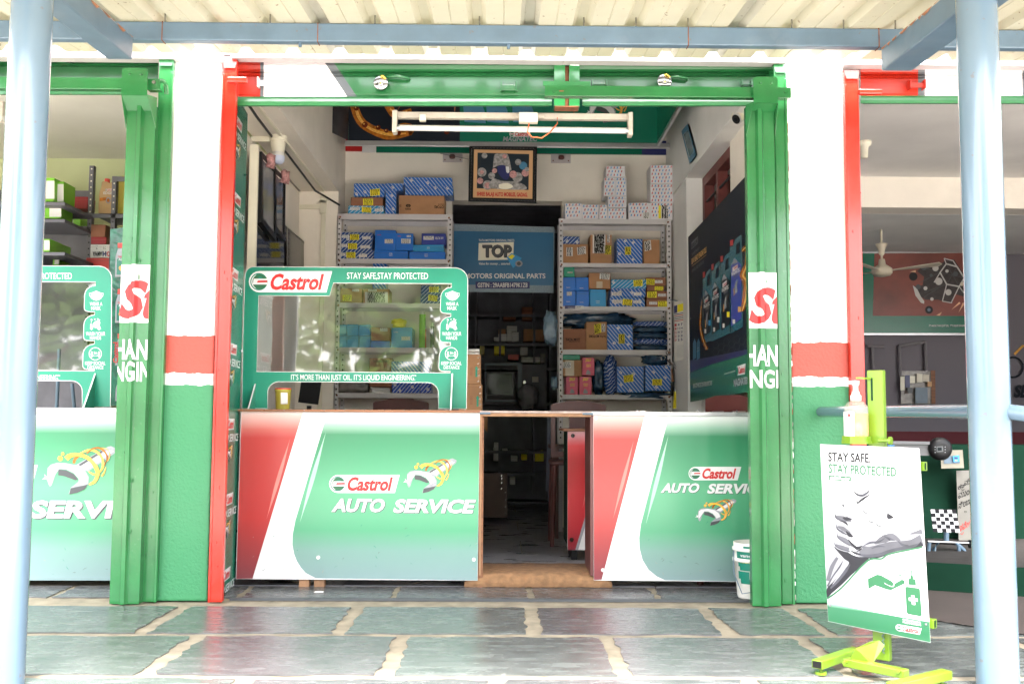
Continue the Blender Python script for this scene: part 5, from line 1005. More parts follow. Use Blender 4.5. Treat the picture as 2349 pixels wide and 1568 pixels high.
# television in its metal cabinet
YT = 11.2; t = thing('television', 'Old grey tube television in a metal cabinet in the store room', 'television', P(*qt(640, 1400), YT)); f = FY(YT); g = lambda a, b, o=0.0: f(*qt(a, b), o)
part('cabinet', MB().slab(g, [(440, 945), (905, 945), (905, 1430), (440, 1430)], .4, 'steel_blue', 0, [[(455, 975), (850, 975), (850, 1410), (455, 1410)]]), t)
part('casing', MB().slab(g, [(455, 1055), (815, 1055), (815, 1400), (455, 1400)], .3, 'black_plastic', -.03), t); part('bezel', MB().slab(g, [(462, 1065), (800, 1065), (800, 1355), (462, 1355)], .01, mat('tv_bezel', (.1, .1, .11), .4), -.02), t)
part('tube_face', MB().slab(g, [(470, 1080), (780, 1080), (780, 1340), (470, 1340)], .005, 'glass_dark', -.012), t)
t = thing('steel_locker', 'Dark steel locker with a paper slip beside the television', 'locker', P(*qt(1050, 1500), YT)); part('door_panel', MB().slab(g, [(908, 965), (1205, 965), (1205, 1480), (908, 1480)], .4, 'dark_shelf'), t); part('paper_slip', MB().rect(g, (1030, 1115, 1110, 1185), 'paper', .002), t)
for zx, zy in ((935, 1185),): c = g(zx, zy, .002); part('lock', MB().cyl(c, c - Vector((0, .01, 0)), .016, 'chrome', 12), t)
# grey curtain at the doorway and hanging bag
YCu = 9.3; f = FY(YCu); g = lambda a, b, o=0.0: f(*q8(a, b), o); vs = []; fs = []
for i in range(13):
    for j, (xx, yy) in enumerate(((720, 40), (716, 400), (706, 700), (712, 795))):
        x_ = xx + (i / 12) * (772 - xx if j == 0 else 755 - xx + 8); p = g(x_, yy if i > 2 or j < 3 else yy - 85); p.y += .025 * math.sin(i * 1.9); vs.append(p)
for i in range(12):
    for j in range(3): fs.append((i * 4 + j, i * 4 + j + 1, i * 4 + j + 5, i * 4 + j + 4))
one('curtain', MB().add(vs, fs, mat('curtain_grey', (.3, .33, .42), .8, .1), True), 'Narrow grey-blue curtain hanging at the inner doorway edge', 'curtain')
bag('Grey carrier bag hanging below the television in the doorway', qt, (860, 1230, 1100, 1510), mat('carrier_grey', (.25, .25, .28), .5, .2).name, dep=.08, Y=10.9, seed=41, amp=.35)
# big cartons with green arrows standing behind the middle counter
YB2 = 6.9
for i, (r, lb) in enumerate((((118, 838, 383, 1208), 'Large brown carton with a green up-arrow, upper of two by the clear screen'), ((112, 1210, 402, 1515), 'Large brown carton with a green up-arrow, lower of two by the clear screen'))):
    t = C(lb, qt, r, 'carton', Y=YB2, dep=.3, grp='arrow cartons', z0=None if i == 0 else ZT - .16); f = FY(YB2); g = lambda a, b, o=0.0: f(*qt(a, b), o)
    x, y0, y1 = (332, 982, 1120) if i == 0 else (346, 1350, 1490)
    part('arrow_print', MB().poly(g, [(x, y0), (x + 24, y0 + 36), (x + 13, y0 + 36), (x + 13, y1), (x - 13, y1), (x - 13, y0 + 36), (x - 24, y0 + 36)], 'box_green', .001), t)
    mb = MB(); [mb.poly(g, [(a, b), (a + 22, b - 14), (a + 24, b - 8), (a + 2, b + 6)], 'chrome', .002) for a, b in ([(345, 880), (342, 955), (342, 1030), (344, 1105), (340, 1178)] if i == 0 else [(365, 1250), (362, 1330), (362, 1400), (366, 1470)])]; part('staple', mb, t, kind='stuff')
    mb = MB(); [mb.rect(g, (248, (1000 if i == 0 else 1362) + k * 16, 284, (1006 if i == 0 else 1368) + k * 16), 'carton_dark', .001) for k in range(7)]; part('care_print', mb, t, kind='stuff')
for i, (a, b) in enumerate(((770, 800), (806, 836))): C('White printed packet, %s of two on the arrow carton' % ('upper', 'lower')[i], qt, (200, a, 366, b), 'paper', Y=YB2 + .02, dep=.2, grp='white packets', words=[('PISTON & 4 TAPERINGS', (215, a + 12, 320, a + 19), 'print_black')])
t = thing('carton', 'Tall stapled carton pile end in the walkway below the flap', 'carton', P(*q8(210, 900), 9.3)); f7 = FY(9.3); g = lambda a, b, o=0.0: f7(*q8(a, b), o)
part('body', MB().slab(g, [(190, 560), (390, 560), (392, 925), (190, 925)], .3, 'dim_carton'), t); part('flap', MB().slab(g, [(186, 70), (228, 72), (226, 222), (190, 180)], .01, 'carton', .02), t)  # body brown is darkened: the walkway's shade is put into its colour
mb = MB(); [mb.poly(g, [(a, b), (a + 8, b - 6), (a + 10, b - 3), (a + 2, b + 4)], 'chrome', .002) for a, b in ((337, 582), (340, 606), (340, 640), (338, 688), (370, 720), (372, 780), (372, 838), (372, 896))]; part('staple', mb, t, kind='stuff')
part('blue_sheet', MB().slab(f7 and (lambda a, b, o=0.0: fc(*q8(a, b), o)), [(160, 770), (185, 720), (182, 1230), (160, 1310)], .003, 'box_navy', -.02), c1)
# red inner counter seen through the walkway
YI = 6.85; f = FY(YI); g = lambda a, b, o=0.0: f(*q8(a, b), o)
t = thing('counter', 'Inner red and white printed counter end seen through the walkway', 'counter', P(*q8(990, 1200), YI), 'printed shop counters')
xi = [P(*q8(a, 700), YI).x for a in (888, 1250)]; zi = [P(*q8(1000, b), YI).z for b in (212, 1194)]
rm2 = mat('inner_red', (.6, .03, .04), .3, .03); ramp_z(rm2, [(zi[1], (.2, .02, .03)), (zi[1] + .15, (.42, .02, .03)), (zi[1] + .5, (.7, .04, .05)), (zi[0] - .1, (.66, .05, .06)), (zi[0] - .03, (.6, .25, .27)), (zi[0], (.6, .35, .36))])
part('front_board', MB().box(xi[0], xi[1], YI, YI + .015, zi[1], zi[0], 'print_white'), t)
part('red_print', MB().poly(g, [(889, 213), (1250, 213), (1250, 100 + 113), (1160, 480), (952, 1193), (889, 1193)], 'inner_red', .001), t)
part('grey_stripe', MB().poly(g, [(1160, 480), (1185, 480), (975, 1193), (952, 1193)], 'print_silver', .001), t)
part('streak', MB().poly(g, [(1075, 590), (1045, 720), (1012, 850), (1030, 740)], 'streak_red', .002), t)
part('carcass', MB().box(xi[0] + .005, xi[1], YI + .016, YI + .5, zi[1] + .02, zi[0] - .005, 'deep_green'), t); part('top', MB().box(xi[0] - .03, xi[1], YI - .015, YI + .5, zi[0] - .003, zi[0] + .015, 'wood'), t, bev=.003)
for a, b in ((930, 250), (921, 1107)): c = g(a, b, .002); part('screw_cap', MB().cyl(c, c - Vector((0, .006, 0)), .014, 'chrome', 14), t)
for x in (xi[0] + .05, xi[1] - .05): part('foot', MB().box(x - .02, x + .02, YI + .05, YI + .4, 0, zi[1] + .03, 'black_plastic'), t)
# dark cabinet between the rack and inner counter
part_y = 7.6; t = thing('chair', 'Maroon plastic chair standing in front of the rack, behind the walkway', 'chair', (X_(1335, 7.6), 7.6, 0), 'maroon plastic chairs')
def chair(t, cx, y, ztop, w_, face=-1):
    part('backrest', MB().slab(wp((cx, y, 0), (1, 0, 0), (0, 0, 1)), [(-w_ / 2, ztop - .42), (w_ / 2, ztop - .42), (w_ / 2, ztop - .03)] + arc(w_ / 2 - .03, ztop - .03, .03, .015, 0, 90, 3) + arc(w_ / 4 - .02, ztop, .02, .008, 0, 90, 2) + arc(-w_ / 4 + .02, ztop, .02, .008, 90, 180, 2) + arc(-w_ / 2 + .03, ztop - .03, .03, .015, 90, 180, 3), .02, 'maroon', 0,
         [[(-w_ * .42, ztop - .08), (-w_ * .42, ztop - .38), (-w_ * .17, ztop - .38), (-w_ * .17, ztop - .08)], [(w_ * .42, ztop - .08), (w_ * .17, ztop - .08), (w_ * .17, ztop - .38), (w_ * .42, ztop - .38)]]), t)
    zs = ztop - .45; part('seat', MB().box(cx - w_ / 2, cx + w_ / 2, y - .02, y + .40, zs - .03, zs, 'maroon'), t, bev=.01)
    for sx in (-1, 1):
        for yy in (y, y + .36): part('leg', MB().cyl((cx + sx * (w_ / 2 - .03), yy, zs - .03), (cx + sx * (w_ / 2 - .01), yy, 0), .022, 'maroon', 8, .016), t)
chair(t, X_(1327, 7.6), 7.6, Z_(921, 7.6, 1330), .42)
t = thing('chair', 'Maroon plastic chair seen under the slogan of the middle clear screen', 'chair', (X_(920, 7.9), 7.9, 0), 'maroon plastic chairs'); chair(t, X_(919, 7.9), 7.9, Z_(916, 7.9, 920), .44)
t = thing('desk', 'Brown wooden desk back under the rack, seen above the red inner counter', 'desk', (X_(1330, 8.0), 8.0, 0)); 
part('top', MB().box(X_(1262, 8.1), X_(1420, 8.1), 8.1, 8.5, .72, .75, 'dark_wood'), t)
for u in (1268, 1400): x = X_(u, 8.1); part('leg', MB().box(x, x + .05, 8.12, 8.17, 0, .72, 'dark_wood'), t); part('leg', MB().box(x, x + .05, 8.4, 8.45, 0, .72, 'dark_wood'), t)
# small goods on and behind the middle counter
t = thing('paint_bucket', 'Small yellow bucket with red lid behind the middle clear screen', 'bucket', (X_(648, 6.08), 6.08, ZT)); cx = X_(648, 6.08); rb = (X_(666, 6.08) - X_(630, 6.08)) / 2; zt = Z_(893, 6.08, 648)
part('pail', MB().lathe((cx, 6.08, ZT), [(0, 0), (rb * .85, 0), (rb * .88, .01), (rb, zt - ZT - .015), (rb * 1.05, zt - ZT - .012), (rb * 1.05, zt - ZT), (0, zt - ZT)], 'bucket_yellow', 28), t)
part('lid', MB().cyl((cx, 6.08, zt), (cx, 6.08, zt + .008), rb * 1.05, 'box_red', 28), t)
F = FY(6.08 - rb); part('paper_label', MB().rect(F, (644, 900, 660, 926), 'paper', .004), t)
t = thing('monitor', 'Black monitor standing askew behind the gap of the middle clear screen', 'monitor', (X_(712, 6.5), 6.5, .9)); f65 = FY(6.5)
part('screen_panel', MB().slab(lambda a, b, o=0.0: f65(*q2(a, b), o) + Vector((0, (a - 600) * .0012, 0)), [(545, 1085), (660, 1085), (640, 1250), (528, 1235)], .03, 'black_plastic'), t, bev=.004)
zz = Z_(930, 6.5, 712); part('stand', MB().box(X_(703, 6.5), X_(712, 6.5), 6.5, 6.53, .9, zz, 'black_plastic').box(X_(690, 6.5), X_(728, 6.5), 6.42, 6.6, .89, .9, 'black_plastic'), t)
t = thing('cash_desk', 'Dark desk carrying the black monitor behind the middle counter', 'desk', (X_(700, 6.4), 6.4, 0)); part('top', MB().box(-1.44, -.9, 6.3, 7.0, .86, .889, 'dark_wood'), t); part('side', MB().box(-1.43, -1.4, 6.3, 6.98, 0, .86, 'dark_wood'), t); part('side', MB().box(-.95, -.92, 6.3, 6.98, 0, .86, 'dark_wood'), t)
# ================================================================== BANNER BOX ON THE BACK WALL
random.seed(3)
qa = zm(900, 0, .574); q3 = zm(1800, 0, .574); YBn = 8.4; f = FY(YBn); g = lambda a, b, o=0.0: f(*qa(a, b), o); h3 = lambda a, b, o=0.0: f(*q3(a, b), o)
t = thing('banner_box', 'Dark green and navy oil banner box hung high on the back wall', 'banner', P(1150, 332, YBn))
zb0 = Z_(326, YBn, 1150); xl_, xr_ = X_(799, YBn, 330), X_(1509, YBn, 330)
part('front_sheet', MB().box(xl_, xr_, YBn, YBn + .01, zb0, 3.94, 'banner_green'), t)
part('navy_field', MB().poly(g, [(862, 560), (1637, 560), (1637, 993), (862, 993)], 'print_dark', .001), t)
A = 'amber'
def ribbon(pts, ws, m=A, o=.002): s = smooth(pts, 6); part('oil_splash', MB().stroke(g, s, wid(ws, len(s)), m, o), t)
mb = MB()
ribbon([(890, 640), (900, 740), (950, 850), (1040, 910), (1150, 945), (1300, 920)], [60, 55, 60, 62, 60, 40]); ribbon([(905, 700), (930, 810), (1000, 890), (1130, 935), (1260, 930)], [14, 22, 18, 22, 10], 'print_gold', .003)
ribbon([(1100, 640), (1140, 740), (1190, 800), (1300, 770)], [60, 55, 50, 30]); ribbon([(1150, 760), (1200, 790), (1270, 775)], [10, 18, 8], 'print_gold', .003); ribbon([(1180, 920), (1230, 880), (1300, 890), (1290, 940)], [30, 40, 40, 20])
for a, b, r in ((915, 755, 18), (975, 870, 20), (1068, 888, 17), (1125, 912, 15), (1205, 925, 22), (1545, 918, 19), (850, 752, 16)): mb.circ(g, a, b, r, 'amber_dark', .004, 14); mb.circ(g, a - r * .3, b - r * .3, r * .3, 'print_gold', .005, 8)
part('oil_drops', mb, t, kind='stuff')
mb = MB(); logo(mb, f, *q3(412, 915), 150 * .574 / 1.7437, .002); part('logo', mb, t); part('lettering', MB().text(h3, 'MAGNATEC', (368, 953, 605, 983), 'print_silver', .002, .2, .04), t)
mb = MB(); wrench(mb, f, *q3(950, 640), 330 * .574 / 1.7437, .002); part('wrench_picture', mb, t)
mb = MB(); [mb.poly(h3, [(a, 700), (a + 120, 700), (a + 150, 770), (a + 160, 860), (a + 10, 850)], 'frame_blue', .0015) for a in (90, 250, 430)]; part('bottle_picture', mb, t)
part('rim', MB().box(xl_ - .03, X_(1540, YBn), YBn - .012, YBn + .012, zb0 - .045, zb0, 'aluminium'), t, bev=.003)
part('side_return', MB().box(xr_ - .004, xr_ + .004, 7.3, YBn, zb0, 3.94, 'banner_green'), t); part('side_rim', MB().box(xr_ - .012, xr_ + .012, 7.3, YBn - .02, zb0 - .03, zb0, 'aluminium'), t)
# glossy side flap, bent forward
a0 = P(799, 326, YBn); b0 = P(707, 300, 7.8); vs = []; n = 8
for i in range(n + 1):
    k = i / n; x = a0.x + (b0.x - a0.x) * k - .05 * math.sin(k * math.pi); y = a0.y + (b0.y - a0.y) * k; zz = zb0 + .02 * math.sin(k * math.pi)
    vs += [(x, y, zz), (x, y, 3.94)]
part('side_flap', MB().add(vs, [(2 * i, 2 * i + 1, 2 * i + 3, 2 * i + 2) for i in range(n)], mat('flap_film', (.06, .055, .06), .12, .6, 3), True), t)
part('flap_edge', MB().cyl(b0, (b0.x, b0.y, 3.94), .012, 'board_edge', 8), t)
# second printed board directly on the wall
f9 = FY(8.93); g9 = lambda a, b, o=0.0: f9(*qa(a, b), o); t = thing('wall_board', 'Green board with red and white ends showing under the banner box', 'sign', P(1150, 352, 8.93))
x0 = P(*qa(765, 1058), 8.93).x; z0 = P(1150, 352, 8.93).z; part('green_field', MB().box(X_(853, 8.93), X_(1475, 8.93), 8.925, 8.945, z0, 3.5, 'banner_green'), t)
part('white_field', MB().box(X_(820, 8.93), X_(853, 8.93), 8.928, 8.945, z0, 3.5, 'print_white'), t); part('red_field', MB().box(X_(772, 8.93), X_(820, 8.93), 8.926, 8.945, z0 + .01, 3.5, 'print_red'), t); part('navy_end', MB().box(X_(1475, 8.93), X_(1538, 8.93), 8.93, 8.945, z0, 3.5, 'print_navy'), t)
for u, v, lb in ((1038, 360, 'Maroon pipe bracket with white plate above the middle of the doorway, beside the framed picture'), (1287, 362, 'Maroon pipe bracket with white plate between the framed picture and the white cartons')):
    c = P(u, v - 3, 8.9); t = thing('pipe_bracket', lb, 'bracket', c, 'banner brackets'); part('pipe', MB().cyl((c.x, 8.86, c.z - .02), (c.x, 8.86, 3.32), .028, 'maroon', 16).blob((c.x, 8.86, c.z - .02), (.028, .028, .02), 'maroon', amp=0, n=12, k=6), t)
    part('wall_plate', MB().box(c.x - .09, c.x + .09, 8.935, 8.948, c.z - .05, c.z + .09, 'fascia_white'), t, bev=.002)
    for sx in (-.07, .07):
        for sz in (-.03, .06): part('screw', MB().cyl((c.x + sx, 8.936, c.z + sz), (c.x + sx, 8.93, c.z + sz), .006, 'rust', 8), t)
# framed devotional picture (plain stand-in figure)
YF_ = 8.35; f = FY(YF_); g = lambda a, b, o=0.0: f(*q3(a, b), o); t = thing('picture_frame', 'Framed devotional picture with beaded black frame and red caption on a tan mount', 'picture', P(1153, 465, YF_))
O = [(135, 1018), (607, 1022), (602, 1418), (127, 1404)]; I = [(168, 1042), (578, 1050), (574, 1386), (160, 1376)]
part('frame', MB().slab(g, O, .03, 'black_plastic', 0, [I]), t, bev=.003)
mb = MB()
for (a, b) in ((0, 1), (1, 2), (2, 3), (3, 0)):
    m0 = [((O[a][0] + I[a][0]) / 2, (O[a][1] + I[a][1]) / 2), ((O[b][0] + I[b][0]) / 2, (O[b][1] + I[b][1]) / 2)]; L_ = math.dist(*m0); k = 0
    while k < L_: mb.circ(g, m0[0][0] + (m0[1][0] - m0[0][0]) * k / L_, m0[0][1] + (m0[1][1] - m0[0][1]) * k / L_, 3, 'chrome', .001, 6); k += 10
part('beading', mb, t, kind='stuff')
part('mount', MB().poly(g, I, 'picture_tan', -.006), t)
mb = MB().poly(g, [(192, 1064), (552, 1074), (547, 1324), (187, 1312)], 'face_dark', -.004); S = lambda pts, m, o: mb.poly(g, smooth(pts + [pts[0]], 4)[:-1], m, o)
S([(300, 1165), (310, 1080), (350, 1072), (400, 1075), (425, 1165), (420, 1190), (360, 1150), (300, 1170)], 'fur_white', -.003); S([(330, 1160), (365, 1150), (400, 1165), (418, 1210), (400, 1250), (370, 1245), (335, 1205)], 'print_navy', -.0025); mb.poly(g, [(388, 1160), (412, 1162), (414, 1200), (404, 1208), (392, 1200)], 'print_white', -.002)
for a, b, r, m in ((222, 1200, 32, 'fur_white'), (222, 1200, 14, 'jewel_pink'), (310, 1190, 18, 'jewel_pink'), (440, 1215, 26, 'jewel_pink'), (470, 1235, 36, 'fur_white'), (262, 1290, 34, 'fur_white'), (262, 1292, 22, 'jewel_pink'), (525, 1205, 26, 'jewel_pink'), (475, 1130, 22, 'fur_white'), (510, 1155, 28, 'frame_blue'), (240, 1085, 20, 'fur_white'), (290, 1225, 24, 'fur_white'), (210, 1260, 22, 'jewel_pink'), (535, 1180, 16, 'fur_white'), (380, 1090, 16, 'jewel_pink')): mb.circ(g, a, b, r, m, -.0022 + r * -.00001, 14)
S([(300, 1240), (370, 1262), (450, 1265), (520, 1290), (515, 1322), (300, 1314), (270, 1290)], 'fur_white', -.0015); S([(340, 1285), (400, 1275), (440, 1300), (400, 1318), (345, 1312)], 'ivory_plastic', -.001)
part('picture', mb, t); part('lettering', MB().text(g, 'SHREE BALAJI AUTO MOBILES, GADAG.', (187, 1338, 541, 1363), 'print_red', -.004, bold=.04, tilt=.02), t)
part('hanging_wire', MB().tube([g(130, 1110), P(1010, 352, 8.9)], .002, 'cable_black', 4).tube([g(608, 1110), P(1215, 350, 8.9)], .002, 'cable_black', 4), t)
# ================================================================== TUBE LIGHT (unlit), BULB, CAMERA
YL = 5.5; c_a = P(903, 265, YL); c_b = P(1449, 269, YL); t = thing('tube_light', 'Unlit white tube light with a rusty batten hanging across the middle doorway', 'tube light', P(1176, 304, YL))
za, zb_ = P(1176, 257, YL).z, P(1176, 271, YL).z
part('batten', MB().box(c_a.x, c_b.x, YL + .01, YL + .05, zb_, za, 'batten'), t, bev=.003)
ta, tb = P(906, 293, YL), P(1446, 300, YL); part('tube', MB().cyl(ta, tb, .0165, 'tube_white', 24), t)
for p, q_ in ((ta, 1), (tb, -1)): part('end_cap', MB().cyl(p, p + Vector((.028 * q_, 0, 0)), .0175, 'aluminium', 20), t); part('lamp_holder', MB().box(p.x - .014, p.x + .012, YL - .02, YL + .045, p.z - .03, za + .002, 'batten', jit=.002), t, bev=.005)
for u, w0, w1, v0, v1 in ((961, 953, 968, 263, 277),): part('starter', MB().box(X_(w0, YL), X_(w1, YL), YL - .01, YL + .03, P(u, v1, YL).z, P(u, v0, YL).z, 'ivory_plastic'), t, bev=.004)
part('choke', MB().box(X_(1187, YL), X_(1231, YL), YL - .03, YL + .02, P(1208, 283, YL).z, P(1208, 261, YL).z, 'ivory_plastic').box(X_(1180, YL), X_(1246, YL), YL - .015, YL + .02, P(1208, 272, YL).z, P(1208, 264, YL).z, 'batten'), t, bev=.003)
part('cable', MB().tube([P(*q3(551, 860), YL - .03), P(*q3(540, 920), YL - .04), P(*q3(570, 955), YL - .04), P(*q3(640, 962), YL - .04), P(*q3(700, 920), YL - .03), P(*q3(748, 860), YL - .01), P(*q3(748, 820), YL)], .0035, 'cable_orange', 6), t)
for u in (1821, 1165): pass
for zx in (31, 865): x = P(*q3(zx, 760), YL).x; part('hanger_wire', MB().tube([(x, YL + .02, za), (x + .005, YL + .02, za + .12), (x, YL + .02, 2.93)], .002, 'rust', 4), t)
xw = P(918, 245, YL).x; part('hanger_wire', MB().tube([(xw - .02, YL + .02, za), (xw + .01, YL + .01, za + .06), (xw, YL + .02, 2.93)], .002, 'rust', 4), t)
xw = X_(1188 - 10, YL)
t = thing('hanging_bulb', 'White LED bulb in a cream holder under the concrete beam', 'bulb', P(637, 376, 6.9)); c = P(637, 376, 6.9); zt = 2.93; x, y = c.x, c.y
part('holder_plate', MB().cyl((x, y, zt - .035), (x, y, zt), .062, 'ivory_plastic', 20), t); part('holder', MB().lathe((x, y, zt), [(.05, -.03), (.052, -.06), (.044, -.11), (.03, -.125), (0, -.125)], 'ivory_plastic', 20), t)
part('bulb_body', MB().lathe((x, y, c.z), [(.0, .0), (.03, .003), (.044, .02), (.046, .05), (.044, .065), (.03, .12), (.02, .155), (0, .155)], 'tube_white', 24), t); part('diffuser', MB().lathe((x, y, c.z - .001), [(.0, .0), (.031, .003), (.0455, .02), (.0475, .05), (.047, .055)], mat('frosted', (.55, .6, .75), .3, .02).name, 24), t)
part('side_bracket', MB().box(x - .19, x - .04, y - .01, y + .02, zt - .04, zt - .003, 'ivory_plastic'), t, bev=.003)
mb = MB(); pts = [P(*qa(165, 732), 5.66), P(*qa(225, 820), 5.9), P(*qa(325, 950), 6.85), P(*qa(440, 1080), 7.3), P(*qa(630, 1330), 8.3), P(*qa(700, 1370), 8.55), P(*qa(800, 1430), 8.58)]
pts = [Vector((p.x, p.y, min(p.z, 2.922))) for p in pts]; one('cable', mb.tube(pts, .009, 'cable_black', 6), 'Thick black cable running along the underside of the concrete beam', 'cable')
mb = MB(); xt = -1.56; mb.box(xt, xt + .02, 5.85, 8.55, 2.915, 2.929, 'ivory_plastic'); one('wire_casing', mb, 'Thin ivory wire casing along the beam to the bulb holder', 'casing')
ym = 8.59; t = thing('conduit', 'Ivory wiring conduit with a tee on the back pillar', 'conduit', P(740, 700, ym)); x = P(740, 600, ym).x
part('pipe', MB().box(x - .02, x + .02, ym - .016, ym + .008, .6, 2.9, 'ivory_plastic'), t, bev=.004); z = P(703, 475, ym).z; part('branch', MB().box(-1.78, x, ym - .016, ym + .006, z - .02, z + .02, 'ivory_plastic'), t, bev=.004); part('tee', MB().box(x - .03, x + .026, ym - .022, ym + .006, z - .06, z + .06, 'ivory_plastic').box(x - .03, x + .03, ym - .022, ym + .006, 2.82, 2.88, 'ivory_plastic'), t, bev=.004)
# security camera
qd = zm(2600, 0, .574); YCc = 6.3; t = thing('security_camera', 'White bullet security camera high on the side wall by the green post', 'camera', P(1697, 263, YCc)); a = P(*qd(602, 830), YCc); b = P(*qd(700, 768), YCc + .06)
part('housing', MB().cyl(a, b, .038, 'board_edge', 20), t); part('hood', MB().cyl(a + Vector((0, 0, .006)), b + Vector((0, 0, .006)), .041, 'ivory_plastic', 20, cap=False), t); d = (a - b).normalized(); part('lens_face', MB().cyl(a + d * .002, a + d * .006, .031, 'black_plastic', 18), t); part('lens', MB().cyl(a + d * .006, a + d * .009, .012, 'glass_dark', 12), t); part('arm', MB().cyl(b, b + Vector((.05, .02, .03)), .012, 'ivory_plastic', 8).cyl(b + Vector((.05, .02, .03)), (1.62, b.y + .05, b.z + .03), .012, 'ivory_plastic', 8), t)
# ================================================================== LEFT SIDE OF THE MIDDLE SHOP
XW = -1.775
def PX(u, v, x): return Pl((x, 0, 0), (1, 0, 0))(u, v)
# cream pier front and frames on the wall
def wallrect(u0, v0a, v0b, u1, v1a, v1b, x): return [PX(u0, v0a, x), PX(u1, v1a, x), PX(u1, v1b, x), PX(u0, v0b, x)]
qL = zm(980, 400, .4209)
y0_ = PX(*qL(75, 700), XW).y
pz = P(*qL(72, 422), 6.55)
t = thing('wall_cupboard', 'Cream built-in cupboard edge with dark glazed doors along the side wall', 'cupboard', (-1.7, 7, 0))
xa, xb = P(*qL(33, 900), 6.5).x, P(*qL(115, 900), 6.5).x
part('side_board', MB().box(xa, xb, 6.5, 6.53, 0, P(*qL(75, 422), 6.5).z, 'ivory_plastic'), t, bev=.003)
XG = -1.64
part('shelf_back', MB().box(-1.775, -1.76, 6.53, 8.55, 0, 2.9, 'cream_wall'), t)
def yz(pts): return [PX(*qL(a, b), XG) for a, b in pts]
part('glass_door', MB().add(yz([(110, 960), (400, 1205), (400, 1600), (110, 1600)]), [(0, 1, 2, 3)], 'glass_dark'), t)
part('glass_door', MB().add(yz([(404, 1210), (560, 1345), (560, 1600), (404, 1600)]), [(0, 1, 2, 3)], 'glass_dark'), t)
for pts in ([(100, 925), (560, 1340), (565, 1362), (100, 950)], [(395, 1195), (410, 1208), (410, 1600), (395, 1600)], [(372, 1345), (396, 1345), (396, 1600), (372, 1600)]):
    part('door_rail', MB().add(yz(pts), [(0, 1, 2, 3)], 'ivory_plastic'), t)
def frame_on_wall(name, label, outer, xg, flower=None, garl=None):
    t = thing('wall_picture', label, 'picture', PX(*qL(*outer[3]), xg), 'dark framed pictures on the side wall')
    o = [PX(*qL(a, b), xg) for a, b in outer]; cen = sum(o, Vector()) / 4; inn = [p + (cen - p) * .17 for p in o]
    part('frame', MB().add(o + inn + [p + Vector((-.03, 0, 0)) for p in o], [(0, 1, 5, 4), (1, 2, 6, 5), (2, 3, 7, 6), (3, 0, 4, 7), (0, 1, 9, 8), (3, 0, 8, 11), (2, 3, 11, 10), (1, 2, 10, 9)], 'black_plastic'), t)
    part('glass', MB().add([p + Vector((-.008, 0, 0)) for p in inn], [(0, 1, 2, 3)], mat('picture_glass' + name, (.16, .16, .17), .08, .4, 3).name), t)
    if flower: c = PX(*qL(*flower), xg + .02); part('flower', MB().blob(c, (.03, .05, .045), garl, 3, .5, 5, 14, 10), t)
frame_on_wall('a', 'Nearer dark framed picture on the side wall with a pale paper flower', [(160, 490), (295, 640), (298, 1345), (158, 1160)], -1.60, (245, 580), 'jewel_pink')
frame_on_wall('b', 'Farther dark framed picture on the side wall with a pink paper flower', [(290, 650), (388, 740), (380, 1345), (292, 1245)], -1.60, (382, 730), 'jewel_pink')
# ================================================================== RIGHT WALL OF THE MIDDLE SHOP
qp = zm(2700, 900, .4784); XP = 1.49; fp = Pl((XP, 0, 0), (-1, 0, 0)); g = lambda a, b, o=0.0: fp(*qp(a, b), o)
t = thing('wall_poster', 'Tall dark poster of four teal oil bottles on the side wall behind the short counter', 'poster', g(400, 1430))
part('sheet', MB().slab(g, [(110, 100), (640, -460), (640, 1390), (128, 1477)], .004, 'print_dark'), t)
part('green_foot', MB().poly(g, [(126, 1232), (300, 1165), (640, 1068), (640, 1388), (129, 1475)], 'banner_green', .001), t)
part('blue_glow', MB().poly(g, [(125, 1130), (300, 1100), (640, 1030), (640, 1068), (300, 1165), (126, 1230)], 'print_navy', .001), t)
part('badge', MB().poly(g, [(137, 145), (190, 92), (192, 150), (138, 205)], 'print_silver', .001), t)
def ptxt(s_, p0, p1, h, m, o=.002, **k):
    vs, fs, w_ = glyphs(s_, k.get('bold', .02)); out = [g(p0[0] + (p1[0] - p0[0]) * x / w_, p0[1] + (p1[1] - p0[1]) * x / w_ - y * h, o) for x, y in vs]; part('lettering', MB().add(out, fs, m), t)
ptxt('INTRODUCING', (141, 196), (188, 146), 34, 'print_black'); ptxt('THE WIDEST RANGE OF', (140, 262), (204, 200), 22, 'print_silver'); ptxt('BS-VI READY ENGINE OILS', (139, 328), (262, 226), 44, 'print_gold', bold=.03); ptxt('FOR PETROL, DIESEL, AND CNG CARS', (140, 400), (240, 316), 24, 'print_silver')
mb = MB(); mb.stroke(g, [(139, 346), (262, 248)], 2, 'print_gold', .002); part('rule', mb, t)
teal = mat('bottle_teal', (.02, .13, .17), .25, .15, 3); part_b = [((232, 395), (305, 330), 935, 975, 'print_navy', 0), ((302, 330), (378, 265), 975, 935, 'print_navy', 1), ((378, 262), (462, 190), 935, 900, 'print_navy', 2), ((458, 125), (556, 80), 905, 855, 'box_blue', 3)]
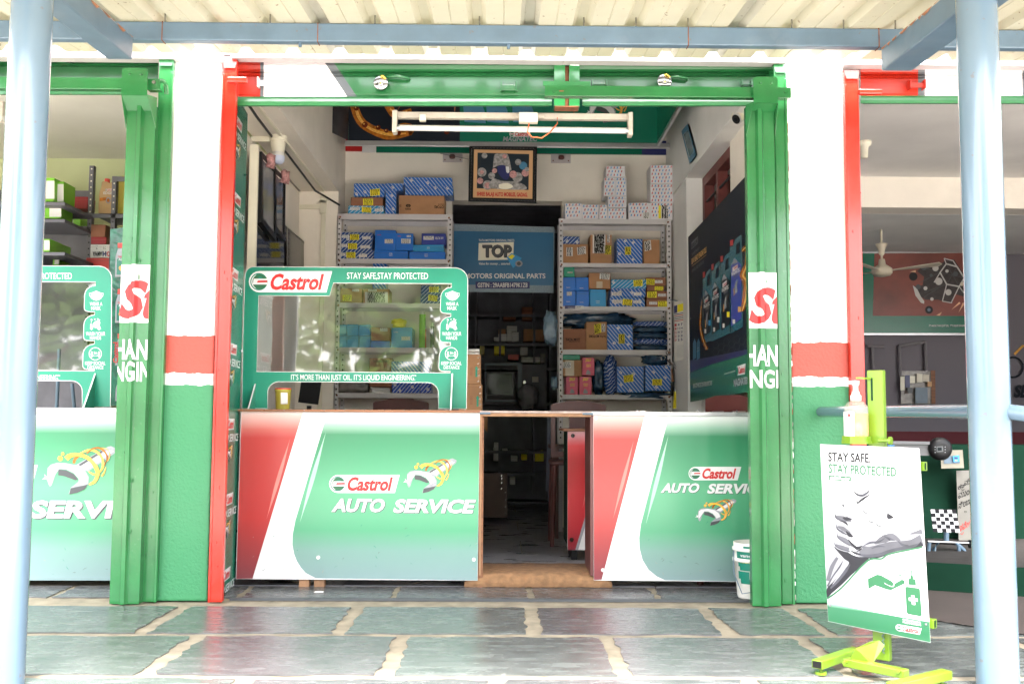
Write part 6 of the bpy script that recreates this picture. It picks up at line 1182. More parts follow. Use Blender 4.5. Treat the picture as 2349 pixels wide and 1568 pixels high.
for i, (x0, x1, ct, bl, br) in enumerate(((232, 304, 395, 988, 965), (304, 380, 330, 975, 938), (380, 466, 262, 942, 895), (460, 566, 128, 908, 850))):
    w_ = x1 - x0; mb = MB(); mb.poly(g, [(x0, ct + 55), (x0 + w_ * .2, ct + 50), (x0 + w_ * .45, ct + 20 - w_ * .3), (x0 + w_ * .9, ct - w_ * .55 + 10), (x0 + w_ * .93, ct + 90), (x1, ct + 160), (x1, br), (x0, bl)], 'bottle_teal', .002)
    mb.poly(g, [(x0 + w_ * .5, ct + 35), (x0 + w_ * .8, ct + 5), (x0 + w_ * .8, ct + 100), (x0 + w_ * .45, ct + 120)], 'print_dark', .003)
    mb.poly(g, [(x0, ct), (x0 + w_ * .24, ct - 8), (x0 + w_ * .24, ct + 40), (x0, ct + 48)], 'print_red', .003)
    y0 = ct + 155; mb.poly(g, [(x0 + w_ * .08, y0 + 60), (x0 + w_ * .35, y0 - 10), (x0 + w_ * .9, y0 + 50), (x0 + w_ * .9, br - 70), (x0 + w_ * .08, bl - 60)], 'box_navy' if i == 3 else 'print_dark', .003)
    mb.poly(g, [(x0 + w_ * .12, y0 + 50), (x0 + w_ * .33, y0 - 8), (x0 + w_ * .62, y0 + 22), (x0 + w_ * .62, y0 + 28)], 'print_silver', .004)
    mb.poly(g, [(x0 + w_ * .2, y0 + 72), (x0 + w_ * .62, y0 + 42), (x0 + w_ * .6, y0 + 78), (x0 + w_ * .2, y0 + 108)], 'print_white', .004)
    mb.text(lambda a, b, o=0: g(a, b - (a - x0) * .7, o), 'Castrol', (x0 + w_ * .28, y0 + 90, x0 + w_ * .58, y0 + 112), 'print_red', .005, bold=.03)
    mb.text(lambda a, b, o=0: g(a, b - (a - x0) * .6, o), 'MAGNATEC', (x0 + w_ * .12, y0 + 122, x0 + w_ * .8, y0 + 152), 'print_white', .005, bold=.03)
    mb.text(lambda a, b, o=0: g(a, b - (a - x0) * .6, o), 'SUV' if i == 3 else 'STOP-START', (x0 + w_ * .3, y0 + 158, x0 + w_ * .7, y0 + 178), 'print_silver', .005)
    mb.poly(g, [(x0 + w_ * .3, y0 + 260), (x0 + w_ * .45, y0 + 190), (x0 + w_ * .6, y0 + 170), (x0 + w_ * .55, y0 + 240), (x0 + w_ * .62, y0 + 270), (x0 + w_ * .4, y0 + 290)], 'print_silver', .005); mb.poly(g, [(x0 + w_ * .28, y0 + 250), (x0 + w_ * .36, y0 + 240), (x0 + w_ * .36, y0 + 300), (x0 + w_ * .28, y0 + 310)], 'print_gold', .005)
    mb.rect(g, (x0 + w_ * .62, br - 170, x0 + w_ * .88, br - 125), ('box_blue_light', 'paper', 'label_yellow', 'print_gold')[i], .005); mb.rect(g, (x0 + w_ * .2, bl - 120, x0 + w_ * .4, bl - 85), 'paper', .005)
    part('bottle_picture', mb, t)
mb = MB(); h3 = h3; old = g
for pts, ws in (([(560, 220), (590, 190), (612, 230), (600, 330), (570, 420), (600, 480), (590, 620), (560, 720)], [20, 40, 50, 40, 60, 70, 60, 20]), ([(225, 620), (215, 740), (212, 850), (235, 960), (270, 1040)], [4, 14, 20, 26, 30])):
    s = smooth(pts, 5); mb.stroke(g, s, wid(ws, len(s)), 'amber', .0035); mb.stroke(g, s, [x_ * .25 for x_ in wid(ws, len(s))], 'print_gold', .0045)
part('oil_drops', mb, t, kind='stuff')
mb = MB()
for i in range(7):
    for j in range(3):
        cx, cy = 340 + i * 44, 1000 + j * 58 + (i % 2) * 29 - i * 12
        if cx < 620: mb.stroke(g, [(cx + 25 * math.cos(k * math.pi / 3), cy + 32 * math.sin(k * math.pi / 3)) for k in range(6)], 1.3, 'print_grey', .002, closed=True)
part('hexagon_pattern', mb, t, kind='stuff')
for x in (150, 182): part('drop_symbol', MB().poly(g, [(x, 985), (x + 14, 945), (x + 26, 980), (x + 26, 1110), (x, 1130)], 'frame_blue', .002), t)
ptxt('FULL', (186, 1038), (204, 1028), 14, 'print_white'); ptxt('SYNTHETIC', (182, 1062), (208, 1048), 12, 'print_white')
ptxt('NON-STOP PROTECTION FROM EVERY START', (150, 1362), (310, 1336), 36, 'print_white'); ptxt('IT’S MORE THAN JUST OIL. IT’S LIQUID ENGINEERING', (410, 1250), (505, 1222), 10, 'print_white')
part('logo_ground', MB().poly(g, [(516, 1180), (590, 1155), (584, 1245), (520, 1256), (510, 1220)], 'print_white', .002), t); part('logo_disc', MB().circ(g, 519, 1218, 9, 'sign_green', .003, 14, ry=34), t); ptxt('Castrol', (530, 1240), (582, 1228), 52, 'print_red', .004, bold=.03); ptxt('MAGNATEC', (490, 1348), (615, 1322), 56, 'print_silver', .003, bold=.05)
mb = MB(); [mb.circ(g, a, b, 3, 'chrome', .003, 8) for a, b in ((122, 130), (131, 780), (135, 1445), (275, 1415), (452, 1388))]; part('drawing_pin', mb, t, kind='stuff')
# ventilator with iron bars in the recess
XV = 1.80; fv = Pl((XV, 0, 0), (-1, 0, 0)); g = lambda a, b, o=0.0: fv(*qd(a, b), o); t = thing('ventilator_window', 'Brown barred ventilator window high in the side wall above the dark poster', 'window', (1.68, 7.5, 2.1))
part('frame', MB().box(1.64, 1.72, 6.95, 7.03, 2.1, 2.925, 'window_brown').box(1.64, 1.72, 7.93, 8.01, 2.1, 2.925, 'window_brown').box(1.64, 1.72, 7.03, 7.93, 2.85, 2.925, 'window_brown').box(1.64, 1.72, 7.03, 7.93, 2.1, 2.17, 'window_brown').box(1.645, 1.72, 7.45, 7.52, 2.17, 2.85, 'window_brown'), t)
for ya, yb__ in ((7.04, 7.44), (7.53, 7.92)): part('shutter_leaf', MB().box(1.74, 1.76, ya, yb__, 2.18, 2.84, 'window_brown').box(1.73, 1.74, ya, yb__, 2.5, 2.54, 'window_brown'), t)
for z in (2.27, 2.42, 2.57, 2.72): part('iron_bar', MB().cyl((1.66, 7.03, z), (1.66, 7.93, z), .01, 'black_plastic', 8), t)
part('newspaper', MB().add([(1.70, 7.6, 2.3), (1.70, 7.8, 2.35), (1.70, 7.78, 2.68), (1.70, 7.62, 2.72)], [(0, 1, 2, 3)], 'carton'), t)
# small blue frame, calendar, scissors, rods
t = thing('blue_frame', 'Small blue framed picture hanging at an angle on the side beam', 'picture', PX(*qd(300, 1140), 1.49)); o = [PX(*qd(a, b), 1.485) for a, b in ((262, 862), (320, 1080), (275, 1142), (218, 915))]; cen = sum(o, Vector()) / 4; inn = [p + (cen - p) * .3 for p in o]
part('frame', MB().add(o + inn, [(0, 1, 5, 4), (1, 2, 6, 5), (2, 3, 7, 6), (3, 0, 4, 7)], 'frame_blue').add([p + Vector((.015, 0, 0)) for p in o], [(0, 1, 2, 3)], 'black_plastic'), t); part('glass', MB().add([p + Vector((.004, 0, 0)) for p in inn], [(0, 1, 2, 3)], 'frame_glass'), t)
qg = zm(2600, 900, .574); fk = Pl((1.505, 0, 0), (-1, 0, 0)); ck = P(*qg(150, 940), 8.3)
YKc = 8.35; fkc = FY(YKc); g = lambda a, b, o=0.0: fkc(*qg(a, b), o)
t = thing('wall_calendar', 'Paper wall calendar with clipped pages between the rack and the dark poster', 'calendar', g(200, 940))
Sk = lambda a, b, o=0.0: g(a, b, o) - Vector((0, (a - 150) * .0025, 0))
for k in range(3): part('page', MB().slab(Sk, [(160 + k * 10, 536), (232 + k * 8, 536 + k * 4), (235 + k * 8, 944 - k * 4), (165 + k * 10, 948)], .002, 'paper', -.012 * k), t)
mb = MB().poly(Sk, [(180, 562), (222, 556), (222, 606), (180, 614)], 'label_yellow', .001); mb.poly(Sk, [(163, 566), (179, 564), (179, 616), (163, 618)], 'print_navy', .001)
for r_ in range(5):
    mb.rect(Sk, (164, 622 + r_ * 12, 224, 627 + r_ * 12), ('print_navy', 'print_red', 'print_navy', 'print_grey', 'print_red')[r_], .001)
for r_ in range(5):
    for c_2 in range(4): mb.text(Sk, str((r_ * 7 + c_2 * 3) % 30 + 1), (166 + c_2 * 15, 692 + r_ * 26, 176 + c_2 * 15, 708 + r_ * 26), 'print_red' if c_2 == 0 else 'print_navy', .001, bold=.03)
part('date_print', mb, t, kind='stuff'); part('pinned_slip', MB().poly(Sk, [(178, 842), (220, 838), (220, 924), (178, 926)], 'board_edge', .004), t); part('binder_clip', MB().poly(Sk, [(214, 846), (228, 846), (228, 874), (214, 874)], 'black_plastic', .006), t)
part('hook', MB().tube([g(140, 520), g(190, 528, -.01), g(215, 540, -.02)], .004, 'steel_blue', 6), t)
t = thing('scissors', 'Open steel scissors hanging on the rack upright under the calendar', 'scissors', g(140, 1010)); gs = lambda a, b, o=0.0: FY(YK - .03)(*qg(a, b), o)
for cx, cy in ((92, 925), (128, 888)): part('handle_loop', MB().tube([gs(cx + 16 * math.cos(k * .7), cy + 14 * math.sin(k * .7)) for k in range(10)], .005, 'chrome', 6), t)
part('blade', MB().poly(gs, [(110, 930), (150, 948), (192, 1015), (140, 970)], 'chrome', 0), t); part('blade', MB().poly(gs, [(130, 900), (150, 950), (186, 985), (150, 960)], 'aluminium', .003), t)
for a, b, r_, m, lb in (((152, 1000), (158, 1090), .012, 'wood', 'Short wooden-handled tool hanging under the scissors'), ((176, 1158), (172, 1276), .016, 'label_yellow', 'Yellow handled tool standing at the foot of the right rack upright, beside the poster'), ((148, 1095), (152, 1190), .012, 'black_plastic', 'Black rod hanging below the wooden-handled tool')):
    pa_, pb_ = gs(*a), gs(*b); t = thing('hand_tool', lb, 'tool', pb_); part('shaft', MB().cyl(pa_, pb_, r_ * .6, m, 10, r_), t); part('tip', MB().cyl(pa_, pa_ + Vector((0, 0, .03)), r_ * .3, 'chrome', 8), t)
YCh = 6.25; t = thing('chair', 'Maroon plastic chair top showing behind the short counter, below the dark poster', 'chair', (X_(1655, YCh), YCh, 0), 'maroon plastic chairs'); xc = X_(1668, YCh)
zt_ = Z_(906, YCh, 1655); M_ = Matrix.Rotation(R(-62), 3, 'Z')
fch = lambda a, b, o=0.0: Vector((xc, YCh, b)) + M_ @ Vector((a, 0, 0)) + M_ @ Vector((0, -1, 0)) * o
part('backrest', MB().slab(fch, [(-.21, zt_ - .42), (.21, zt_ - .42), (.21, zt_ - .02), (.1, zt_), (-.1, zt_), (-.21, zt_ - .02)], .02, 'maroon', 0, [[(-.17, zt_ - .1), (-.17, zt_ - .38), (-.03, zt_ - .38), (-.03, zt_ - .1)], [(.17, zt_ - .1), (.03, zt_ - .1), (.03, zt_ - .38), (.17, zt_ - .38)]]), t)
part('seat', MB().add([fch(-.21, zt_ - .45, 0), fch(.21, zt_ - .45, 0), fch(.21, zt_ - .45, .4), fch(-.21, zt_ - .45, .4)], [(0, 1, 2, 3)], 'maroon'), t)
for a, b in ((-.19, .01), (.19, .01), (-.19, .38), (.19, .38)): p = fch(a, zt_ - .45, b); part('leg', MB().cyl(p, (p.x, p.y, 0), .02, 'maroon', 8), t)
# ================================================================== MAT, BUCKET
zc0 = 0; xm0, xm1 = X_(1069, 5.8), X_(1402, 5.8); vs = []; fs = []; n = 60; ring = []
prof = [(5.765, .002), (5.755, .03), (5.765, .062), (5.80, .076), (5.9, .08), (6.05, .078), (6.2, .074), (6.235, .06), (6.24, .002)]
for i in range(n + 1):
    x = xm0 + (xm1 - xm0) * i / n; e = min(1, min(i, n - i) / 3 + .35)
    for y, z in prof: vs.append((x + .004 * noise.noise(Vector((x * 30, y * 30, 0))), y + .008 * noise.noise(Vector((x * 12, z * 40, 1))) + (.012 * noise.noise(Vector((x * 60, 0, 9))) if z < .01 else 0), max(.001, z * e + .005 * noise.noise(Vector((x * 9, y * 9, 5))) * (z > .02))))
k = len(prof)
for i in range(n):
    for j in range(k - 1): fs.append((i * k + j, i * k + j + 1, (i + 1) * k + j + 1, (i + 1) * k + j))
fs += [tuple(range(k)), tuple(n * k + j for j in range(k))]
t = thing('doormat', 'Thick folded coir doormat in the walkway between the two middle counters', 'doormat', ((xm0 + xm1) / 2, 5.95, 0)); part('folded_mat', MB().add(vs, fs, 'coir', True), t)
mb = MB()
for i in range(900):
    x = random.uniform(xm0 + .01, xm1 - .01); y = random.choice((5.757, 5.762, random.uniform(5.77, 6.2))); z = random.uniform(.002, .07) if y < 5.765 else .079; d = Vector((random.uniform(-.02, .02), random.uniform(-.012, .004), random.uniform(-.006, .008))); p = Vector((x, y, z)); mb.add([p, p + d, p + d + Vector((.002, 0, .001))], [(0, 1, 2)], 'coir')
part('loose_fibre', mb, t, kind='stuff')
YBk = 5.46; xb = X_(1727, YBk); rb_ = .105; zb1 = Z_(1242, YBk - .0, 1727); t = thing('plastic_bucket', 'White paint-type plastic bucket with torn green label half hidden by the green post', 'bucket', (xb, YBk, 0))
part('pail', MB().lathe((xb, YBk, 0), [(0, .002), (rb_ * .86, .002), (rb_ * .9, .012), (rb_ * 1.04, zb1 - .1), (rb_ * 1.12, zb1 - .1), (rb_ * 1.12, zb1 - .085), (rb_ * 1.05, zb1 - .08), (rb_ * 1.06, zb1 - .045), (rb_ * 1.14, zb1 - .042), (rb_ * 1.14, zb1 - .028), (rb_ * 1.07, zb1 - .024), (rb_ * 1.08, zb1), (rb_ * 1.02, zb1), (rb_ * .98, zb1 - .03), (rb_ * .84, .02), (0, .015)], 'bucket_white', 40), t)
part('handle', MB().tube([(xb - rb_ * 1.1, YBk - .01, zb1 - .03), (xb - rb_ * 1.16, YBk - .03, zb1 - .16), (xb - rb_ * .9, YBk - .1, zb1 - .26), (xb, YBk - .125, zb1 - .24), (xb + rb_ * 1.1, YBk - .05, zb1 - .06)], .003, 'steel_blue', 6), t)
def onb(a, b, o=0.0): # angle deg, height -> surface of the pail
    r_ = rb_ * (.9 + .14 * b / (zb1 - .1)) + .001 + o; th = R(a); return Vector((xb + r_ * math.sin(th), YBk - r_ * math.cos(th), b))
def onmesh(cells, m, o=0.0):
    mb = MB()
    for a0, a1, z0, z1 in cells:
        n_ = max(1, int((a1 - a0) / 8)); vs = []
        for i in range(n_ + 1): a = a0 + (a1 - a0) * i / n_; vs += [onb(a, z0, o), onb(a, z1, o)]
        mb.add(vs, [(2 * i, 2 * i + 1, 2 * i + 3, 2 * i + 2) for i in range(n_)], m)
    return mb
part('torn_label', onmesh([(-66, 30, .175, .215), (-70, 30, .215, .26), (-45, 30, .26, .285), (-60, -10, .155, .175), (-68, -30, .11, .15), (-60, 20, .085, .11)], 'sign_green'), t)
def btxt(s_, a0, a1, z0, z1, m): vs, fs, w_ = glyphs(s_, .02); part('lettering', MB().add([onb(a0 + (a1 - a0) * x / w_, z0 + (z1 - z0) * y, .002) for x, y in vs], fs, m), t)
btxt('vanellus', -56, 2, .228, .244, 'print_white'); btxt('multi 20w', -56, 14, .196, .215, 'label_yellow'); part('white_diamond', onmesh([(-28, 10, .1, .155)], 'paper', .001), t); btxt('CASH', -18, 4, .138, .148, 'sign_green'); btxt('COUPON', -22, 8, .122, .132, 'sign_green'); btxt('Rs.CO', -20, 8, .104, .116, 'sign_green')
# litter on the paving
for u, v, s_, lb in ((1125 - 393, 1358, .018, 'Small white paper scrap on the threshold below the long counter'), (1860 / 2.0 - 860, 1391, .014, '') ):
    if lb: p = Pl((0, 0, 0), (0, 0, 1))(u, v); one('paper_scrap', MB().blob((p.x, p.y, .004), (s_ * 1.5, s_, .003), 'paper', 5, .4, 4, 10, 6), lb, 'litter')
# ================================================================== SANITISER STAND
random.seed(9)
qh = zm(3200, 1400, .851); q5 = zm(3240, 1740, .5482)
# board plane: farther at its inner edge
A_ = P(1890, 1220, 4.05); B_ = P(2122, 1250, 3.78); nb = Vector((B_.y - A_.y, -(B_.x - A_.x), 0)); fb = Pl(A_, nb); dirb = Vector((B_.x - A_.x, B_.y - A_.y, 0)).normalized()
t = thing('sanitiser_stand', 'Lime green foot-pump sanitiser stand with a white stay safe board', 'stand', Vector(fb(2010, 1500).to_tuple()[:2] + (0,)))
L5 = lambda a, b, o=0.0: fb(*q5(a, b), o)
part('sign_board', MB().slab(L5, [(74, 65), (790, 93)] + [(797, 98), (800, 110)] + [(880, 1512), (132, 1356)], .005, 'poster_white', em='board_edge'), t)
sb = t.children[-1]
def onboard(name, mb, label=None): return part(name, mb, sb, label)
onboard('lettering', MB().text(L5, 'STAY SAFE,', (132, 126, 442, 188), 'print_black', .0015, bold=.02, tilt=.03)); onboard('lettering', MB().text(L5, 'STAY PROTECTED', (136, 208, 630, 272), 'print_mint', .0015, bold=.022, tilt=.055))
onboard('tag', MB().poly(L5, [(137, 290), (299, 302), (299, 336), (138, 325)], 'print_mint', .001)); onboard('lettering', MB().text(L5, '#InThisTogether', (146, 299, 290, 318), 'print_white', .002, bold=.04, tilt=.06))
def sh_(pts, m, o, name='hands_picture', acc=None): s = smooth(pts + [pts[0]], 4)[:-1]; acc.poly(L5, s, m, o)
mb = MB()
# forearms and clasped hands, a photograph in greys
sh_([(818, 690), (760, 700), (680, 700), (600, 705), (540, 730), (470, 750), (410, 770), (350, 800), (330, 850), (350, 885), (440, 895), (520, 885), (570, 862), (640, 845), (730, 832), (820, 808)], 'skin_light', .0010, acc=mb)
def sk(pts, ws, m, o): q_ = smooth(pts, 5); mb.stroke(L5, q_, wid(ws, len(q_)), m, o)
sk([(360, 850), (440, 850), (520, 835), (590, 810), (660, 800), (740, 790), (818, 765)], [30, 80, 90, 70, 60, 60, 90], 'skin_soft', .0012)
sk([(470, 790), (540, 755), (600, 740), (660, 770)], [10, 60, 50, 10], 'skin_soft', .0012); sk([(730, 720), (790, 705), (818, 700)], [4, 30, 40], 'skin_soft', .0012)
def sk(pts, ws, m, o): q_ = smooth(pts, 5); mb.stroke(L5, q_, wid(ws, len(q_)), m, o)
# lower edge of the upper forearm, wrist creases, then the arm coming up from below
sk([(352, 868), (430, 880), (510, 872), (565, 850), (640, 830), (730, 815), (818, 795)], [8, 26, 30, 26, 24, 26, 30], 'skin_mid', .0014)
sk([(360, 884), (440, 894), (515, 884), (568, 862)], [3, 9, 9, 3], 'skin_dark', .0020)
sk([(735, 826), (780, 815), (818, 790)], [5, 16, 40], 'skin_dark', .0020)
for pts, ws, m_ in (([(390, 805), (440, 782), (500, 776), (545, 750)], [3, 16, 14, 3], 'skin_mid'), ([(430, 835), (490, 810), (550, 812)], [3, 12, 3], 'skin_mid'), ([(540, 735), (580, 755), (620, 765)], [4, 22, 4], 'skin_mid'), ([(640, 770), (680, 800), (720, 800)], [4, 20, 4], 'skin_mid'), ([(565, 745), (585, 765)], [3, 8], 'skin_dark')): sk(pts, ws, m_, .0018)
sh_([(120, 1080), (118, 960), (140, 870), (168, 800), (210, 850), (262, 905), (300, 880), (360, 890), (430, 900), (380, 950), (310, 1010), (230, 1090), (160, 1150), (126, 1185)], 'skin_light', .0012, acc=mb)
sh_([(126, 1185), (122, 1120), (175, 1060), (240, 990), (285, 930), (250, 900), (205, 850), (178, 812), (240, 828), (300, 865), (360, 888), (430, 900), (380, 950), (310, 1010), (230, 1090), (160, 1150)], 'skin_dark', .0016, acc=mb)
sk([(150, 1115), (200, 1060), (260, 985), (292, 940)], [10, 26, 26, 6], 'skin_mid', .0022); sk([(165, 1085), (215, 1022), (262, 962)], [4, 10, 3], 'skin_light', .0026)
sk([(128, 1100), (165, 1030), (215, 960), (240, 915)], [14, 10, 12, 3], 'skin_mid', .0020)
for pts in ([(182, 565), (240, 558), (300, 600), (330, 640), (300, 640), (240, 625), (195, 605)], [(190, 640), (230, 628), (290, 690), (320, 740), (270, 730), (215, 700), (192, 670)], [(192, 705), (240, 715), (290, 770), (350, 820), (290, 810), (220, 770), (195, 740)], [(168, 770), (230, 785), (285, 810), (290, 850), (230, 840), (185, 815)]): sh_(pts, 'skin_light', .0018, acc=mb)
for pts, ws in (([(190, 590), (240, 605), (300, 622)], [10, 34, 20]), ([(200, 665), (240, 680), (290, 715)], [10, 32, 20]), ([(205, 735), (250, 760), (310, 800)], [8, 30, 26]), ([(185, 795), (235, 815), (285, 830)], [8, 26, 20]), ([(380, 810), (420, 830), (470, 850)], [10, 40, 20]), ([(130, 1060), (160, 960), (200, 890)], [26, 30, 20])): sk(pts, ws, 'skin_soft', .0020)
for pts, ws in (([(184, 575), (190, 600), (230, 622), (262, 628)], [4, 14, 16, 4]), ([(192, 648), (198, 680), (235, 706), (270, 726)], [4, 12, 16, 5]), ([(195, 712), (205, 745), (245, 775), (290, 802)], [3, 9, 12, 8]), ([(172, 778), (190, 808), (230, 830), (290, 846)], [3, 9, 10, 8])): sk(pts, ws, 'skin_mid', .0022)
for pts, ws in (([(238, 600), (268, 608), (305, 612)], [4, 30, 4]), ([(228, 622), (262, 640), (280, 660)], [4, 16, 4]), ([(262, 698), (288, 726), (312, 740)], [4, 30, 8]), ([(280, 758), (310, 796), (345, 822), (380, 806)], [5, 18, 24, 4]), ([(296, 838), (330, 858), (372, 868)], [5, 16, 4]), ([(340, 850), (365, 832), (380, 822)], [3, 10, 3])): sk(pts, ws, 'skin_dark', .0028)
sk([(318, 402), (345, 432), (390, 436), (434, 404)], [3, 16, 20, 10], 'skin_mid', .0014); sk([(345, 500), (362, 482), (388, 462), (434, 432)], [4, 14, 18, 5], 'skin_dark', .0020); sk([(322, 470), (345, 488), (348, 505)], [3, 9, 3], 'skin_dark', .0020); sk([(236, 502), (250, 520)], [14, 10], 'skin_mid', .0014)
for c, (rx, ry) in (((412, 520), (30, 48)), ((452, 590), (34, 44)), ((510, 615), (32, 48))):
    e = [(c[0] + rx * math.cos(k * .35), c[1] + ry * math.sin(k * .35)) for k in range(1, 10)]; mb.stroke(L5, e, [1, 2, 4, 6, 7, 7, 6, 4, 2], 'skin_dark', .0014)
sk([(515, 520), (505, 560), (485, 590)], [2, 5, 2], 'skin_mid', .0014); sh_([(565, 565), (610, 598), (570, 610), (560, 590)], 'skin_dark', .0014, acc=mb)
onboard('hands_picture', mb)
mb = MB(); s = smooth([(126, 1190), (230, 1110), (380, 950), (445, 902), (520, 900), (560, 872), (640, 850), (818, 815)]); mb.stroke(L5, s, 12, 'print_mint', .003); onboard('green_curve', mb)
mb = MB(); mb.poly(L5, [(422, 1045), (490, 1014), (520, 1020), (600, 1065), (612, 1085), (600, 1100), (570, 1090), (540, 1072), (545, 1082), (590, 1104), (612, 1104), (618, 1080), (670, 1050), (692, 1060), (690, 1080), (590, 1128), (560, 1122), (475, 1092), (426, 1120)], 'print_mint', .0012)
mb.stroke(L5, [(652, 977), (768, 995)], 6, 'print_mint', .0012); mb.stroke(L5, [(742, 992), (742, 1024)], 7, 'print_mint', .0012); mb.poly(L5, [(732, 1022), (752, 1024), (754, 1046), (770, 1050), (774, 1092), (720, 1088), (718, 1044), (732, 1044)], 'print_mint', .0012)
mb.poly(L5, [(704, 1102), (792, 1114), (802, 1122), (816, 1308), (806, 1318), (716, 1302), (706, 1292), (694, 1112)], 'print_mint', .0012); mb.poly(L5, [(656, 1002), (664, 1022), (658, 1032), (650, 1024)], 'print_mint', .0012)
mb.poly(L5, [(738, 1164), (762, 1167), (764, 1186), (784, 1189), (786, 1212), (766, 1210), (768, 1236), (744, 1233), (742, 1208), (722, 1204), (720, 1182), (740, 1184)], 'print_white', .002); onboard('hand_pump_symbol', mb)
gr_ = mat('foot_mint', (.03, .55, .24), .3, .03, coat=.3); za_, zb2 = L5(500, 1270).z, L5(500, 1440).z
ramp_z(gr_, [(L5(500, 1500).z, (.03, .14, .07)), (L5(500, 1400).z, (.008, .11, .042)), (L5(500, 1300).z, (.02, .13, .06)), (L5(500, 1255).z, (.4, .6, .48))])
onboard('green_foot', MB().poly(L5, [(126, 1215), (400, 1275), (640, 1320), (870, 1360), (878, 1508), (133, 1354)], 'foot_mint', .001))
mb = MB(); logo(mb, lambda a, b, o=0.0: fb(a, b, o), *q5(624, 1374), 190 * .5482 / 1.7437, .0016, lean=.17); onboard('logo', mb)
onboard('lettering', MB().text(L5, 'IT’S MORE THAN JUST OIL.', (676, 1336, 810, 1348), 'print_white', .002, bold=.03, tilt=.17)); onboard('lettering', MB().text(L5, 'IT’S LIQUID ENGINEERING.', (676, 1354, 812, 1366), 'print_white', .002, bold=.03, tilt=.17))
for a, b in ((106, 197), (746, 229), (149, 1238), (849, 1375)): c = L5(a, b, .001); onboard('screw', MB().cyl(c, c + fb.n * .003, .005, 'chrome', 10))
# post, bottle shelf, press plate, feet
fps = Pl(fb.p - fb.n * .05, fb.n); H = lambda a, b, o=0.0: fps(*qh(a, b), o); Vn = fb.n; dd = dirb
def beam(a, b, w_, d_, m='lime'):   # square tube between two points
    a = Vector(a); b = Vector(b); ax = (b - a).normalized(); s1 = ax.cross(Vector((0, 0, 1))); s1 = s1.normalized() if s1.length > .1 else dd.copy(); s2 = ax.cross(s1).normalized(); vs = []
    for p in (a, b):
        for i, j in ((-1, -1), (1, -1), (1, 1), (-1, 1)): vs.append(p + s1 * i * w_ / 2 + s2 * j * d_ / 2)
    return MB().add(vs, [(0, 1, 2, 3), (7, 6, 5, 4), (0, 4, 5, 1), (1, 5, 6, 2), (2, 6, 7, 3), (3, 7, 4, 0)], m)
pt = H(352, 95); pbm = H(400, 1478); cx = (H(352, 300)); base = Vector((cx.x, cx.y, 0)) ; px = H(362, 300); px = Vector((px.x, px.y, 0))
ztp = H(352, 95).z
wP = (H(391, 300) - H(314, 300)).length
part('post', beam(px + Vector((0, 0, ztp)), px + Vector((0, 0, .03)), wP * .97, .03), t, bev=.003)
part('guide_slot', beam(px + dd * -.012 - (-Vn) * .016 + Vector((0, 0, ztp - .03)), px + dd * -.012 + Vn * .016 + Vector((0, 0, ztp - .12)), .006, .004, 'deep_green'), t)
zarm = H(300, 135).z; pa_ = px + Vn * .016 + Vector((0, 0, zarm)); part('press_arm', beam(pa_ + dd * -.02, pa_ + dd * -.02 + Vn * .09 - dd * .012, .014, .006), t); 
bc = px - dd * .062 + Vn * .055     # bottle centre
zsh = fps(*qh(300, 438)).z; zbt = fps(*qh(300, 404)).z
part('bottle_tray', MB().cyl(bc + Vector((0, 0, zsh)), bc + Vector((0, 0, zsh + .012)), .058, 'lime', 6).cyl(bc + Vector((0, 0, zsh + .012)), bc + Vector((0, 0, zsh + .03)), .056, 'lime', 6, cap=False), t, bev=.002)
kn = px + dd * .045 + Vn * .03 + Vector((0, 0, zsh + .014)); part('tightening_knob', MB().cyl(kn - dd * .03, kn + dd * .012, .008, 'lime', 10).cyl(kn + dd * .012, kn + dd * .022, .016, 'lime', 8), t)
for vv in (0,):
    e1 = fps(*q5(812, 225)); 
for (a, b) in ((815, 225), (885, 1370)):
    e = fb(*q5(a, b), -.03); part('bracket_tube', beam(Vector((px.x, px.y, e.z)) - Vn * 0, e + dd * .015, .028, .034), t, bev=.002)
    part('tube_mouth', beam(e + dd * .0151, e + dd * .0155, .02, .026, 'deep_green'), t)
# floor frame: long bar from front-right to back-left with cross feet
fl0 = Pl((0, 0, .045), (0, 0, 1)); G = lambda a, b, z=.045: Pl((0, 0, z), (0, 0, 1))(*qh(a, b))
l0 = G(80, 1476, .04); l1 = G(245, 1420, .04); m0 = G(215, 1462, .04); m1 = G(500, 1520, .04); r0 = G(430, 1585, .04); r1 = G(690, 1520, .04)
part('foot_bar', beam(l0, l1 + (l1 - l0) * .15, .045, .032), t, bev=.003); part('foot_bar', beam(r0, r1, .045, .032), t, bev=.003); part('cross_bar', beam(m0, m1, .045, .03), t, bev=.003)
ax = (l0 - l1).normalized(); part('end_plug', beam(l0 + ax * .0005, l0 + ax * .001, .036, .024, 'black_plastic'), t)
for p in (l0 + (l1 - l0) * .1, l0 + (l1 - l0) * .9, r0 + (r1 - r0) * .12, r1 - (r1 - r0) * .1): part('levelling_foot', MB().cyl((p.x, p.y, .0), (p.x, p.y, .01), .022, 'lime', 16).cyl((p.x, p.y, .01), (p.x, p.y, .03), .006, 'lime', 10), t)
pd = [G(238, 1445, .06), G(262, 1400, .10), G(330, 1368, .12), G(372, 1362, .12), G(398, 1385, .10), G(345, 1462, .055), G(330, 1468, .05)]
part('pedal', MB().add(pd + [p - Vector((0, 0, .004)) for p in pd], [tuple(range(7)), tuple(range(13, 6, -1))] + [(i, (i + 1) % 7, 7 + (i + 1) % 7, 7 + i) for i in range(7)], 'lime'), t)
for a in (G(216, 1462, .05), G(440, 1492, .05), G(470, 1505, .05)): part('bolt', MB().cyl(a - Vector((0, 0, .0)), a + Vn * .022, .007, 'lime', 8), t)
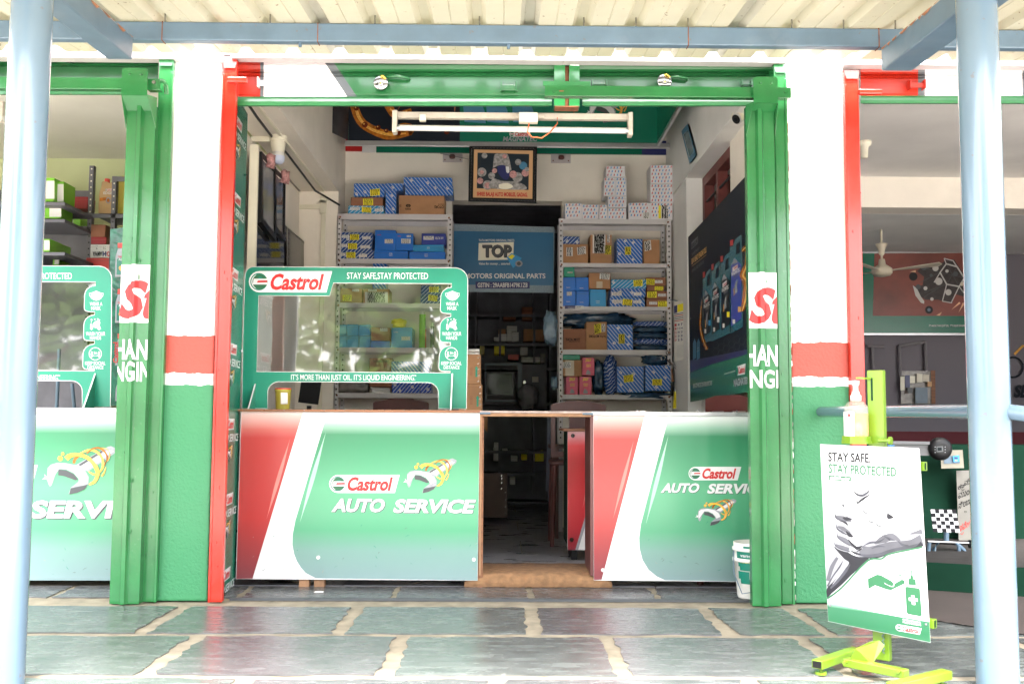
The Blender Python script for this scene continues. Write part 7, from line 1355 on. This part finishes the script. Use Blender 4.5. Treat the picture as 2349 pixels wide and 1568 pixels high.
part('pedal_spring', MB().tube([px + Vn * .01 - dd * .0 + Vector((.004 * math.cos(k), .004 * math.sin(k) - .02, .06 + k * .003)) for k in range(26)], .0018, 'steel_blue', 5), t)
# bottle
t = thing('pump_bottle', 'Clear pump bottle of orange gel with a white label on the sanitiser stand', 'bottle', bc + Vector((0, 0, zsh + .012))); z0 = zsh + .013
zsd = fps(*qh(300, 285)).z; zn = fps(*qh(300, 236)).z; zcap = fps(*qh(300, 200)).z; zpt = fps(*qh(300, 146)).z
sx = .047; wv = lambda pr: [(r_, h_) for r_, h_ in pr]
part('bottle_shell', MB().lathe(bc, [(0, z0), (sx * .95, z0), (sx, z0 + .006), (sx, zsd), (sx * .93, zsd + .02), (sx * .62, zn - .006), (.017, zn), (.017, zn + .01)], 'clear_plastic', 32), t)
part('gel_fill', MB().lathe(bc, [(0, z0 + .003), (sx * .93, z0 + .003), (sx * .95, z0 + .01), (sx * .95, zsd - .01), (0, zsd - .01)], 'gel', 28), t)
vs = []; n = 14
for i in range(n + 1):
    th = -1.5 + 1.75 * i / n; d = (dd * math.sin(th) + Vn * math.cos(th)) * (sx + .0012)
    vs += [bc + d + Vector((0, 0, z0 + .006)), bc + d + Vector((0, 0, zsd - .004))]
part('paper_label', MB().add(vs, [(2 * i, 2 * i + 1, 2 * i + 3, 2 * i + 2) for i in range(n)], 'board_edge', True), t); c = bc + (Vn * .98 - dd * .15) * (sx + .002) + Vector((0, 0, zsd - .018)); part('label_mark', MB().add([c - dd * .006 - Vector((0, 0, .006)), c + dd * .006 - Vector((0, 0, .006)), c + dd * .006 + Vector((0, 0, .006)), c - dd * .006 + Vector((0, 0, .006))], [(0, 1, 2, 3)], 'print_red'), t)
part('pump_collar', MB().lathe(bc, [(0, zn - .002), (.021, zn - .002), (.021, zcap - .012), (.017, zcap - .01), (.014, zcap + .004), (0, zcap + .004)], 'tube_white', 24), t)
part('pump_stem', MB().lathe(bc, [(.010, zcap), (.010, zpt - .02), (.014, zpt - .016), (.016, zpt), (0, zpt + .002)], 'tube_white', 20), t); nz_ = bc + Vector((0, 0, zpt - .006)); part('spout', MB().tube([nz_, nz_ - dd * .03, nz_ - dd * .046 - Vector((0, 0, .004))], [.008, .007, .005], 'tube_white', 10), t)
# ================================================================== WORKSHOP (right)
q9 = zm(3300, 900, .574)
YPo = 11.9; f = FY(YPo); g = lambda a, b, o=0.0: f(*q9(a, b), o)
t = thing('workshop_banner', 'Red banner with a space machine above a green strip on the workshop back wall', 'banner', g(640, 765))
part('green_sheet', MB().slab(g, [(150, 180), (1200, 174), (1200, 768), (150, 765)], .03, 'banner_green'), t); part('red_field', MB().poly(g, [(345, 198), (1195, 192), (1195, 632), (333, 632)], 'poster_red', .002), t)
part('rim', MB().poly(g, [(150, 182), (1200, 176), (1200, 192), (150, 198)], 'aluminium', .004), t); part('rim', MB().poly(g, [(150, 752), (1200, 752), (1200, 768), (150, 765)], 'aluminium', .004), t)
lettering(t, g, 'IT’S MORE THAN JUST OIL.  IT’S LIQUID ENGINEERING', (725, 694, 1010, 706), 'print_white', .003)
mb = MB(); D_ = 'rover_dark'
mb.poly(g, [(640, 320), (700, 270), (820, 262), (840, 240), (900, 240), (940, 300), (990, 380), (1000, 440), (980, 500), (900, 480), (890, 540), (820, 530), (790, 520), (700, 520), (640, 480), (615, 425), (680, 420), (690, 360)], D_, .003)
hexa = [(845, 270), (920, 290), (970, 368), (935, 428), (848, 412), (802, 330)]; mb.stroke(g, hexa, 11, 'rover_white', .006, closed=True)
for a, b in ((hexa[0], (830, 232)), (hexa[1], (890, 245)), (hexa[4], (818, 530)), (hexa[3], (880, 540)), ((818, 530), (885, 542)), ((830, 232), (890, 248)), (hexa[5], (760, 400)), (hexa[2], (1000, 440)), ((1000, 445), (980, 500)), (hexa[3], (985, 495))): mb.stroke(g, [a, b], 7, 'rover_white', .006)
for a, b in ((hexa[0], hexa[3]), (hexa[1], hexa[4]), (hexa[2], hexa[5]), ((660, 400), (800, 330)), ((690, 470), (845, 412)), ((700, 300), (800, 330)), ((690, 500), (790, 440))): mb.stroke(g, [a, b], 3, 'print_grey', .005)
for a, b, r, m in ((615, 358, 30, 'black_plastic'), (770, 300, 22, 'rover_white'), (793, 392, 26, 'rover_white'), (860, 468, 22, 'rover_white'), (725, 590, 28, 'black_plastic'), (725, 590, 12, 'steel_blue'), (690, 295, 20, 'print_grey'), (910, 340, 18, 'print_grey'), (745, 515, 12, 'rover_white'), (650, 430, 18, 'print_grey'), (700, 440, 14, 'rover_white'), (740, 350, 12, 'print_grey'), (850, 320, 12, 'rover_white'), (955, 410, 14, 'fan_cream')): mb.circ(g, a, b, r, m, .007 if m != 'black_plastic' else .005, 12)
mb.poly(g, [(612, 420), (640, 440), (670, 500), (692, 530), (690, 548), (668, 540), (630, 490)], 'rover_white', .006)
for pts in ([(590, 325), (632, 314), (632, 330)], [(880, 590), (935, 535), (945, 545)], [(930, 610), (960, 540), (975, 545)], [(775, 628), (815, 605), (800, 630)]): mb.poly(g, pts, 'flare', .006)
part('machine_picture', mb, t)
# ceiling fan
Yf = 10.5; t = thing('ceiling_fan', 'Cream ceiling fan with a long rod in the workshop, in front of the red banner', 'ceiling fan', P(2025, 630, Yf)); fx = FY(Yf); ctr = fx(*q9(398, 330)); rr_ = lambda px_: px_ * .574 / 1.7437 * Yf / 2284; zz = lambda b: fx(*q9(398, b)).z
part('rod', MB().cyl((ctr.x, Yf, zz(240)), (ctr.x, Yf, 3.0), .012, 'fan_cream', 10), t); part('canopy_cup', MB().lathe((ctr.x, Yf, 0), [(0, zz(130)), (rr_(40), zz(130)), (rr_(38), zz(142)), (rr_(22), zz(175)), (rr_(20), zz(200)), (rr_(12), zz(212)), (0, zz(212))], 'fan_cream', 24), t)
part('motor', MB().lathe((ctr.x, Yf, 0), [(0, zz(235)), (rr_(20), zz(238)), (rr_(26), zz(275)), (rr_(45), zz(288)), (rr_(68), zz(305)), (rr_(70), zz(335)), (rr_(55), zz(352)), (rr_(30), zz(358)), (0, zz(358))], 'fan_cream', 32), t)
for k in range(3):
    th = R(-22 + 120 * k); d = Vector((math.cos(th), math.sin(th), 0)); s1 = d.cross(Vector((0, 0, 1))); a = Vector((ctr.x, Yf, zz(315))); L0, L1 = rr_(60), .56
    vs = [a + d * L0 + s1 * .03, a + d * L0 - s1 * .03, a + d * L1 - s1 * .07 + Vector((0, 0, .03)), a + d * (L1 + .03) + Vector((0, 0, .04)), a + d * L1 + s1 * .07 + Vector((0, 0, .05))]
    part('blade', MB().add(vs + [v_ - Vector((0, 0, .006)) for v_ in vs], [tuple(range(5)), tuple(range(9, 4, -1))] + [(i, (i + 1) % 5, 5 + (i + 1) % 5, 5 + i) for i in range(5)], 'fan_cream'), t)
    part('blade_bracket', MB().box(0, .0001, 0, .0001, 0, .0001, 'fan_cream').add([a + d * .04 + s1 * .02, a + d * .04 - s1 * .02, a + d * (L0 + .05) - s1 * .02, a + d * (L0 + .05) + s1 * .02], [(0, 1, 2, 3)], 'steel_blue'), t)
one('lamp_holder', MB().lathe((P(*q9(285, 50), 8.2).x, 8.2, 0), [(0, 3.3), (.06, 3.3), (.06, 3.27), (.035, 3.25), (.03, 3.16), (0, 3.16)], 'ivory_plastic', 20), 'Cream empty lamp holder on the workshop ceiling beside the red jamb', 'lamp holder')
# electric board, conduits, lettering on the wall
Yw = 11.97; f = FY(Yw); g = lambda a, b, o=0.0: f(*q9(a, b), o)
t = thing('switch_board', 'Dim electric board with meter and fuse holders on the workshop back wall', 'electric board', g(640, 1240))
part('wooden_board', MB().slab(g, [(530, 1015), (765, 1015), (765, 1245), (530, 1245)], .03, 'bag_grey', .03), t); part('side_strip', MB().slab(g, [(738, 1012), (768, 1012), (770, 1245), (742, 1245)], .01, 'wood', .045), t)
for r, m in (((525, 1055, 555, 1150), 'ivory_plastic'), ((558, 1045, 592, 1130), 'print_navy'), ((592, 1050, 628, 1100), 'ivory_plastic'), ((640, 1035, 680, 1095), 'ivory_plastic'), ((682, 1040, 725, 1090), 'fan_cream'), ((715, 1090, 745, 1125), 'picture_tan'), ((575, 1130, 610, 1170), 'print_grey'), ((630, 1130, 715, 1240), 'steel_blue')): part('fitting', MB().slab(g, [(r[0], r[1]), (r[2], r[1]), (r[2], r[3]), (r[0], r[3])], .04, m, .08), t, bev=.01)
t = thing('wall_conduit', 'Pale conduits running down the dim workshop wall to the electric board', 'conduit', g(520, 840))
for a, b in (((518, 842), (525, 1050)), ((697, 815), (705, 1015)), ((290, 845), (410, 845)), ((330, 845), (335, 1000)), ((518, 842), (700, 812))): part('pipe', MB().cyl(g(*a, .02), g(*b, .02), .02, 'lilac_wall', 10), t)
t = thing('wall_sign', 'Dark wall lettering and logo half hidden behind the blue pole in the workshop', 'sign', g(1150, 1190)); lettering(t, g, 'AUTO SERVICE', (1015, 1118, 1660, 1195), 'print_dark', .004, slant=.2, bold=.05); mb = MB(); mb.stroke(g, [(1045 - 36 * math.cos(k * .33), 1015 - 58 * math.sin(k * .33)) for k in range(19)], 6, 'print_dark', .004, closed=True); mb.circ(g, 1040, 1010, 26, 'sign_green', .003, 18, ry=40); mb.poly(g, [(1010, 1000), (1070, 1000), (1070, 1022), (1012, 1022)], 'board_edge', .006); part('logo', mb, t); mb = MB(); mb.stroke(g, [(1310 + 70 * math.cos(k * .33), 990 + 70 * math.sin(k * .33)) for k in range(19)], 14, 'print_dark', .004, closed=True); mb.stroke(g, [(1320, 900), (1380, 840), (1420, 850), (1400, 930)], 16, 'print_gold', .005); part('spanner_print', mb, t)
# dark partition with the alignment machine
Ypp = 6.85; q10 = zm(3440, 1600, .4783); f = FY(6.75); g = lambda a, b, o=0.0: f(*q10(a, b), o)
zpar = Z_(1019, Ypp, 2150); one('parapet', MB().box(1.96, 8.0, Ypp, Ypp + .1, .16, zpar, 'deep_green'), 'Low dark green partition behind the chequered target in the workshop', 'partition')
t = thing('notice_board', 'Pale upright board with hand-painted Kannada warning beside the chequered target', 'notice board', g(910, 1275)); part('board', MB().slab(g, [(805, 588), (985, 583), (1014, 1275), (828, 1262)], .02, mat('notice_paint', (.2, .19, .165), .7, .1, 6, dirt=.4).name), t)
KN = lambda s_, r, m, rot=.0: part('lettering', MB().text(g, s_, r, m, .002, bold=.012, tilt=rot), t)
KN('ಕಾ', (818, 716, 872, 748), 'print_black', -.4); KN('ಮೆರಾ', (870, 670, 968, 712), 'print_black', -.25); KN('ಮುಂದೆ', (822, 770, 950, 822), 'print_black', -.4); KN('ನಿಲಬಾರದು', (824, 860, 992, 908), 'print_black', -.45); KN('ಲ', (872, 920, 892, 938), 'print_black', 0); KN('ಪವೇಶವಿಲ', (834, 1045, 988, 1095), 'print_red', -.5); KN('ಲ', (972, 1040, 992, 1056), 'print_red', 0)
mb = MB(); mb.stroke(g, [(848, 742), (860, 752), (872, 742)], 5, 'print_black', .003); mb.stroke(g, [(838, 1112), (856, 1120), (866, 1100)], 5, 'print_red', .003); part('lettering', mb, t)
# chequered target on its clamp
Yt = 6.2; f = FY(Yt); g = lambda a, b, o=0.0: f(*q10(a, b), o); t = thing('alignment_target', 'Black and white chequered alignment target on its wheel clamp', 'target', g(750, 1310))
Q = [(588, 908), (802, 912), (838, 1105), (612, 1100)]
def bil(a, b): return tuple(Q[0][k] * (1 - a) * (1 - b) + Q[1][k] * a * (1 - b) + Q[2][k] * a * b + Q[3][k] * (1 - a) * b for k in (0, 1))
part('target_plate', MB().slab(g, Q, .01, 'print_black'), t)
pl_ = t.children[-1]
for i in range(6):
    for j in range(6):
        if (i + j) % 2 == 0 : part('white_square', MB().poly(g, [bil(i / 6.1 + .01, j / 6.1 + .02), bil((i + 1) / 6.1 + .01, j / 6.1 + .02), bil((i + 1) / 6.1 + .01, (j + 1) / 6.1 + .02), bil(i / 6.1 + .01, (j + 1) / 6.1 + .02)], 'print_white', .0012), pl_)
part('stem', MB().cyl(g(720, 1105, -.01), g(722, 1175, -.01), .016, 'steel_blue', 12), t)
for y_ in (1186,): part('slide_bar', MB().cyl(g(565, y_ - 6), g(925, y_ + 8), .009, 'chrome', 12), t); part('slide_bar', MB().cyl(g(600, y_ + 4, -.03), g(900, y_ + 12, -.03), .009, 'chrome', 12), t)
part('end_knob', MB().cyl(g(915, 1200), g(940, 1202), .026, 'black_plastic', 14), t)
for a, b, c2 in (((650, 1190), (620, 1240), (622, 1300)), ((800, 1190), (870, 1250), (888, 1305)), ((580, 1190), (575, 1240), (570, 1280)), ((820, 1200), (828, 1250), (830, 1285))): part('claw_arm', MB().tube([g(*a), g(*b), g(*c2)], .012, 'steel_blue', 8), t)
# machine beam with camera wheel, display box
Ym = 6.45; f = FY(Ym); g = lambda a, b, o=0.0: f(*q10(a, b), o); t = thing('alignment_beam', 'Grey alignment machine beam ending in a round black sensor head', 'machine', g(500, 560)); 
part('beam', MB().slab(g, [(180, 338), (585, 345), (585, 370), (180, 366)], .1, 'beam_grey', .02).slab(g, [(180, 370), (580, 374), (580, 462), (180, 458)], .08, 'beam_grey'), t, bev=.004)
c = g(665, 405); part('sensor_ring', MB().lathe(c + Vector((0, .03, 0)), [(0, 0), (.066, 0), (.074, .02), (.074, .05), (.062, .07), (.03, .075), (0, .07)], 'black_plastic', 40, (0, -1, 0)), t); part('sensor_face', MB().slab(g, [(638, 385), (695, 382), (697, 430), (640, 434)], .01, 'print_grey', .052), t); part('lens', MB().slab(g, [(650, 395), (683, 393), (684, 420), (652, 422)], .01, 'glass_dark', .056), t)
mb = MB(); [mb.circ(g, a, b, 4, 'print_silver', .05, 8) for a in (628, 712) for b in (390, 412, 435)]; part('led', mb, t, kind='stuff'); part('machine_leg', MB().box(g(420, 460).x, g(470, 460).x, Ym, Ym + .08, .16, g(400, 460).z, 'black_plastic'), t)
lettering(t, g, 'TEC', (232, 374, 290, 388), 'box_blue_light', .03)
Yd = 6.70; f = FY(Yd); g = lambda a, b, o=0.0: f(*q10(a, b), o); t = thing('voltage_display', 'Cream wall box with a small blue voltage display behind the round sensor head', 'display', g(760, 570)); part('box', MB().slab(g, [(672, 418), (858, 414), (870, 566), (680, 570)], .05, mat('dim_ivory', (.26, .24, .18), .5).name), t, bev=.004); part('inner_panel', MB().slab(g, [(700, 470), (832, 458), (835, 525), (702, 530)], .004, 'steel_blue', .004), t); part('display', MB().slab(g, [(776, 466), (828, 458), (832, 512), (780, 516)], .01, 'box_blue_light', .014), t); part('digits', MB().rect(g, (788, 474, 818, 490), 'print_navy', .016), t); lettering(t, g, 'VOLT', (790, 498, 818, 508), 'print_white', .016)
# ================================================================== SIDE SHOP (left)
q0 = zm(150, 650, .287); Yr = 7.6; f = FY(Yr)
t = thing('side_shop_rack', 'Dark slotted angle rack in the side shop holding oil bottles and red boxes', 'rack', P(*q0(720, 1200), Yr), 'side shop racks'); z_ = lambda b, y=Yr: P(*q0(850, b), y).z; x_ = lambda a, y=Yr, b=800: P(*q0(a, b), y).x
gm_ = mat('angle_grey', (.12, .12, .14), .45, .1)
def upr(a0, a1, b, y):
    u = part('upright', MB().box(x_(a0, y), x_(a1, y), y, y + .004, 0, z_(b, y), 'angle_grey').box(x_(a1, y) - .004, x_(a1, y), y, y + .04, 0, z_(b, y), 'angle_grey'), t)
    F = wp((0, y - .001, 0), (1, 0, 0), (0, 0, 1)); mb = MB(); z = 1.0
    while z < z_(b, y) - .02: mb.circ(F, (x_(a0, y) + x_(a1, y)) / 2, z, .007, 'ivory_plastic' if z > z_(700, y) else 'black_plastic', 0, 6); z += .05
    part('slot_holes', mb, u, kind='stuff')
upr(695, 762, 45, Yr + .35); upr(1018, 1085, 190, Yr)
for b0, b1 in ((192, 262), (712, 772)): part('shelf_angle', MB().box(x_(1085) if b0 < 300 else x_(760), x_(1400), Yr, Yr + .004, z_(b1), z_(b0), 'angle_grey'), t)
part('shelf', MB().box(x_(740), x_(1500), Yr, Yr + .45, z_(716), z_(712), 'dark_shelf'), t); part('shelf', MB().box(x_(740), x_(1500), Yr, Yr + .45, z_(1545), z_(1540), 'dark_shelf'), t); part('shelf', MB().box(x_(1085), x_(1500), Yr, Yr + .45, z_(196), z_(192), 'dark_shelf'), t)
DS = dict(grp='boxes in the side shop')
C('Red box lying at the bottom of the side shop rack gap, above the screen corner', q0, (672, 1328, 1000, 1560), 'box_red', Y=Yr + .02, **DS)
C('White carton with inverted blue and red lettering on the red box', q0, (738, 1140, 1100, 1324), 'paper', Y=Yr + .02, words=[('VALVOLINE'[:0] + 'AMWA', (770, 1242, 900, 1302), 'print_black', dict(bold=.05, flip=True)), ('H', (905, 1242, 960, 1302), 'print_navy', dict(bold=.08)), ('O', (965, 1242, 1010, 1302), 'print_red', dict(bold=.05))], stickers=[(812, 1155, 845, 1215, W_), (912, 1160, 960, 1215, W_)], **DS)
C('Dark red box between the white carton and the brown wrapped one', q0, (745, 1035, 960, 1138), mat('deep_red', (.3, .01, .015), .4).name, Y=Yr + .03, **DS)
C('Brown taped carton above the dark red box in the side shop', q0, (745, 862, 945, 1034), 'carton_dark', Y=Yr + .03, **DS)
def jerry(label, a0, a1, b0, b1, y, m, mcap, ft=None):
    x0, x1 = x_(a0, y), x_(a1, y); z0, z1 = z_(b1, y), z_(b0, y); W = x1 - x0; Hh = z1 - z0; F = wp((0, y, 0), (1, 0, 0), (0, 0, 1)); t = thing('oil_can', label, 'oil can', ((x0 + x1) / 2, y, z0), 'oil cans')
    pts = smooth([(x0, z0), (x0, z0 + Hh * .5), (x0 + W * .12, z0 + Hh * .72), (x0 + W * .18, z0 + Hh * .88), (x0 + W * .5, z0 + Hh * .88), (x0 + W * .62, z0 + Hh * .84), (x0 + W * .9, z0 + Hh * .88), (x1, z0 + Hh * .6), (x1, z0)], 4)
    part('can_body', MB().slab(F, pts, .12, m), t, bev=.012); part('cap', MB().cyl((x0 + W * .33, y + .05, z0 + Hh * .88), (x0 + W * .33, y + .05, z1), W * .17, mcap, 16), t)
    if ft: ft(t, F, x0, z0, W, Hh)
    return t
mat('can_gold', (.42, .27, .13), .3, .15, 6); mat('can_yellow', (.6, .5, .08), .35, .1)
def edge(t, F, x0, z0, W, Hh):
    G_ = lambda a, b, o=0.0: F(x0 + a * W, z0 + (1 - b) * Hh, o)
    mb = MB(); logo(mb, lambda a, b, o=0.0: F(x0 + W * .38 + a * W, z0 + Hh * .68 - b * W, o), 0, 0, .5, .002); part('logo', mb, t); part('lettering', MB().text(G_, 'EDGE', (.28, .40, .85, .47), 'print_white', .002, bold=.02, slant=.05), t)
    mb = MB(); mb.stroke(G_, [(.06, .62), (.4, .60), (.7, .63)], .09, 'amber', .002); mb.circ(G_, .62, .64, .16, 'print_silver', .003, 16, ry=.09); mb.circ(G_, .62, .64, .1, 'amber', .004, 12, ry=.055); part('swirl_picture', mb, t)
jerry('Golden oil can with a red cap on the side shop shelf', 845, 1060, 208, 708, Yr + .06, 'can_gold', 'box_red', edge)
jerry('Yellow ribbed oil can with yellow cap beside the golden one', 1085, 1300, 172, 705, Yr + .1, 'can_yellow', 'can_yellow')
# column of blister-packed bottles at the counter end
Yb_ = 6.6; f = FY(Yb_); qz = zm(0, 900, .574); g = lambda a, b, o=0.0: f(*qz(a, b), o); t = thing('bottle_display', 'Green wrapped display column of small oil bottles beside the green shutter post', 'display', g(820, 1250)); part('wrap', MB().slab(g, [(768, 30), (900, 10), (900, 1258), (762, 1258)], .02, mat('wrap_green', (.01, .12, .07), .2, .5, 20, .6, 30).name, -.03), t)
for i, (b0, b1) in enumerate(((125, 360), (445, 680), (755, 975), (1050, 1225))):
    mb = MB(); mb.poly(g, [(802, b1), (806, b0 + 90), (822, b0 + 40), (900, b0 + 35), (900, b1)], 'print_silver', .01 + .001 * i); mb.rect(g, (820, b0, 862, b0 + 35), 'box_red', .011 + .001 * i); mb.poly(g, [(812, b1 - 15), (815, b0 + 110), (900, b0 + 95), (900, b1 - 15)], 'sign_green', .013 + .001 * i); mb.circ(g, 845, b1 - 60, 18, 'print_gold', .016 + .001 * i, 10)
    mb.text(g, 'Castrol', (822, b0 + 88, 866, b0 + 100), 'print_red', .016 + .001 * i, bold=.03); mb.text(g, 'Activ', (826, b0 + 106, 872, b0 + 122), 'print_white', .016 + .001 * i, bold=.02); part('bottle', mb, t)
mb = MB(); mb.text(lambda a, b, o=0: g(a, b, o), 'Castrol', (790, 815, 822, 960), 'print_red', .02, bold=.03, rot90=True); part('lettering', mb, t)
# green-white boxes
for i, (r, lb) in enumerate((((40, 215, 235, 545), 'Green and white box high in the side shop beside the blue pole'), ((238, 262, 362, 585), 'Green and white box next to the pole-side one on the high shelf'), ((95, 590, 330, 780), 'Green and white box on the level below the high pair'), ((410, 738, 600, 882), 'Lime and white box lying on the dark shelf'), ((60, 1062, 168, 1240), 'Lime edged box low by the pole'), ((225, 1120, 300, 1290), 'Lime box standing between dark boxes'), ((210, 1295, 300, 1430), 'Lime box just above the side shop screen'))):
    y = (7.2, 7.25, 7.25, 7.9, 7.1, 7.3, 7.3)[i]; t = C(lb, q0, r, 'box_lime', Y=y, dep=.2, grp='lime and white boxes'); x0_, x1_ = r[0], r[2]; f = FY(y); g = lambda a, b, o=0.0: f(*q0(a, b), o); hh = r[3] - r[1]
    part('white_panel', MB().rect(g, (x0_ + (x1_ - x0_) * (.3 if i != 3 else 0), r[1] + hh * .12, x1_ if i != 3 else x0_ + (x1_ - x0_) * .45, r[3] - hh * .12), 'paper', .001), t)
t = thing('side_shop_shelf', 'Dark wooden shelves along the side shop wall behind the pole', 'shelves', P(*q0(100, 600), 7.2), 'side shop racks')
for b, y in ((548, 7.15), (785, 7.2), (1245, 7.1), (1440, 7.1)): z = P(*q0(150, b), y).z; part('board', MB().box(-4.6, P(*q0(380, b), y).x, y, y + .5, z - .025, z - .002, 'dark_shelf'), t)
part('back_panel', MB().box(-4.6, P(*q0(690, 900), 8.2).x, 8.2, 8.22, 0, P(*q0(400, 390), 8.2).z, 'dark_shelf'), t)
z = P(*q0(520, 884), 7.9).z; part('board', MB().box(P(*q0(380, 800), 7.9).x, P(*q0(690, 800), 7.9).x, 7.9, 8.2, z - .02, z - .001, 'dark_shelf'), t)
C('Dark red case on the rear side shop shelf', q0, (420, 478, 700, 640), 'deep_red', Y=8.0, dep=.15, **DS)
t = thing('easel', 'Thin dark metal easel legs behind the side shop screen', 'easel', P(200, 930, 6.5))
for u0, v0, u1, v1 in ((237, 800, 225, 933), (288, 880, 300, 933)): part('leg', MB().cyl(P(u0 * .574 * 1 + 0, v0, 6.4), P(u1 * .574, v1 + 20, 6.4), .012, 'steel_blue', 8), t)
# side shop tube light behind the pole
t = thing('tube_light', 'Unlit tube light end in the side shop, mostly behind the pole', 'tube light', P(0, 270, 5.6)); part('batten', MB().box(-4.0, P(8, 240, 5.6).x, 5.6, 5.64, P(0, 244, 5.6).z, P(0, 232, 5.6).z, 'batten'), t); part('tube', MB().cyl((-4.0, 5.6, P(0, 272, 5.6).z), P(10, 272, 5.6), .016, 'tube_white', 18), t); part('holder', MB().box(P(2, 250, 5.6).x, P(10, 250, 5.6).x, 5.58, 5.63, P(0, 280, 5.6).z, P(0, 236, 5.6).z, 'batten'), t)
